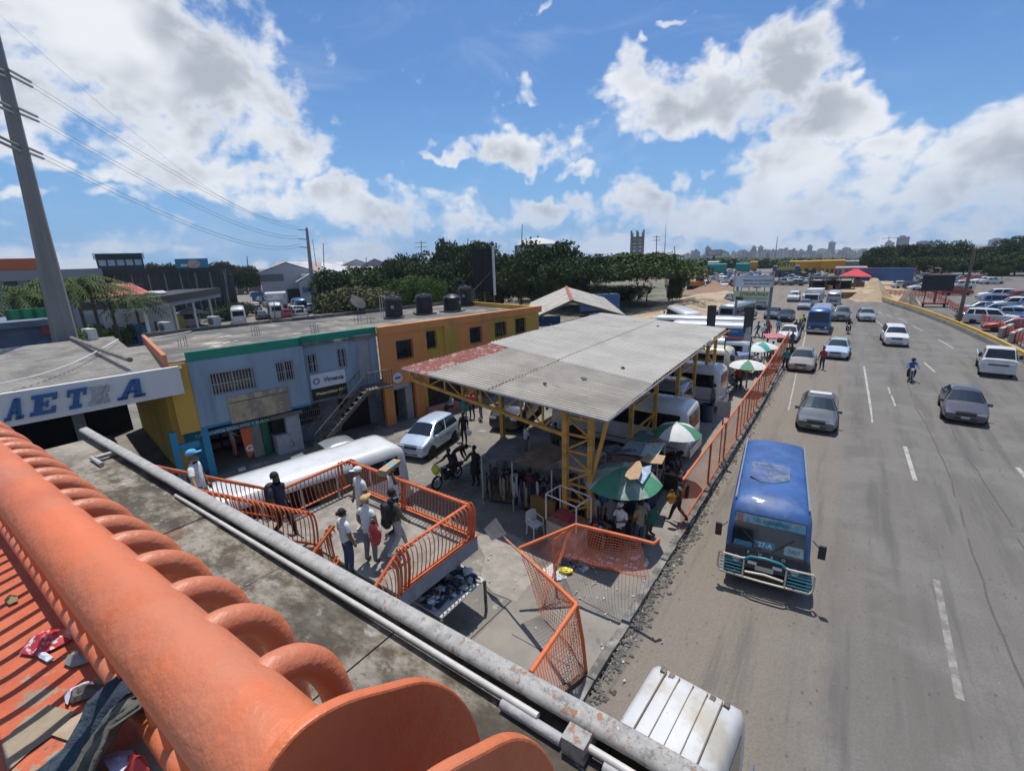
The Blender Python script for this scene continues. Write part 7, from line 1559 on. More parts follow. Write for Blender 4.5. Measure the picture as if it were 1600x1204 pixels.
# litter on the deck of the bridge
def bpt(px, py, h=-1.41): q = bl(px, py, h); return BM @ q
def deck_piece(name, pts, m, label, cat, lift=.0, puff=.03):
    vs = [bl(x, y, -1.415+lift) for x, y in pts]; n = len(vs); c = sum(vs, Vector())/n; mb = MB(); N = 4; rows_ = []
    for r in range(N+1):
        f = r/N
        for v in vs: q = v.lerp(c, f*.95); rows_.append(BM @ Vector((q.x, q.y, q.z+puff*math.sin(f*math.pi*.5)*(.6+.9*abs(mnoise.noise((q.x*14, q.y*14, f*2)))))))
    mb.add(rows_, [(r*n+i, r*n+(i+1) % n, (r+1)*n+(i+1) % n, (r+1)*n+i) for r in range(N) for i in range(n)]+[tuple(N*n+i for i in range(n))])
    return tag(mb.build(name, m, None, 35), label, cat)
red_w = mat('red_wrapper', (.45, .02, .03), .3, var=.15, scale=30, col2=(.62, .60, .60), lo=.55, hi=.60)
deck_piece('snack_wrapper', [(30, 1020), (45, 998), (70, 984), (106, 982), (112, 998), (86, 1012), (58, 1024)], red_w, 'crumpled red and white snack wrapper on the orange deck', 'wrapper', .01, .045)
deck_piece('paper_scrap', [(54, 1018), (66, 1014), (86, 1028), (74, 1034), (60, 1026)], mat('blue_paper', (.45, .50, .62), .6, var=.3, scale=60), 'small blue and white paper beside the red wrapper', 'paper', .01, .01)
deck_piece('plastic_cup', [(99, 1036), (106, 1022), (124, 1018), (140, 1024), (138, 1034), (112, 1042)], mat('dirty_clear', (.22, .22, .21), .3, var=.2, scale=20), 'flattened dusty clear plastic cup in the railing shadow', 'cup', .01, .03)
deck_piece('receipt', [(100, 1082), (118, 1072), (139, 1063), (140, 1069), (122, 1080), (107, 1090), (106, 1100), (102, 1098)], mat('receipt_paper', (.50, .46, .54), .7, var=.1), 'curled white receipt near the jeans', 'paper', .012, .02)
deck_piece('shoe_sole', [(108, 1092), (120, 1076), (150, 1066), (166, 1070), (160, 1084), (132, 1092), (112, 1098)], mat('dusty_sole', (.10, .09, .08), .9, var=.25, scale=30), 'dusty grey worn shoe sole lying on the deck', 'shoe', .01, .04)
deck_piece('cardboard_scrap', [(80, 1147), (110, 1122), (142, 1105), (146, 1114), (154, 1122), (152, 1145), (136, 1162), (112, 1158)], mat('scrap_card', (.34, .27, .19), .9, var=.12, scale=14), 'torn beige cardboard piece on the worn deck', 'cardboard', .006, .008)
deck_piece('cardboard_scrap', [(2, 1160), (40, 1120), (76, 1100), (118, 1112), (84, 1146), (48, 1172), (12, 1204)], mat('scrap_card2', (.27, .22, .155), .9, var=.12, scale=14), 'large flattened brown cardboard at the corner of the deck', 'cardboard', .002, .004)
deck_piece('leaflet', [(72, 1190), (92, 1174), (124, 1163), (140, 1166), (126, 1184), (100, 1204), (76, 1204)], mat('leaflet_blue', (.20, .40, .50), .5, var=.2, scale=24, col2=(.58, .60, .55), lo=.48, hi=.52), 'blue and white printed leaflet on the deck', 'leaflet', .012, .008)
deck_piece('leaflet', [(112, 1204), (126, 1184), (146, 1166), (160, 1172), (152, 1204)], mat('leaflet_yellow', (.55, .42, .06), .5, var=.2, scale=24, col2=(.03, .30, .55), lo=.46, hi=.5), 'yellow and blue printed leaflet by the jeans', 'leaflet', .018, .008)
deck_piece('letter_paper', [(158, 1182), (186, 1172), (208, 1170), (206, 1186), (192, 1204), (172, 1204)], mat('letter_paper', (.42, .44, .58), .6, var=.1, scale=80), 'folded lilac printed paper under the jeans', 'paper', .05, .01)
deck_piece('red_packet', [(190, 1204), (196, 1188), (214, 1178), (230, 1184), (234, 1204)], mat('red_packet', (.50, .05, .05), .6, var=.1), 'red packet at the foot of the railing', 'packet', .03, .05)
deck_piece('leaf_scrap', [(6, 938), (14, 928), (28, 930), (28, 938), (14, 944)], mat('dry_leaf', (.20, .17, .08), .8), 'dry curled leaf on the orange deck', 'leaf', .01, .02)
# worn jeans hung over the bottom rail
def hang_cloth(x0, x1, m, label, prof_, seed):
    mb = MB(); NX = 22; vs = []
    for i in range(NX+1):
        u = i/NX; x = x0+(x1-x0)*u
        for j, (e2_, w2_) in enumerate(prof_):
            f = .018*math.sin(u*19+j*.8+seed)+.030*mnoise.noise((u*6, j*.5, seed)); sx = (u-.5)*(-.25*(j/len(prof_)))*(x1-x0)
            vs.append(BM @ Vector((x+sx+.02*mnoise.noise((u*4, j*.8, seed+3)), e2_+f, w2_+abs(f)*.5)))
    k_ = len(prof_); mb.add(vs, [(i*k_+j, (i+1)*k_+j, (i+1)*k_+j+1, i*k_+j+1) for i in range(NX) for j in range(k_-1)])
    o = mb.build('garment', m, None, 180); so_ = o.modifiers.new('thick', 'SOLIDIFY'); so_.thickness = .006; return tag(o, label, 'clothes')
jm = mat('washed_denim', (.040, .065, .090), .85, var=.3, scale=9, col2=(.02, .032, .055), lo=.45, hi=.6, bump=.6, bscale=60)
xc = bl(205, 1095, -1.30).x
hang_cloth(xc-.10, xc+.13, jm, 'worn blue jeans bundled over the bottom rail on the deck', [(.30, -1.36), (.28, -1.27), (.22, -1.255), (.165, -1.28), (.12, -1.34), (.06, -1.385), (-.02, -1.40), (-.10, -1.405)], 1.)
hang_cloth(xc+.05, xc+.16, mat('grey_rag', (.10, .10, .085), .9, var=.3, scale=12, bump=.5), 'grey brown rag beside the jeans on the rail', [(.24, -1.24), (.18, -1.25), (.12, -1.31), (.05, -1.37), (-.03, -1.39)], 4.)
finish_people()
HAZE = True
# ================================================================== STREET FURNITURE OF THE FAR ROAD
m_conc = mat('concrete', (.27, .26, .24), .9, var=.12, scale=.5, col2=(.19, .18, .17), lo=.5, hi=.7)
m_ybar = mat('yellow_barrier_paint', (.50, .31, .045), .7, var=.1, scale=.6, col2=(.36, .25, .10), lo=.55, hi=.7)
bpix = [(1720, 640), (1600, 566), (1540, 534), (1480, 507), (1430, 488), (1390, 475), (1372, 468)]
bpts = [at(x, y) for x, y in bpix]
ba = thing('road_barrier', 'long low concrete barrier with yellow painted top curving along the right of the road', 'barrier')
dense = bez(bpts, 6)
for a, b_ in zip(dense, dense[1:]):
    d = (b_-a).normalized(); e = d*.012; a2, b2_ = a+e, b_-e
    MB().bar(a2+Vector((0, 0, .22)), b2_+Vector((0, 0, .22)), .34, .44).build('concrete_base', m_conc, ba)
    MB().bar(a2+Vector((0, 0, .60)), b2_+Vector((0, 0, .60)), .20, .32).build('yellow_top', m_ybar, ba)
# orange plastic netting on posts
nt = thing('plastic_netting', 'sagging orange plastic safety netting on thin posts before the parked cars', 'netting')
npix = [(1380, 462), (1412, 463), (1440, 466), (1462, 470), (1480, 480), (1500, 490), (1530, 505), (1560, 520), (1577, 530), (1600, 545), (1650, 575)]
nd = bez([at(x, y) for x, y in npix], 5); m_net = mat('orange_netting', (.50, .10, .06), .8, var=.2, scale=.8)
for i, (a, b_) in enumerate(zip(nd, nd[1:])):
    h0 = .35+.12*math.sin(i*1.3); h1 = .35+.12*math.sin((i+1)*1.3); mb = MB()
    for j in range(5): 
        za0, za1 = h0+j*.17, h1+j*.17; mb.bar(a+Vector((0, 0, za0)), b_+Vector((0, 0, za1)), .03, .105)
    mb.build('net_panel', m_net, nt); MB().box((a.x-.025, a.y-.025, 0), (a.x+.025, a.y+.025, 1.15)).build('post', m_trim, nt)
for (x, y, x2, y2) in ((1561, 528, 1578, 520), (1577, 536, 1594, 528)):
    a, b_ = at(x, y), at(x2, y2); MBk = MB().bar(a+Vector((0, 0, .5)), b_+Vector((0, 0, .5)), .3, .9); tag(MBk.build('concrete_block', mat('pale_block', (.42, .36, .32), .85, var=.1)), 'pale concrete block between the netting and the barrier, ' + ('first' if x < 1570 else 'nearer the right edge'), 'block')
for a_, b_, lb in (((1305, 452), (1350, 447), 'brown timber formwork wall behind the inner lane'), ((1308, 466), (1350, 466), 'brown plank barrier at the bend of the road works'), ((1255, 441), (1300, 455), 'brown earth retaining board beside the distant lanes')):
    A_, B_ = at(*a_), at(*b_); root = thing('plank_barrier', lb, 'barrier'); n = 8; pm_b = mat('brown_planks', (.25, .13, .055), .85, var=.2, scale=1)
    for i in range(n):
        p_, q_ = A_.lerp(B_, i/n+.003), A_.lerp(B_, (i+1)/n-.003); MB().bar(p_+Vector((0, 0, .55)), q_+Vector((0, 0, .55)), .1, 1.1).build('board', pm_b, root)
# led sign trailer, tent, lamp posts
q = at(1458, 479); tr = thing('sign_trailer', 'black electronic sign board on a red wheeled trailer', 'sign trailer', q, R(5)); s_f = 1.
MB().box((-1.8, -.1, 2.3), (1.8, .1, 4.6)).build('sign_board', MATS['billboard_black'], tr); MB().box((-.12, -.12, .6), (.12, .12, 2.3)).build('mast', mat('trailer_red', (.30, .05, .04), .6, var=.1), tr); MB().box((-1.4, -.6, .4), (1.4, .6, .6)).build('chassis', MATS['trailer_red'], tr)
for s in (-1.2, 1.2): MB().box((s-.06, -.05, .6), (s+.06, .05, 2.3)).build('strut', MATS['trailer_red'], tr); wheel(tr, s, .0, .3)
q = at(1333, 448); te = thing('tent', 'red pitched canopy tent on the road works', 'tent', q, 0)
mb = MB(); mb.add([(-3, -3, 2.4), (3, -3, 2.4), (3, 3, 2.4), (-3, 3, 2.4), (-.3, 0, 4.0), (.3, 0, 4.0)], [(0, 1, 5, 4), (1, 2, 5), (2, 3, 4, 5), (3, 0, 4)]); mb.build('roof', mat('tent_red', (.52, .03, .04), .8, var=.06), te)
for x in (-2.9, 2.9):
    for y in (-2.9, 2.9): MB().box((x-.05, y-.05, 0), (x+.05, y+.05, 2.4)).build('post', m_pole, te)
q = at(1298, 452); sh = thing('site_shelter', 'dark open scaffold shelter on the road works', 'shelter', q, R(10)); MB().box((-4, -2, 2.6), (4, 2, 2.8)).build('roof', m_trim, sh)
for x in (-3.9, -1.3, 1.3, 3.9): MB().box((x-.08, -1.9, 0), (x+.08, -1.7, 2.6)).build('post', m_rust, sh); MB().box((x-.08, 1.7, 0), (x+.08, 1.9, 2.6)).build('post', m_rust, sh)
MB().box((-3.8, 1.5, 0), (3.8, 1.65, 1.8)).build('wall', m_dark, sh)
q = at(1265, 450); sp_ = thing('lamp_post', 'short black lamp post beside the distant lanes', 'lamp post', q); MB().box((-.06, -.06, 0), (.06, .06, 3.4)).build('post', m_trim, sp_); MB().box((-.9, -.25, 3.4), (.9, .25, 4.1)).build('lamp_head', m_trim, sp_)
for i, (px_, py_) in enumerate(((1430, 432), (1454, 433), (1467, 436))):
    q = at(px_, py_); o = thing('lamp_post', ('slim orange lamp post before the dark trees, leftmost of three', 'slim orange lamp post before the dark trees, between two others', 'slim orange lamp post with white lamp before the dark trees')[i], 'lamp post', q, 0, 'orange lamp posts'); h = atr(px_, py_-17, math.hypot(q.x, q.y)).z
    MB().tube([(0, 0, 0), (0, 0, h)], .13, 6).build('post', mat('lamp_orange', (.36, .12, .05), .6), o); MB().bar((0, 0, h), (-1.2, 0, h+.1), .2).build('arm', MATS['lamp_white'] if i == 2 else MATS['lamp_orange'], o)
q = at(1497, 503); top = aty(1524, 388, q.y-.5); o = tag(MB().tube([q, q.lerp(top, .5), top], [.20, .17, .12], 10).build('leaning_pole', mat('pole_wood', (.15, .125, .10), .9, var=.15, scale=2), None, 60), 'leaning bare concrete utility pole beyond the yellow barrier', 'utility pole')
# ================================================================== BILLBOARDS of the terminal
bb_t = thing('billboard', 'two stacked white and yellow green billboards with lettering on grey posts', 'billboard'); by = 56.
tl, tr_, br_, bl_2 = aty(1149, 425, by), aty(1210, 427, by), aty(1209, 448, by), aty(1148, 448, by)
x0, x1, z1, z0 = tl.x, tr_.x, tl.z, bl_2.z
MB().box((x0, by-.1, z0), (x1, by+.1, z1-.35)).build('upper_panel', mat('board_white', (.50, .54, .58), .6, var=.05, scale=.5), bb_t)
MB().box((x0-.02, by-.15, z1-.1), (x1+.02, by+.15, z1)).build('frame', MATS['flashing'], bb_t); MB().box((x1-.06, by-.15, z0), (x1+.06, by+.15, z1)).build('frame', MATS['flashing'], bb_t); MB().box((x0-.06, by-.15, z0), (x0+.06, by+.15, z1)).build('frame', MATS['flashing'], bb_t)
tg = mat('board_text', (.10, .12, .14), .6, var=0); cx_, hz_ = (x0+x1)/2, z1-z0
text('TERMINAL DE AUTOBUSES', hz_*.16, tg, bb_t, (cx_+.35, by-.11, z0+hz_*.42), (1, 0, 0), (0, 0, 1), sx=.95, offset=.008); text('DE LA PARADA DEL 27 ESTE', hz_*.14, tg, bb_t, (cx_+.35, by-.11, z0+hz_*.20), (1, 0, 0), (0, 0, 1), sx=.9, offset=.008); text('FIRMA AQUI CONTRATO', hz_*.13, mat('board_faint', (.33, .37, .40), .6, var=0), bb_t, (cx_+.2, by-.11, z0+hz_*.65), (1, 0, 0), (0, 0, 1))
a, b_ = aty(1147, 454, by), aty(1201, 471, by); lx0, lx1, lz1, lz0 = a.x, b_.x, a.z, b_.z
MB().box((lx0, by-.08, lz0), (lx1, by+.08, lz1)).build('lower_panel', mat('board_yellowgreen', (.46, .50, .33), .6, var=.08, scale=.7), bb_t)
text('SITRAPURNO', (lz1-lz0)*.46, mat('olive_text', (.10, .14, .08), .6, var=0), bb_t, ((lx0+lx1)/2+.25, by-.09, lz0+(lz1-lz0)*.66), (1, 0, 0), (0, 0, 1), offset=.012, sx=.92); text('SINDICATO DE TRANSPORTE', (lz1-lz0)*.19, MATS['olive_text'], bb_t, ((lx0+lx1)/2+.3, by-.09, lz0+(lz1-lz0)*.26), (1, 0, 0), (0, 0, 1), sx=.9)
MB().box((lx0+.25, by-.095, lz0+.1), (lx0+1.0, by-.081, lz0+.45)).build('bus_picture', m_trim, bb_t)
for px_ in (1205,): q = aty(px_, 455, by+.3); MB().box((q.x-.14, by+.2, 0), (q.x+.14, by+.45, z1)).build('post', mat('post_grey', (.17, .19, .22), .6, var=.08), bb_t)
q = aty(1152, 455, by+.3); MB().box((q.x-.1, by+.2, 0), (q.x+.1, by+.45, z1)).build('post', MATS['post_grey'], bb_t)
for i in range(6): x = x0+(x1-x0)*i/5; MB().box((x-.03, by-.0, z0-.6), (x+.03, by+.1, z0)).build('bracket', m_trim, bb_t)
for i, (px_, tp, bt) in enumerate(((1113, 477, 512), (1172, 479, 515))):
    q = aty(px_, tp, 40.); q2 = aty(px_, bt, 40.); w_p = .32; MBq = thing('black_sign_pillar', ('black rectangular sign back above the canopy corner' , 'black rectangular sign back nearer the billboard post')[i], 'sign', (q.x, 40., 0)); MB().box((-w_p, -.1, q2.z-.4), (w_p, .1, q.z)).build('panel', MATS['billboard_black'], MBq); MB().box((-.08, -.05, 0), (.08, .05, q2.z-.4)).build('post', m_trim, MBq)
# blue poster hoarding
pb = thing('poster_board', 'blue advertising hoarding with orange lettering and a slanted white edge beside the canopy', 'billboard'); y_ = 33.5
a, b_, c, d = aty(1133, 533, y_), aty(1165, 533, y_), aty(1159, 513, y_), aty(1142, 513, y_)
MB().slabq(a, b_, c, d, .06).build('panel', mat('poster_blue', (.02, .12, .32), .5, var=.15, scale=1), pb)
a2, b2_, c2, d2 = aty(1160, 533, y_-.02), aty(1173, 533, y_-.1), aty(1173, 510, y_-.1), aty(1166, 512, y_-.02); MB().slabq(a2, b2_, c2, d2, .06).build('side_panel', mat('poster_pale', (.35, .37, .40), .6, var=.25, scale=3), pb)
m_ = (a+c)/2; text('Presidente', .30, mat('poster_orange', (.55, .16, .06), .5, var=0), pb, (m_.x+.05, y_-.09, m_.z-.15), (1, 0, 0), (0, 0, 1), offset=.01); text('Nueva', .20, mat('poster_lightblue', (.25, .45, .6), .5, var=0), pb, (m_.x, y_-.09, m_.z+.25), (1, 0, 0), (0, 0, 1))
for q in (a, b2_): MB().box((q.x-.04, y_, 0), (q.x+.04, y_+.08, q.z+.3)).build('post', m_trim, pb)
# ================================================================== BIG POLE AND WIRES
P0 = at(103, 532, 5.4); bp = thing('transmission_pole', 'giant tapered grey concrete power pole rising behind the white hall', 'utility pole', (0, 0, 0))
PR = math.hypot(P0.x, P0.y); tops = atr(5, 118, PR+1.0)
lowp = P0.lerp(tops, -.45); upp = P0.lerp(tops, 1.35)
mpx = math.sqrt(P0.x**2+P0.y**2+(CAMZ-P0.z)**2)/720
MB().tube([lowp, P0, P0.lerp(tops, .5), tops, upp], [.62, .56, .37, .27, .20], 8).build('shaft', mat('pole_concrete', (.20, .195, .185), .85, var=.1, scale=.6, col2=(.15, .145, .14), lo=.5, hi=.7, streak=True), bp)
MB().tube([P0.lerp(tops, .39)+Vector((-.9+.7*math.cos(t)*.8, 0, .7*math.sin(t)*.8)) for t in [i*.42 for i in range(16)]], .05, 6).build('cable_loop', MATS['flashing'], bp)
ends = []
for i, (px_, py_) in enumerate(((12, 118), (22, 172), (30, 230))):
    f = (532-py_)/(532-118); q = P0.lerp(tops, f)
    for s in (1, -1):
        a = q+Vector((.25*s, .2, 0)); b2_ = atr(px_+(38 if s > 0 else -38), py_+(18 if s > 0 else -12), PR+(5. if s > 0 else -2.)); 
        for o_ in (0, .25): MB().tube([a+Vector((0, 0, o_)), b2_+Vector((0, 0, o_))], .07, 6).build('insulator', mat('insulator', (.22, .22, .24), .4), bp)
        if s > 0: ends.append(b2_)
# distant leaning lattice-armed pole
Q0 = at(492, 482); d_r = math.hypot(Q0.x, Q0.y); Q1 = atr(479, 356, d_r)
q2p = thing('utility_pole', 'tall grey power pole with side arms leaning in front of the warehouses', 'utility pole'); MB().tube([Q0, Q1], [.55, .25], 8).build('shaft', m_conc, q2p)
hooks = []
for f in (.97, .86, .76): 
    q = Q0.lerp(Q1, f); MB().bar(q, q+Vector((-2.4, -.5, .3)), .16).build('arm', m_conc, q2p); hooks.append(q+Vector((-2.4, -.5, .3)))
m_wirec = mat('wire_dark', (.06, .06, .065), .6, var=0)
def wire(a, b_, sag, r, label):
    pts = []
    for i in range(25):
        t = i/24; q = a.lerp(b_, t); q = q+Vector((0, 0, -sag*4*t*(1-t))); pts.append(q)
    rs = [r*(.6+1.0*i/24) for i in range(25)]
    return tag(MB().tube(pts, rs, 4, False).build('power_line', m_wirec), label, 'power line', 'power lines over the street')
for i, (e0, h0) in enumerate(zip(ends, hooks)):
    for k_, o_ in enumerate((0, .25)): wire(e0+Vector((0, 0, o_)), h0+Vector((0, 0, o_*2)), 1.5+1.2*i*.3, .018, 'power line from the %s insulators of the giant pole, %s of the pair' % (('upper', 'middle', 'lower')[i], ('lower', 'upper')[k_]))
wire(atr(-60, -30, PR+3), hooks[0]+Vector((0, 0, 2.)), 4., .012, 'thin topmost power line crossing the big left cloud')
# ================================================================== TREES
m_bark = mat('bark', (.085, .065, .048), .9, var=.2, scale=3)
LK = dict(spec=.12)
LEAF = [mat('leaf_dark', (.034, .060, .020), .7, var=.45, scale=.55, col2=(.055, .080, .026), lo=.42, hi=.66, **LK), mat('leaf_mid', (.055, .085, .025), .7, var=.4, scale=.6, col2=(.085, .105, .034), lo=.45, hi=.68, **LK), mat('leaf_dry', (.12, .115, .055), .75, var=.35, scale=.7, col2=(.07, .085, .035), lo=.45, hi=.6, **LK), mat('leaf_bright', (.075, .13, .028), .7, var=.35, scale=.7, col2=(.11, .17, .04), lo=.45, hi=.65, **LK)]
def crown_mesh(seed, n, kind='round', leaf=.30, clumps=16):
    rnd = random.Random(seed); v = []; f = []
    cl = []
    for i in range(clumps):
        t = rnd.uniform(0, 2*math.pi); u = rnd.random()**.5
        if kind == 'umbrella': cl.append((math.cos(t)*u*.86, math.sin(t)*u*.86, .62+.30*(1-u*u)+rnd.uniform(-.05, .05), rnd.uniform(.20, .30), .42))
        elif kind == 'bush': cl.append((math.cos(t)*u*.7, math.sin(t)*u*.7, rnd.uniform(.2, .7), rnd.uniform(.25, .42), .8))
        else: z = rnd.uniform(.32, .86); rr_ = .70*math.sin(math.pi*min(1, (z-.1)/.98))**.7; cl.append((math.cos(t)*u*rr_, math.sin(t)*u*rr_, z, rnd.uniform(.20, .34), .85))
    for i in range(n):
        c = cl[rnd.randrange(clumps)]; a, b_ = rnd.uniform(0, 2*math.pi), math.acos(rnd.uniform(-.75, 1)); r = c[3]*rnd.uniform(.72, 1.04)*(1+.18*mnoise.noise((c[0]*3+math.cos(a)*2, math.sin(a)*2, b_*2)))
        p_ = Vector((c[0]+r*math.sin(b_)*math.cos(a), c[1]+r*math.sin(b_)*math.sin(a), c[2]+r*c[4]*math.cos(b_)))
        s = leaf*rnd.uniform(.5, 1.3)*.1; n_ = Vector((rnd.gauss(0, 1), rnd.gauss(0, 1), rnd.gauss(.6, .8))).normalized(); u_ = n_.orthogonal().normalized(); w2 = n_.cross(u_); k0 = len(v)
        v += [p_+u_*s*1.4, p_+w2*s, p_-u_*s*1.4, p_-w2*s]; f.append((k0, k0+1, k0+2, k0+3))
    me = bpy.data.meshes.new('crown'); me.from_pydata([tuple(x) for x in v], [], f); return me
def trunk_mesh(seed, kind):
    rnd = random.Random(seed); mb = MB()
    def br(p_, d, l, r, dep):
        q = p_+d*l; q = q+Vector((rnd.uniform(-.03, .03), rnd.uniform(-.03, .03), 0)); mb.tube([p_, p_.lerp(q, .5)+Vector((rnd.uniform(-.012, .012), rnd.uniform(-.012, .012), 0)), q], [r, r*.85, r*.65], 6)
        if dep:
            for i in range(rnd.choice([2, 3])):
                t = rnd.uniform(0, 6.28); k_ = .85 if kind == 'umbrella' else .55; br(q, (d+Vector((math.cos(t)*k_, math.sin(t)*k_, rnd.uniform(-.1, .2)))).normalized(), l*rnd.uniform(.65, .9), r*.6, dep-1)
    br(Vector((0, 0, 0)), Vector((0, 0, 1)), .24 if kind != 'umbrella' else .20, .028, 3); return mb.mesh('trunk', m_bark, 60)
CM = {}
def crown_for(kind, seed, lf, n=5200, leafsz=.30, cl=18):
    k_ = (kind, seed, lf)
    if k_ not in CM:
        b0 = CM.get((kind, seed)) or crown_mesh(seed, n, kind, leafsz, cl); CM[(kind, seed)] = b0
        m2 = b0.copy(); m2.materials.clear(); m2.materials.append(LEAF[lf]); CM[k_] = m2
    return CM[k_]
TM = {(s, k_): trunk_mesh(s, k_) for s in (1, 2, 3) for k_ in ('round', 'umbrella')}
def tree(pos_, w_, h, kind, lf, seed, label, group=None, name='tree', rz_=None):
    root = thing(name, label, 'tree' if kind != 'bush' else 'bush', pos_, random.uniform(0, 6.28) if rz_ is None else rz_, group)
    c_ = inst('crown', crown_for(kind, seed, lf, 20000 if kind == 'umbrella' else 12000, .155 if kind == 'umbrella' else .215, 60 if kind == 'umbrella' else 26), root, sc=(w_/1.9, w_/1.9, h/1.02))
    if kind != 'bush': inst('trunk', TM[(seed % 3+1, 'umbrella' if kind == 'umbrella' else 'round')], root, sc=(w_/1.9, w_/1.9, h/1.02))
    return root
def tree_px(px_, base_y, top_y, wpx, kind, lf, seed, label, group=None, rng=None):
    q = at(px_, base_y) if rng is None else None
    if q is None: q = atr(px_, base_y, rng); q = Vector((q.x, q.y, 0))
    r = math.hypot(q.x, q.y); t = atr(px_, top_y, r); dep = RW.transposed() @ Vector((q.x, q.y, -CAMZ)); w_ = wpx/720*dep.z
    return tree(q, w_, max(2., t.z), kind, lf, seed, label, group)
random.seed(12)
GT = 'trees behind the terminal'
for a in [(985, 478, 399, 190, 'umbrella', 1, 101, 'huge spreading umbrella shaped rain tree behind the canopy'), (915, 482, 402, 110, 'umbrella', 0, 102, 'dark spreading tree left of the great rain tree'), (1045, 470, 410, 60, 'umbrella', 0, 103, 'smaller spreading tree at the right end of the grove'),
          (855, 478, 384, 95, 'round', 0, 104, 'tall dark round tree below the storage tank'), (815, 480, 408, 80, 'round', 1, 105, 'mid green tree in front of the storage tank'), (780, 478, 398, 70, 'round', 0, 106, 'dark tree right of the black billboard back'), (730, 474, 388, 90, 'round', 0, 107, 'dark tree behind the black billboard back'), (705, 470, 381, 60, 'round', 0, 108, 'tall loose crowned tree left of the black billboard back'),
          (750, 470, 382, 46, 'round', 0, 109, 'tree top peeping above the black billboard back'), (660, 474, 404, 80, 'round', 0, 110, 'dark tree above the second water tank'), (620, 478, 412, 70, 'round', 0, 104, 'dark tree behind the first water tank'), (690, 480, 415, 90, 'round', 0, 105, 'broad dark tree above the tanks'),
          (590, 482, 424, 80, 'round', 1, 106, 'mid green tree behind the satellite dish'), (545, 484, 425, 90, 'round', 0, 107, 'dark bushy tree beside the grey power pole'), (515, 486, 440, 50, 'round', 0, 108, 'dark low tree at the edge of the side street'), (632, 486, 440, 60, 'round', 3, 110, 'bright green young tree beside the first tank'), (668, 490, 436, 60, 'round', 3, 104, 'bright green tree between the tanks'),
          (570, 492, 444, 100, 'bush', 2, 111, 'dry olive brown bush behind the satellite dish'), (530, 494, 455, 60, 'bush', 0, 112, 'dark bush behind the roof edge'), (880, 484, 420, 70, 'round', 1, 105, 'mid green tree between the dark ones'), (950, 480, 412, 80, 'umbrella', 1, 103, 'green flat topped tree in the grove'), (1010, 474, 404, 90, 'umbrella', 0, 101, 'dark flat topped tree behind the great rain tree'),
          (1060, 462, 425, 30, 'round', 0, 106, 'small dark tree at the edge of the dirt bank')]:
    tree_px(a[0], a[1], a[2]-3, a[3]*(1.38 if a[0] < 960 else 1.08), a[4], a[5], a[6], a[7], GT)
for i, x in enumerate((600, 690, 770, 830, 885, 930, 975)): tree_px(x, 470 if i > 2 else 478, 442, 80, 'bush', (0, 1)[i % 2], 111+i % 2, 'added bush filling in the shade below the grove, %s from the left' % ('first', 'second', 'third', 'fourth', 'fifth', 'sixth', 'seventh', 'last')[i], GT)  # bush row added to stand in for the dark shadow beneath the crowns
tree_px(1050, 478, 424, 34, 'round', 0, 108, 'thin bare stemmed tree on the dirt bank', GT)
GR = 'trees beyond the car park'
for i, (x, b_, t, w_, k_, lf) in enumerate([(1362, 424, 388, 34, 'round', 0), (1385, 426, 386, 60, 'round', 0), (1415, 426, 392, 60, 'round', 0), (1445, 426, 384, 70, 'round', 0), (1475, 424, 380, 70, 'round', 0), (1510, 424, 392, 60, 'round', 0), (1540, 424, 388, 70, 'round', 0), (1575, 424, 376, 80, 'round', 0), (1610, 424, 372, 80, 'round', 0), (1400, 430, 404, 60, 'round', 0), (1435, 430, 404, 60, 'round', 0), (1470, 430, 402, 70, 'round', 0), (1505, 430, 404, 70, 'round', 0), (1545, 430, 402, 70, 'round', 0), (1585, 430, 400, 80, 'round', 0), (1545, 436, 415, 24, 'round', 1), (1565, 436, 417, 22, 'round', 1), (1355, 428, 398, 30, 'round', 0), (1376, 430, 404, 40, 'round', 0), (1640, 430, 380, 100, 'round', 0)]):
    tree_px(x, b_, t, w_*1.1, k_, lf, (104, 105, 106, 107, 110)[i % 5], ('dark tree beyond the car park, %s' % ('at the left end of the wood', 'rising above the blue lorry', 'just right of the blue lorry', 'in the tall clump under the blue tower', 'under the dark tower block', 'left of the leaning pole', 'behind the leaning pole', 'at the right edge, tall', 'at the far right edge', 'low in front behind the sand heap', 'low in front behind the rubble heap', 'low in front above the sign trailer', 'low in front left of the leaning pole', 'low in front right of the leaning pole', 'low in front at the right edge', 'small and paler right of the leaning pole', 'small and paler near the right edge', 'small at the end of the supermarket', 'small behind the blue lorry', 'outside the right edge')[i]), GR)
tb = MB()
for i in range(900):                 # far belt of vegetation below the skyline (nobody could count it)
    px_ = random.uniform(1075, 1380); rg = random.uniform(300, 520); q = atr(px_, 410, rg); zt9 = atr(px_, 402+random.uniform(0, 8), rg).z; s = random.uniform(1.5, 2.8); z = zt9-s
    k0 = len(tb.v); tb.sphere((q.x, q.y, z), s, 5, 4, (1.2, 1, .8))
    for j in range(k0, len(tb.v)): v = tb.v[j]; tb.v[j] = (v[0]+random.uniform(-.9, .9), v[1]+random.uniform(-.9, .9), v[2]+random.uniform(-.8, .8))
tb.build('treeline', LEAF[0], kind='stuff')
tb = MB()
for i in range(1500):
    px_ = random.uniform(-100, 1100); rg = random.uniform(380, 620); q = atr(px_, 410, rg); s = random.uniform(2., 4.5); z = gz(rg)+random.uniform(0, 5.5)
    k0 = len(tb.v); tb.sphere((q.x, q.y, z), s, 5, 4, (1.3, 1.1, .8))
    for j in range(k0, len(tb.v)): v = tb.v[j]; tb.v[j] = (v[0]+random.uniform(-1, 1), v[1]+random.uniform(-1, 1), v[2]+random.uniform(-.8, .8))
tb.build('treeline', LEAF[0], kind='stuff')
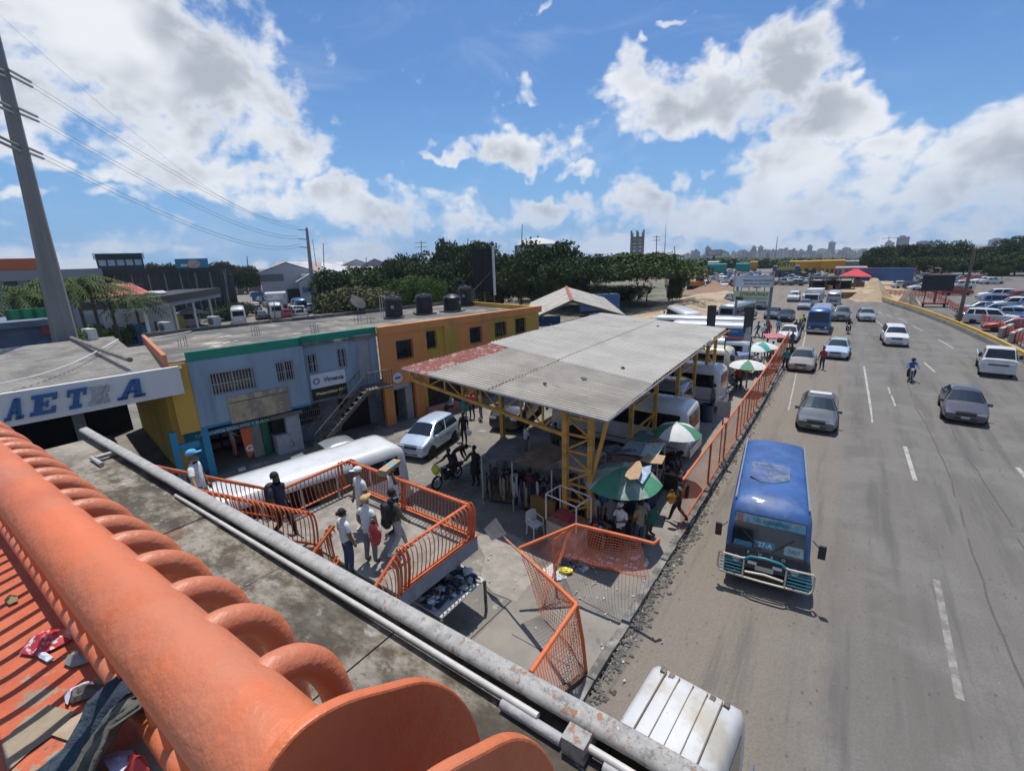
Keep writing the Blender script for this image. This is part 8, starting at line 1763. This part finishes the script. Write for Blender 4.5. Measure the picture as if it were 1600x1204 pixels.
# palms and shrubs of the left street
def palm(px_, by_, ty_, label, n=16, ln=2.3):
    r = 46+(px_*7)%9; q = atr(px_, by_, r); q.z = 0; t = atr(px_, ty_, r); root = thing('palm_tree', label, 'palm tree', q, 0, 'palm trees in the left side street'); h = t.z
    MB().tube([(0, 0, 0), (.1, 0, h*.5), (0, 0, h)], [.16, .12, .10], 7).build('trunk', m_bark, root)
    for i in range(n):
        a = i*2.399; el = random.uniform(.1, 1.1); mb = MB(); pts = []
        for k_ in range(7): u = k_/6; rr_ = ln*u*math.cos(el*.6); pts.append(Vector((math.cos(a)*rr_, math.sin(a)*rr_, h+ln*(math.sin(el)*u-.75*u*u))))
        side = Vector((-math.sin(a), math.cos(a), 0))
        for k_ in range(6):
            p_, q_ = pts[k_], pts[k_+1]; w1 = ln*.16*math.sin(math.pi*(k_+.5)/6.5)
            for s in (1, -1):
                for m_i in (0, .5): c = p_.lerp(q_, m_i); mb.add([c, c+(q_-p_)*.35, c+(q_-p_)*.8+side*s*w1+Vector((0, 0, -w1*.6))], [(0, 1, 2)])
        mb.build('frond', LEAF[1], root)
random.seed(4)
for a in [(130, 500, 443, 'tall palm left of the wooden poles'), (105, 496, 446, 'palm directly right of the giant pole'), (178, 500, 452, 'palm in front of the red roofed house'), (218, 506, 470, 'low palm in front of the dark canopy shop'), (60, 500, 458, 'palm left of the giant pole'), (36, 500, 462, 'bushy palm behind the green fence'), (152, 500, 446, 'palm behind the wooden poles'), (84, 498, 460, 'palm hidden behind the giant pole')]: palm(*a[:4], n=20, ln=2.7)
for a in [(150, 540, 505, 60, 'bright green shrubs beyond the hall roof'), (185, 538, 508, 46, 'bright green shrub behind the wooden pole'), (20, 500, 470, 70, 'dark shrubs behind the green fence'), (62, 505, 474, 60, 'shrubs between the green fence and grey building'), (352, 500, 478, 50, 'dark green bushes beside the grey utility pole'), (378, 494, 470, 40, 'dark bushes at the side street corner'), (300, 478, 462, 36, 'small bush above the black canopy'), (243, 480, 462, 26, 'small bush beside the red roof')]:
    tree_px(a[0], a[1], a[2], a[3]*1.3, 'bush', 3 if a[0] in (150, 185) else 0, 111 if a[0] % 2 else 112, a[4], 'shrubs in the left side street')
for a in [(355, 446, 412, 70, 'round tree clump on the left skyline behind the blue hoarding'), (260, 446, 414, 60, 'tree clump behind the dark glass building'), (385, 448, 418, 60, 'tree clump before the hillside houses'), (622, 450, 405, 50, 'dark tree beside the far grey gable')]: tree_px(a[0], a[1], a[2], a[3], 'round', 0, 105, a[4], 'distant trees on the left', rng=190)
# ================================================================== LEFT STREET BUILDINGS
def pxbox(name, px0, px1, ptop, rng, depth, m, label, cat='building', group=None, z0=-.1, win=None, roof=None, rz_=None, parts=True):
    A_ = atr(px0, ptop, rng); B_ = atr(px1, ptop, rng); h = (A_.z+B_.z)/2; d = Vector((B_.x-A_.x, B_.y-A_.y, 0)); L = d.length; a = math.atan2(d.y, d.x)
    root = thing(name, label, cat, (A_.x, A_.y, 0), a, group)
    MB().box((0, 0, z0), (L, depth, h)).build('wall', m, root)
    if roof: MB().box((-.3, -.3, h+.001), (L+.3, depth+.3, h+.35)).build('roof', roof, root)
    if win:
        nx, nz, zlo, zhi, mw = win
        mb = MB(); w1 = L/nx; hh = (zhi-zlo)*h/nz
        mm = MB().box((0, -.06, 0), (w1*.62, .05, hh*.6)).mesh('window', mw)
        for i in range(nx):
            for j in range(nz): inst('window', mm, root, (w1*(i+.19), 0, zlo*h+hh*(j+.2)))
    return root, L, h
m_gconc = mat('grey_building', (.22, .24, .26), .8, var=.06, scale=.2); m_dglass = mat('dark_facade', (.02, .027, .033), .25, var=.3, scale=.3); m_lw = mat('light_wall', (.42, .43, .44), .8, var=.08, scale=.2)
m_redroof = mat('red_roof', (.42, .10, .09), .8, var=.15, scale=1); m_bluh = mat('blue_hoarding', (.03, .19, .30), .6, var=.2, scale=.3)
def fm(px_, ptop, pbot, rng): return atr(px_, ptop, rng).z, atr(px_, pbot, rng).z
r_, L, h = pxbox('grey_hall', -60, 158, 422, 98, 20, m_gconc, 'long grey concrete building with an orange fascia behind the giant pole'); 
z1, z0 = fm(60, 432, 452, 98)
for i in range(6): x = L*(i+.12)/6; MB().box((x, -.35, 0), (x+.8, -.01, z1)).build('pillar', m_gconc, r_)
for i in range(5): x = L*(i+.3)/6; MB().box((x, -.05, z1-5.5), (x+L*.12, .05, z1-.4)).build('window', m_dglass, r_)
MB().box((-.5, -1.2, h-1.4), (L, -.36, h)).build('fascia', m_gconc, r_)
MB().bar((0, 4, h+.8), (L*.52, 4, h+.8), 1., 1.9).build('orange_fascia', mat('terracotta', (.38, .10, .04), .8, var=.08), r_)
r_, L, h = pxbox('glass_pavilion', 147, 221, 396, 112, 10, m_dglass, 'glass rooftop pavilion with dark louvred crown')
z1, z0 = fm(180, 406, 415, 112); MB().box((.3, -.06, z0), (L-.3, -.01, z1)).build('glass_band', mat('sky_glass', (.42, .52, .58), .2, var=.1), r_)
for i in range(6): MB().box((L*i/5.2, -.12, z0), (L*i/5.2+.25, -.061, z1)).build('mullion', m_dglass, r_)
for i in range(5): MB().box((-.3, -.3, z1+.1+i*(h-z1)/5), (L+.3, -.06, z1+.1+(i+.6)*(h-z1)/5)).build('louvre', m_dglass, r_)
r_, L, h = pxbox('dark_glass_building', 146, 362, 419, 106, 14, m_dglass, 'long dark glass showroom building with thin mullions')
for i in range(26): MB().box((L*i/26, -.2, 1), (L*i/26+.18, -.01, h-.9)).build('mullion', m_gconc if i % 3 == 0 else m_trim, r_)
MB().box((-.5, -.8, h-.8), (L+.5, -.21, h+.15)).build('fascia', m_trim, r_)
r_, L, h = pxbox('hoarding', 272, 324, 404, 102, .4, m_bluh, 'blue advertising hoarding on top of the dark glass building', 'billboard', z0=atr(298, 419, 102).z)
MB().sphere((L*.55, -.05, h-.9), .9, 12, 8, (1.1, .05, .8)).build('picture', mat('poster_skin', (.45, .33, .28), .7, var=.2), r_); MB().box((L*.15, -.08, h-1.3), (L*.35, -.01, h-.9)).build('print', m_white, r_)
r_, L, h = pxbox('red_roof_house', 150, 262, 460, 78, 9, m_lw, 'low white house with a red roof and small red sign'); mb = MB(); mb.add([(-.4, -.4, h), (L*.75, -.4, h), (L*.75, 9.4, h), (-.4, 9.4, h), (L*.15, 4.5, h+1.4), (L*.5, 4.5, h+1.4)], [(0, 1, 5, 4), (1, 2, 5), (2, 3, 4, 5), (3, 0, 4)]); mb.build('roof', m_redroof, r_)
MB().box((L*.86, -.08, h-1.), (L*.98, -.01, h-.2)).build('red_sign', mat('sign_red', (.36, .05, .04), .7), r_)
for i in range(4): MB().box((L*(.1+.2*i), -.05, 1.2), (L*(.18+.2*i), .02, 2.4)).build('window', m_dglass, r_)
A_ = at(222, 484, 4.6); B_ = at(345, 461, 4.6); r_ = thing('station_canopy', 'grey and black flat canopy of a filling station on white pillars', 'canopy')
d = (B_-A_).normalized(); nn = Vector((-d.y, d.x, 0))
MB().bar(A_+nn*3, B_+nn*3, 6, .5).build('lower_fascia', m_gconc, r_); MB().bar(A_+nn*3+Vector((0, 0, .75)), B_+nn*3+Vector((0, 0, .75)), 6.2, .95).build('upper_fascia', m_trim, r_)
for f in (.1, .4, .65, .9): q = A_.lerp(B_, f)+nn*1.; MB().box((q.x-.15, q.y-.15, 0), (q.x+.15, q.y+.15, A_.z-.25)).build('pillar', m_white, r_)
for f, c_ in ((.30, (.03, .12, .30)), (.48, (.04, .18, .38)), (.74, (.50, .38, .03)), (.86, (.40, .30, .05))): q = A_.lerp(B_, f)+nn*4.5; MB().box((q.x-1, q.y-.6, 0), (q.x+1, q.y+.6, 2.2)).build('pump_panel', mat('pump%.2f' % f, c_, .6, var=.2), r_)
tt = at(303, 508); tn = thing('tent', 'white pointed tent beside the filling station canopy', 'tent', tt); mb = MB(); mb.add([(-1.9, -1.9, 2), (1.9, -1.9, 2), (1.9, 1.9, 2), (-1.9, 1.9, 2), (0, 0, 3.)], [(0, 1, 4), (1, 2, 4), (2, 3, 4), (3, 0, 4)]); mb.build('roof', mat('tent_white', (.50, .52, .58), .8), tn)
for x in (-1.8, 1.8):
    for y in (-1.8, 1.8): MB().box((x-.03, y-.03, 0), (x+.03, y+.03, 2)).build('post', m_pole, tn)
# green fence, containers at the far left
r_, L, h = pxbox('green_fence', 8, 92, 482, 40, .15, mat('green_sheet', (.03, .26, .10), .7, var=.15, scale=1), 'bright green sheet metal fence behind the hall roof', 'fence')
for i in range(5): MB().box((L*i/4-.08, -.1, 0), (L*i/4+.08, -.01, h)).build('post', mat('green_dark', (.01, .10, .04), .7), r_)
r_, L, h = pxbox('blue_roof_shed', -30, 78, 512, 38.5, 5, mat('slate_sheet', (.10, .13, .19), .7, var=.2, scale=1), 'slate blue sheet shed in front of the green fence', 'shed', roof=mat('slate_roof', (.13, .16, .22), .7, var=.15, scale=1)); MB().box((L*.86, -.2, h-.5), (L*1.05, -.01, h+.3)).build('rusty_panel', mat('rust_red', (.26, .07, .035), .8, var=.2), r_)
# poles in the left street
for i, (b_, t) in enumerate((((138, 500), (135, 436)), ((222, 522), (208, 442)), ((357, 500), (352, 420)), ((152, 505), (148, 470)), ((430, 500), (428, 470)), ((508, 470), (505, 380)), ((660, 474), (658, 376)), ((573, 470), (572, 402)), ((812, 480), (816, 350)), ((731, 470), (731, 372)), ((1025, 440), (1026, 368)), ((1056, 440), (1054, 385)), ((388, 445), (386, 400)))):
    Q0 = at(*b_); r = math.hypot(Q0.x, Q0.y)
    if r > 260: Q0 = Vector((Q0.x*200/r, Q0.y*200/r, 0)); r = 200
    Q1 = atr(*t, r); o = thing('utility_pole', 'slender utility pole ' + ('leaning beside the palms at left', 'in front of the filling station canopy', 'beside the long dark glass building', 'short with a street lamp by the palms', 'thin in the side street', 'red and white mast behind the grey power pole', 'tall above the second water tank', 'before the pale warehouse roofs', 'tallest, rising past the storage tank', 'behind the black billboard back', 'with crossarms right of the unfinished tower', 'bare, at the right end of the grove', 'with a mast on the left skyline')[i], 'utility pole')
    w1 = max(.09, r/720*.8); MB().tube([Q0, Q1], [w1, w1*.7], 6).build('shaft', mat('pole_grey', (.16, .15, .145), .9, var=.1), o)
    if i in (1, 2, 6, 10): 
        for f in (.97, .90): q = Q0.lerp(Q1, f); MB().bar(q-Vector((.9, .9, 0)), q+Vector((.9, .9, 0)), w1*.8).build('crossarm', MATS['pole_grey'], o)
# warehouses
m_ws = mat('warehouse_wall', (.32, .34, .37), .8, var=.06, scale=.2, col2=(.26, .28, .31), lo=.5, hi=.7, streak=True); m_wr = mat('warehouse_roof', (.46, .46, .47), .6, var=.1, scale=.08, col2=(.34, .28, .25), lo=.52, hi=.64)
def warehouse(pxl, pxr, eave, apex, rng, depth, label, wall=m_ws, roof=m_wr, apx=None, dirv=None, base=0):
    A_ = atr(pxl, eave, rng); B_ = atr(pxr, eave, rng*1.0); C_ = atr(apx or (pxl+pxr)/2, apex, rng); d = Vector((B_.x-A_.x, B_.y-A_.y, 0)); L = d.length; a = math.atan2(d.y, d.x); h = (A_.z+B_.z)/2; hc = C_.z
    root = thing('warehouse', label, 'warehouse', (A_.x, A_.y, 0), a); D_ = depth
    mb = MB(); mb.add([(0, 0, 0), (L, 0, 0), (L, 0, h), (L/2, 0, hc), (0, 0, h), (0, D_, 0), (L, D_, 0), (L, D_, h), (L/2, D_, hc), (0, D_, h)], [(0, 1, 2, 3, 4), (9, 8, 7, 6, 5), (0, 4, 9, 5), (1, 6, 7, 2)]); mb.build('wall', wall, root)
    for s in (0, 1):
        n = 6
        for i in range(n):
            y0, y1 = D_*i/n, D_*(i+1)/n; xe = -.6 if s == 0 else L+.6
            MB().slabq(*([(xe, y0, h-.1), (L/2, y0, hc+.12), (L/2, y1-.05, hc+.12), (xe, y1-.05, h-.1)] if s else [(L/2, y0, hc+.12), (xe, y0, h-.1), (xe, y1-.05, h-.1), (L/2, y1-.05, hc+.12)]), .15).build('roof_sheet', roof, root)
    return root, L, h
r_, L, h = warehouse(405, 490, 425, 411, 130, 70, 'large grey warehouse with a rusty brown topped roof beside the side street'); MB().box((0, -.1, h*.72), (L*.42, -.01, h*.95)).build('window_band', mat('band_dark', (.10, .11, .12), .6, var=.3), r_)
MB().box((L*.45, -.15, 0), (L*.85, -.02, h*.45)).build('gate_opening', m_dark, r_)
r_, L, h = warehouse(466, 515, 440, 427, 118, 50, 'pale blue fronted warehouse with a small blue sign'); MB().box((L*.1, -.2, h*.55), (L*.45, -.02, h*.8)).build('blue_sign', mat('sign_blue', (.02, .12, .28), .6), r_); MB().box((L*.1, -.15, 0), (L*.4, -.02, h*.4)).build('roller_door', m_lw, r_)
warehouse(500, 615, 428, 406, 170, 60, 'wide warehouse with a light metal roof behind the trees', roof=m_wr); warehouse(545, 628, 424, 405, 150, 30, 'dark grey gabled shed at the right end of the warehouses', mat('shed_dark', (.17, .18, .20), .8, var=.06), m_wr)
for (xl, xr, ye, yr, r0_, r1_, lb) in ((418, 575, 426, 409, 150, 185, 'long low metal roofed warehouse with rusty brown ridge'), (470, 640, 429, 416, 128, 150, 'wide white roofed warehouse just above the tree tops')):
    o = thing('warehouse', lb, 'warehouse'); A_, B_, C_, D_ = atr(xl, ye, r0_), atr(xr, ye, r0_), atr(xr-6, yr, r1_), atr(xl+14, yr, r1_)
    for i in range(8): MB().slabq(A_.lerp(B_, i/8), A_.lerp(B_, (i+.98)/8), D_.lerp(C_, (i+.98)/8), D_.lerp(C_, i/8), .3).build('roof_sheet', m_wr if i % 3 else mat('brown_sheet', (.30, .22, .18), .7, var=.15, scale=.1), o)
    MB().slabq(Vector((A_.x, A_.y, 0)), Vector((B_.x, B_.y, 0)), B_, A_, .3).build('wall', m_ws, o)
o = tag(MB().bar(at(395, 470)+Vector((0, 0, 1.2)), at(497, 470)+Vector((0, 0, 1.2)), .2, 2.4).build('blue_wall', mat('wall_blue', (.02, .10, .25), .7, var=.15)), 'long blue painted yard wall below the warehouses', 'wall')
r_, L, h = pxbox('sign_building', 413, 447, 458, 95, 6, m_lw, 'small shop building with white and red signboard beside the side street', win=(4, 1, .1, .6, m_dglass)); MB().box((0, -.15, h*.72), (L*.9, -.01, h*.98)).build('signboard', mat('signboard_white', (.5, .5, .5), .6, col2=(.4, .08, .05), lo=.58, hi=.60, scale=1.5), r_)
random.seed(9)
hc_ = [(.50, .50, .50), (.44, .38, .30), (.40, .42, .45), (.50, .44, .38), (.42, .30, .24)]
for i in range(26):
    px_ = random.uniform(318, 402); rg = random.uniform(190, 330); tp = random.uniform(414, 432); ww = random.uniform(7, 16)
    pxbox('hillside_house', px_, px_+ww, tp, rg, 8, mat('house%d' % (i % 5), hc_[i % 5], .85, var=.08, scale=.1), ('%s house in the trees of the left skyline, %s' % (('white', 'sandy', 'grey', 'cream', 'brick')[i % 5], ('tall' if tp < 420 else 'low')+(' and near' if rg < 250 else ' and far')+(', by the dark building' if px_ < 340 else ', by the warehouse' if px_ > 380 else ', midway'))), 'house', 'houses on the left skyline', win=(3, 2, .15, .9, m_dglass))
# ================================================================== STORAGE TANK, UNFINISHED TOWER
q = atr(841, 400, 230); r0 = 38/720*205; zt_ = atr(841, 383, 230).z; sk = thing('storage_tank', 'huge white cylindrical storage tank with shallow dome and blue stripes behind the trees', 'storage tank', (q.x, q.y, 0))
MB().lathe([(r0, 0), (r0, zt_)], n=40, cap=False).build('shell', mat('tank_white', (.46, .47, .47), .6, var=.05, scale=.1, streak=True), sk, 60); MB().lathe([(r0*1.01, zt_-.1), (r0*1.01, zt_+.3), (r0*.6, zt_+2.2), (.4, zt_+3.4), (.01, zt_+3.4)], n=40, cap=False).build('dome', mat('tank_dome', (.48, .47, .45), .6, var=.05, scale=.1), sk, 60)
MB().lathe([(.5, zt_+3.2), (.5, zt_+4.2)], n=10).build('vent', m_gconc, sk)
for t in range(10): a = t*math.pi/5+.35; MB().box((r0*math.cos(a)-.55, r0*math.sin(a)-.55, 0), (r0*math.cos(a)+.55, r0*math.sin(a)+.55, zt_+.1)).build('stripe', mat('tank_blue', (.06, .10, .16), .6), sk)
mb = MB()
for i in range(30): t = -2.2+i*.05; mb.box((r0*1.03*math.cos(t)-.4, r0*1.03*math.sin(t)-.4, i*zt_/30), (r0*1.03*math.cos(t)+.4, r0*1.03*math.sin(t)+.4, i*zt_/30+.5))
mb.build('spiral_stair', m_trim, sk)
q = atr(995, 400, 320); zt_ = atr(995, 369, 320).z; ut_ = thing('unfinished_tower', 'bare concrete tower under construction with columns sticking out on top', 'tower', (q.x, q.y, 0), R(15)); ww = 3.3
for i in range(9): MB().box((-ww, -ww, zt_*i/9), (ww, ww, zt_*(i+1)/9-.25)).build('storey', mat('tower_concrete', (.22, .21, .20), .9, var=.1, scale=.1), ut_)
for x in (-ww-.15, 0, ww+.15): 
    for y in (-ww-.15, ww+.15): MB().box((x-.5, y-.5, 0), (x+.5, y+.5, zt_+random.uniform(1.5, 4))).build('column', MATS['tower_concrete'], ut_)
for i, (px_, t, b_) in enumerate(((1038, 350, 402), (1212, 370, 395), (484, 372, 400), (492, 374, 400))):
    q = atr(px_, b_, 600 if i < 2 else 160); z = atr(px_, t, 600 if i < 2 else 160).z; o = thing('radio_mast', ('thin distant radio mast right of the unfinished tower', 'thin distant radio mast over the skyline', 'lattice mast behind the grey power pole', 'second lattice mast behind the grey power pole')[i], 'mast', (q.x, q.y, 0)); MB().tube([(0, 0, 0), (0, 0, z)], [.7 if i < 2 else .18, .25 if i < 2 else .1], 5).build('shaft', mat('mast_grey', (.3, .27, .28), .7), o)
# ================================================================== SKYLINE
def facade_mat(name, wall, win_, sx, sz):
    m = bpy.data.materials.new(name); m.use_nodes = True; k = NT(m.node_tree); p = m.node_tree.nodes['Principled BSDF']; oc = k.n('ShaderNodeTexCoord').outputs['Object']; s = k.n('ShaderNodeSeparateXYZ'); k.L.new(oc, s.inputs[0])
    a = k.m('GREATER_THAN', k.m('FRACT', k.m('MULTIPLY', k.m('ADD', s.outputs[0], s.outputs[1]), 1/sx)), .45); b = k.m('GREATER_THAN', k.m('FRACT', k.m('MULTIPLY', s.outputs[2], 1/sz)), .5)
    k.L.new(k.mix(k.m('MULTIPLY', a, b), wall, win_), p.inputs['Base Color']); p.inputs['Roughness'].default_value = .8; return m
FM = [facade_mat('facade_white', (.50, .50, .50), (.16, .18, .21), 5, 3.4), facade_mat('facade_beige', (.44, .39, .33), (.16, .16, .17), 6, 3.4), facade_mat('facade_grey', (.30, .32, .34), (.12, .14, .17), 5, 3.4), facade_mat('facade_glass', (.09, .13, .19), (.05, .08, .13), 7, 3.6), facade_mat('facade_brown', (.20, .18, .18), (.09, .09, .10), 5, 3.4)]
def tower_px(px0, px1, top, rng, fmi, label, crown=None, cat='tower block'):
    A_ = atr(px0, top, rng); B_ = atr(px1, top, rng); h = A_.z; d = Vector((B_.x-A_.x, B_.y-A_.y, 0)); L = d.length
    root = thing('tower_block' if h > 25 else 'city_building', label, cat, (A_.x, A_.y, 0), math.atan2(d.y, d.x), 'buildings of the city skyline')
    MB().box((0, 0, -24), (L, L*.8+4, h)).build('wall', FM[fmi], root); MB().box((L*.2, L*.2, h), (L*.65, L*.6, h+random.uniform(2, 5))).build('roof_house', FM[2], root)
    if crown: MB().box((-1, -1, h-4), (L+1, L*.8+5, h-.5)).build('crown_band', FM[2], root)
    return root
big = [(1175, 1182, 385, 4, 'dark twin tower, left one of the pair'), (1185, 1193, 385, 4, 'dark twin tower, right one of the pair'), (1178, 1184, 391, 0, 'white slab in front of the dark twin towers'), (1102, 1111, 386, 2, 'grey tower behind the distant billboard'), (1079, 1086, 392, 0, 'white tower at the left end of the skyline'),
       (1262, 1270, 383, 3, 'blue glass tower left of the middle of the skyline'), (1295, 1306, 378, 4, 'tallest dark tower with an open top floor'), (1316, 1330, 387, 2, 'grey stepped tower right of the tallest one'), (1383, 1398, 378, 2, 'grey tower under a construction crane'), (1402, 1422, 370, 3, 'broad blue glass tower above the dark trees'), (1432, 1458, 377, 3, 'wide blue glass block above the dark trees'),
       (1545, 1574, 374, 2, 'grey block showing above the trees at the far right'), (1277, 1294, 389, 0, 'pale slab left of the tallest tower'), (1219, 1231, 390, 0, 'white tower behind the yellow wholesale sign'), (1247, 1258, 391, 1, 'beige block left of the blue glass tower'), (1340, 1362, 391, 1, 'low wide beige block right of the grey tower'), (1366, 1376, 387, 0, 'pale block left of the crane tower'), (1195, 1209, 392, 2, 'grey block right of the twin towers'), (1420, 1430, 384, 3, 'lower blue annex of the broad glass tower'), (1066, 1078, 398, 3, 'low dark block at the left end of the skyline')]
random.seed(3)
for a in big: tower_px(a[0], a[1], a[2]+.5, random.uniform(1500, 1900), a[3], a[4], crown=a[3] == 4)
posn = ['left of the distant billboard', 'behind the distant billboard', 'left of the twin towers', 'below the twin towers', 'right of the twin towers', 'before the beige blocks', 'below the blue glass tower', 'before the tallest tower', 'right of the tallest tower', 'near the dark trees']
for i in range(110):
    px_ = random.uniform(1068, 1378); w_ = random.uniform(5, 14); top = random.triangular(389.5, 401, 398)+(px_-1220)*-.006; fi = random.choice([0, 0, 0, 1, 1, 2, 4]); pi_ = min(9, int((px_-1068)/31))
    tower_px(px_, px_+w_, top, random.uniform(1000, 1450), fi, '%s %s %s block %s on the skyline, %s' % (('narrow', 'wide', 'broad', 'broadest')[int((w_-5)/2.3)], ('white', 'beige', 'grey', 'glass', 'brown')[fi], 'tall' if top < 393 else ('medium' if top < 398 else 'low'), ('in front', 'midway', 'at the back')[i % 3], posn[pi_]), cat='building')
# distant commercial strip
for a in [(1284, 1322, 407, 205, (.56, .28, .03), 'orange fronted wholesale store under the skyline'), (1234, 1292, 408, 215, (.50, .27, .04), 'long orange store front partly hidden by trees'), (1306, 1352, 408, 208, (.34, .34, .34), 'long grey store wall beside the orange store'), (1172, 1184, 409, 215, (.50, .26, .05), 'orange sign tower of a far shop'), (1106, 1124, 409, 200, (.52, .53, .52), 'small white arched building beneath the distant billboard'), (1106, 1136, 413, 190, (.02, .22, .20), 'teal roofed stalls left of the billboard'), (1150, 1172, 412, 200, (.02, .24, .22), 'teal roofed market building'), (1305, 1356, 418, 172, (.36, .25, .24), 'mural covered low wall with red and blue figures'), (1208, 1250, 416, 180, (.05, .09, .15), 'dark blue shop row behind the billboard')]:
    r_, L, h = pxbox('store', a[0], a[1], a[2], a[3], 12, mat('store_'+a[5].replace(' ', '')[:12], a[4], .8, var=.06, scale=.1), a[5], 'store')
    for i in range(5): MB().box((L*(i+.2)/5, -.1, .3), (L*(i+.7)/5, -.01, h*.35)).build('window', m_dglass, r_)
    if 'mural' in a[5]:
        for i in range(9): MB().box((L*(i+.1)/9, -.12, .5), (L*(i+.8)/9, -.01, h*.85)).build('mural_panel', mat('mural%d' % (i % 4), ((.3, .05, .06), (.04, .16, .3), (.45, .42, .38), (.2, .1, .16))[i % 4], .8, var=.3, scale=.5), r_)
ob = thing('yellow_sign', 'yellow wholesale store sign with dark lettering beyond the billboard', 'sign'); A_ = atr(1215, 409, 170); B_ = atr(1238, 421.5, 170); ob.location = (A_.x, A_.y, 0); ob.rotation_euler = (0, 0, math.atan2(-(A_.x), A_.y)); ww = 23/720*156*.98
MB().box((0, -.3, B_.z), (ww, .3, A_.z)).build('panel', mat('sign_yellow', (.42, .36, .10), .6), ob); text('JUSTO', 1.6, m_trim, ob, (ww/2, -.35, (A_.z+B_.z)/2+.4), (1, 0, 0), (0, 0, 1), offset=.05)
for x in (1, ww-1): MB().box((x-.2, -.1, 0), (x+.2, .1, B_.z)).build('post', m_trim, ob)
q = atr(1116, 398, 300); dz = atr(1116, 391.5, 300).z; ob = thing('billboard', 'distant white billboard with pale picture on a single post', 'billboard', (q.x, q.y, 0), math.atan2(-q.x, q.y)); w2 = 10.5/720*290; MB().box((-w2, -.4, q.z-.6), (w2, .4, dz+.5)).build('panel', mat('far_board', (.22, .25, .28), .6), ob); MB().box((-w2*.75, -.45, q.z), (w2*.75, -.401, dz)).build('picture', mat('far_picture', (.45, .42, .40), .6, var=.3, scale=.3), ob); MB().box((-.5, -.3, 0), (.5, .3, q.z-.6)).build('post', m_trim, ob)
q = atr(1389, 372, 1500); cr = thing('tower_crane', 'tower crane on top of a skyline tower', 'crane', (q.x, q.y, 0)); zc = q.z; MB().box((-.8, -.8, 0), (.8, .8, zc+5)).build('mast', m_iron, cr); MB().bar((-14, 0, zc), (20, 12, zc), 1.2).build('jib', m_iron, cr)
# excavator on the bank
q = at(1088, 452); ex = thing('excavator', 'orange excavator on the earth bank left of the traffic queue', 'excavator', q, R(60)); my = mat('machine_orange', (.45, .17, .03), .6, var=.1)
MB().box((-1.5, -1.2, .9), (1.5, 1.2, 2.0)).build('house', my, ex); MB().box((-.2, -1.1, 2.0), (1.1, .2, 3.0)).build('cab', m_cglass, ex)
for s in (-1.2, .7): MB().box((-2, s, 0), (2, s+.5, .85)).build('track', m_tyre, ex)
MB().bar((1.2, .6, 1.8), (3.4, .6, 3.6), .35).build('boom', my, ex); MB().bar((3.4, .6, 3.6), (4.6, .6, 1.6), .28).build('arm', my, ex); MB().box((4.2, .1, .7), (5.1, 1.1, 1.6)).build('bucket', m_trim, ex)
# blue container and low walls behind the gabled shed
q = at(935, 492); o = thing('blue_container', 'blue truck container parked under the trees behind the shed', 'container', q, R(35)); MB().box((-3, -1.2, .8), (3, 1.2, 3.2)).build('box', PAINT['blue'], o); [MB().box((x-.04, -1.24, .8), (x+.04, 1.24, 3.2)).build('rib', PAINT['blue'], o) for x in (-2.5, -1.5, -.5, .5, 1.5, 2.5)]; MB().box((-2.8, -.9, .3), (2.8, .9, .8)).build('chassis', m_trim, o)
# ================================================================== AIR
hb = MB().box((-2600, -300, -32), (2600, 2600, 130)); hz_m = bpy.data.materials.new('air'); hz_m.use_nodes = True; nt_ = hz_m.node_tree; nt_.nodes.clear(); vp = nt_.nodes.new('ShaderNodeVolumePrincipled'); vp.inputs['Color'].default_value = (.80, .88, 1, 1); vp.inputs['Density'].default_value = .00018; vp.inputs['Anisotropy'].default_value = .3; mo_ = nt_.nodes.new('ShaderNodeOutputMaterial'); nt_.links.new(vp.outputs[0], mo_.inputs['Volume'])
if HAZE: hb.build('haze', hz_m, kind='stuff')
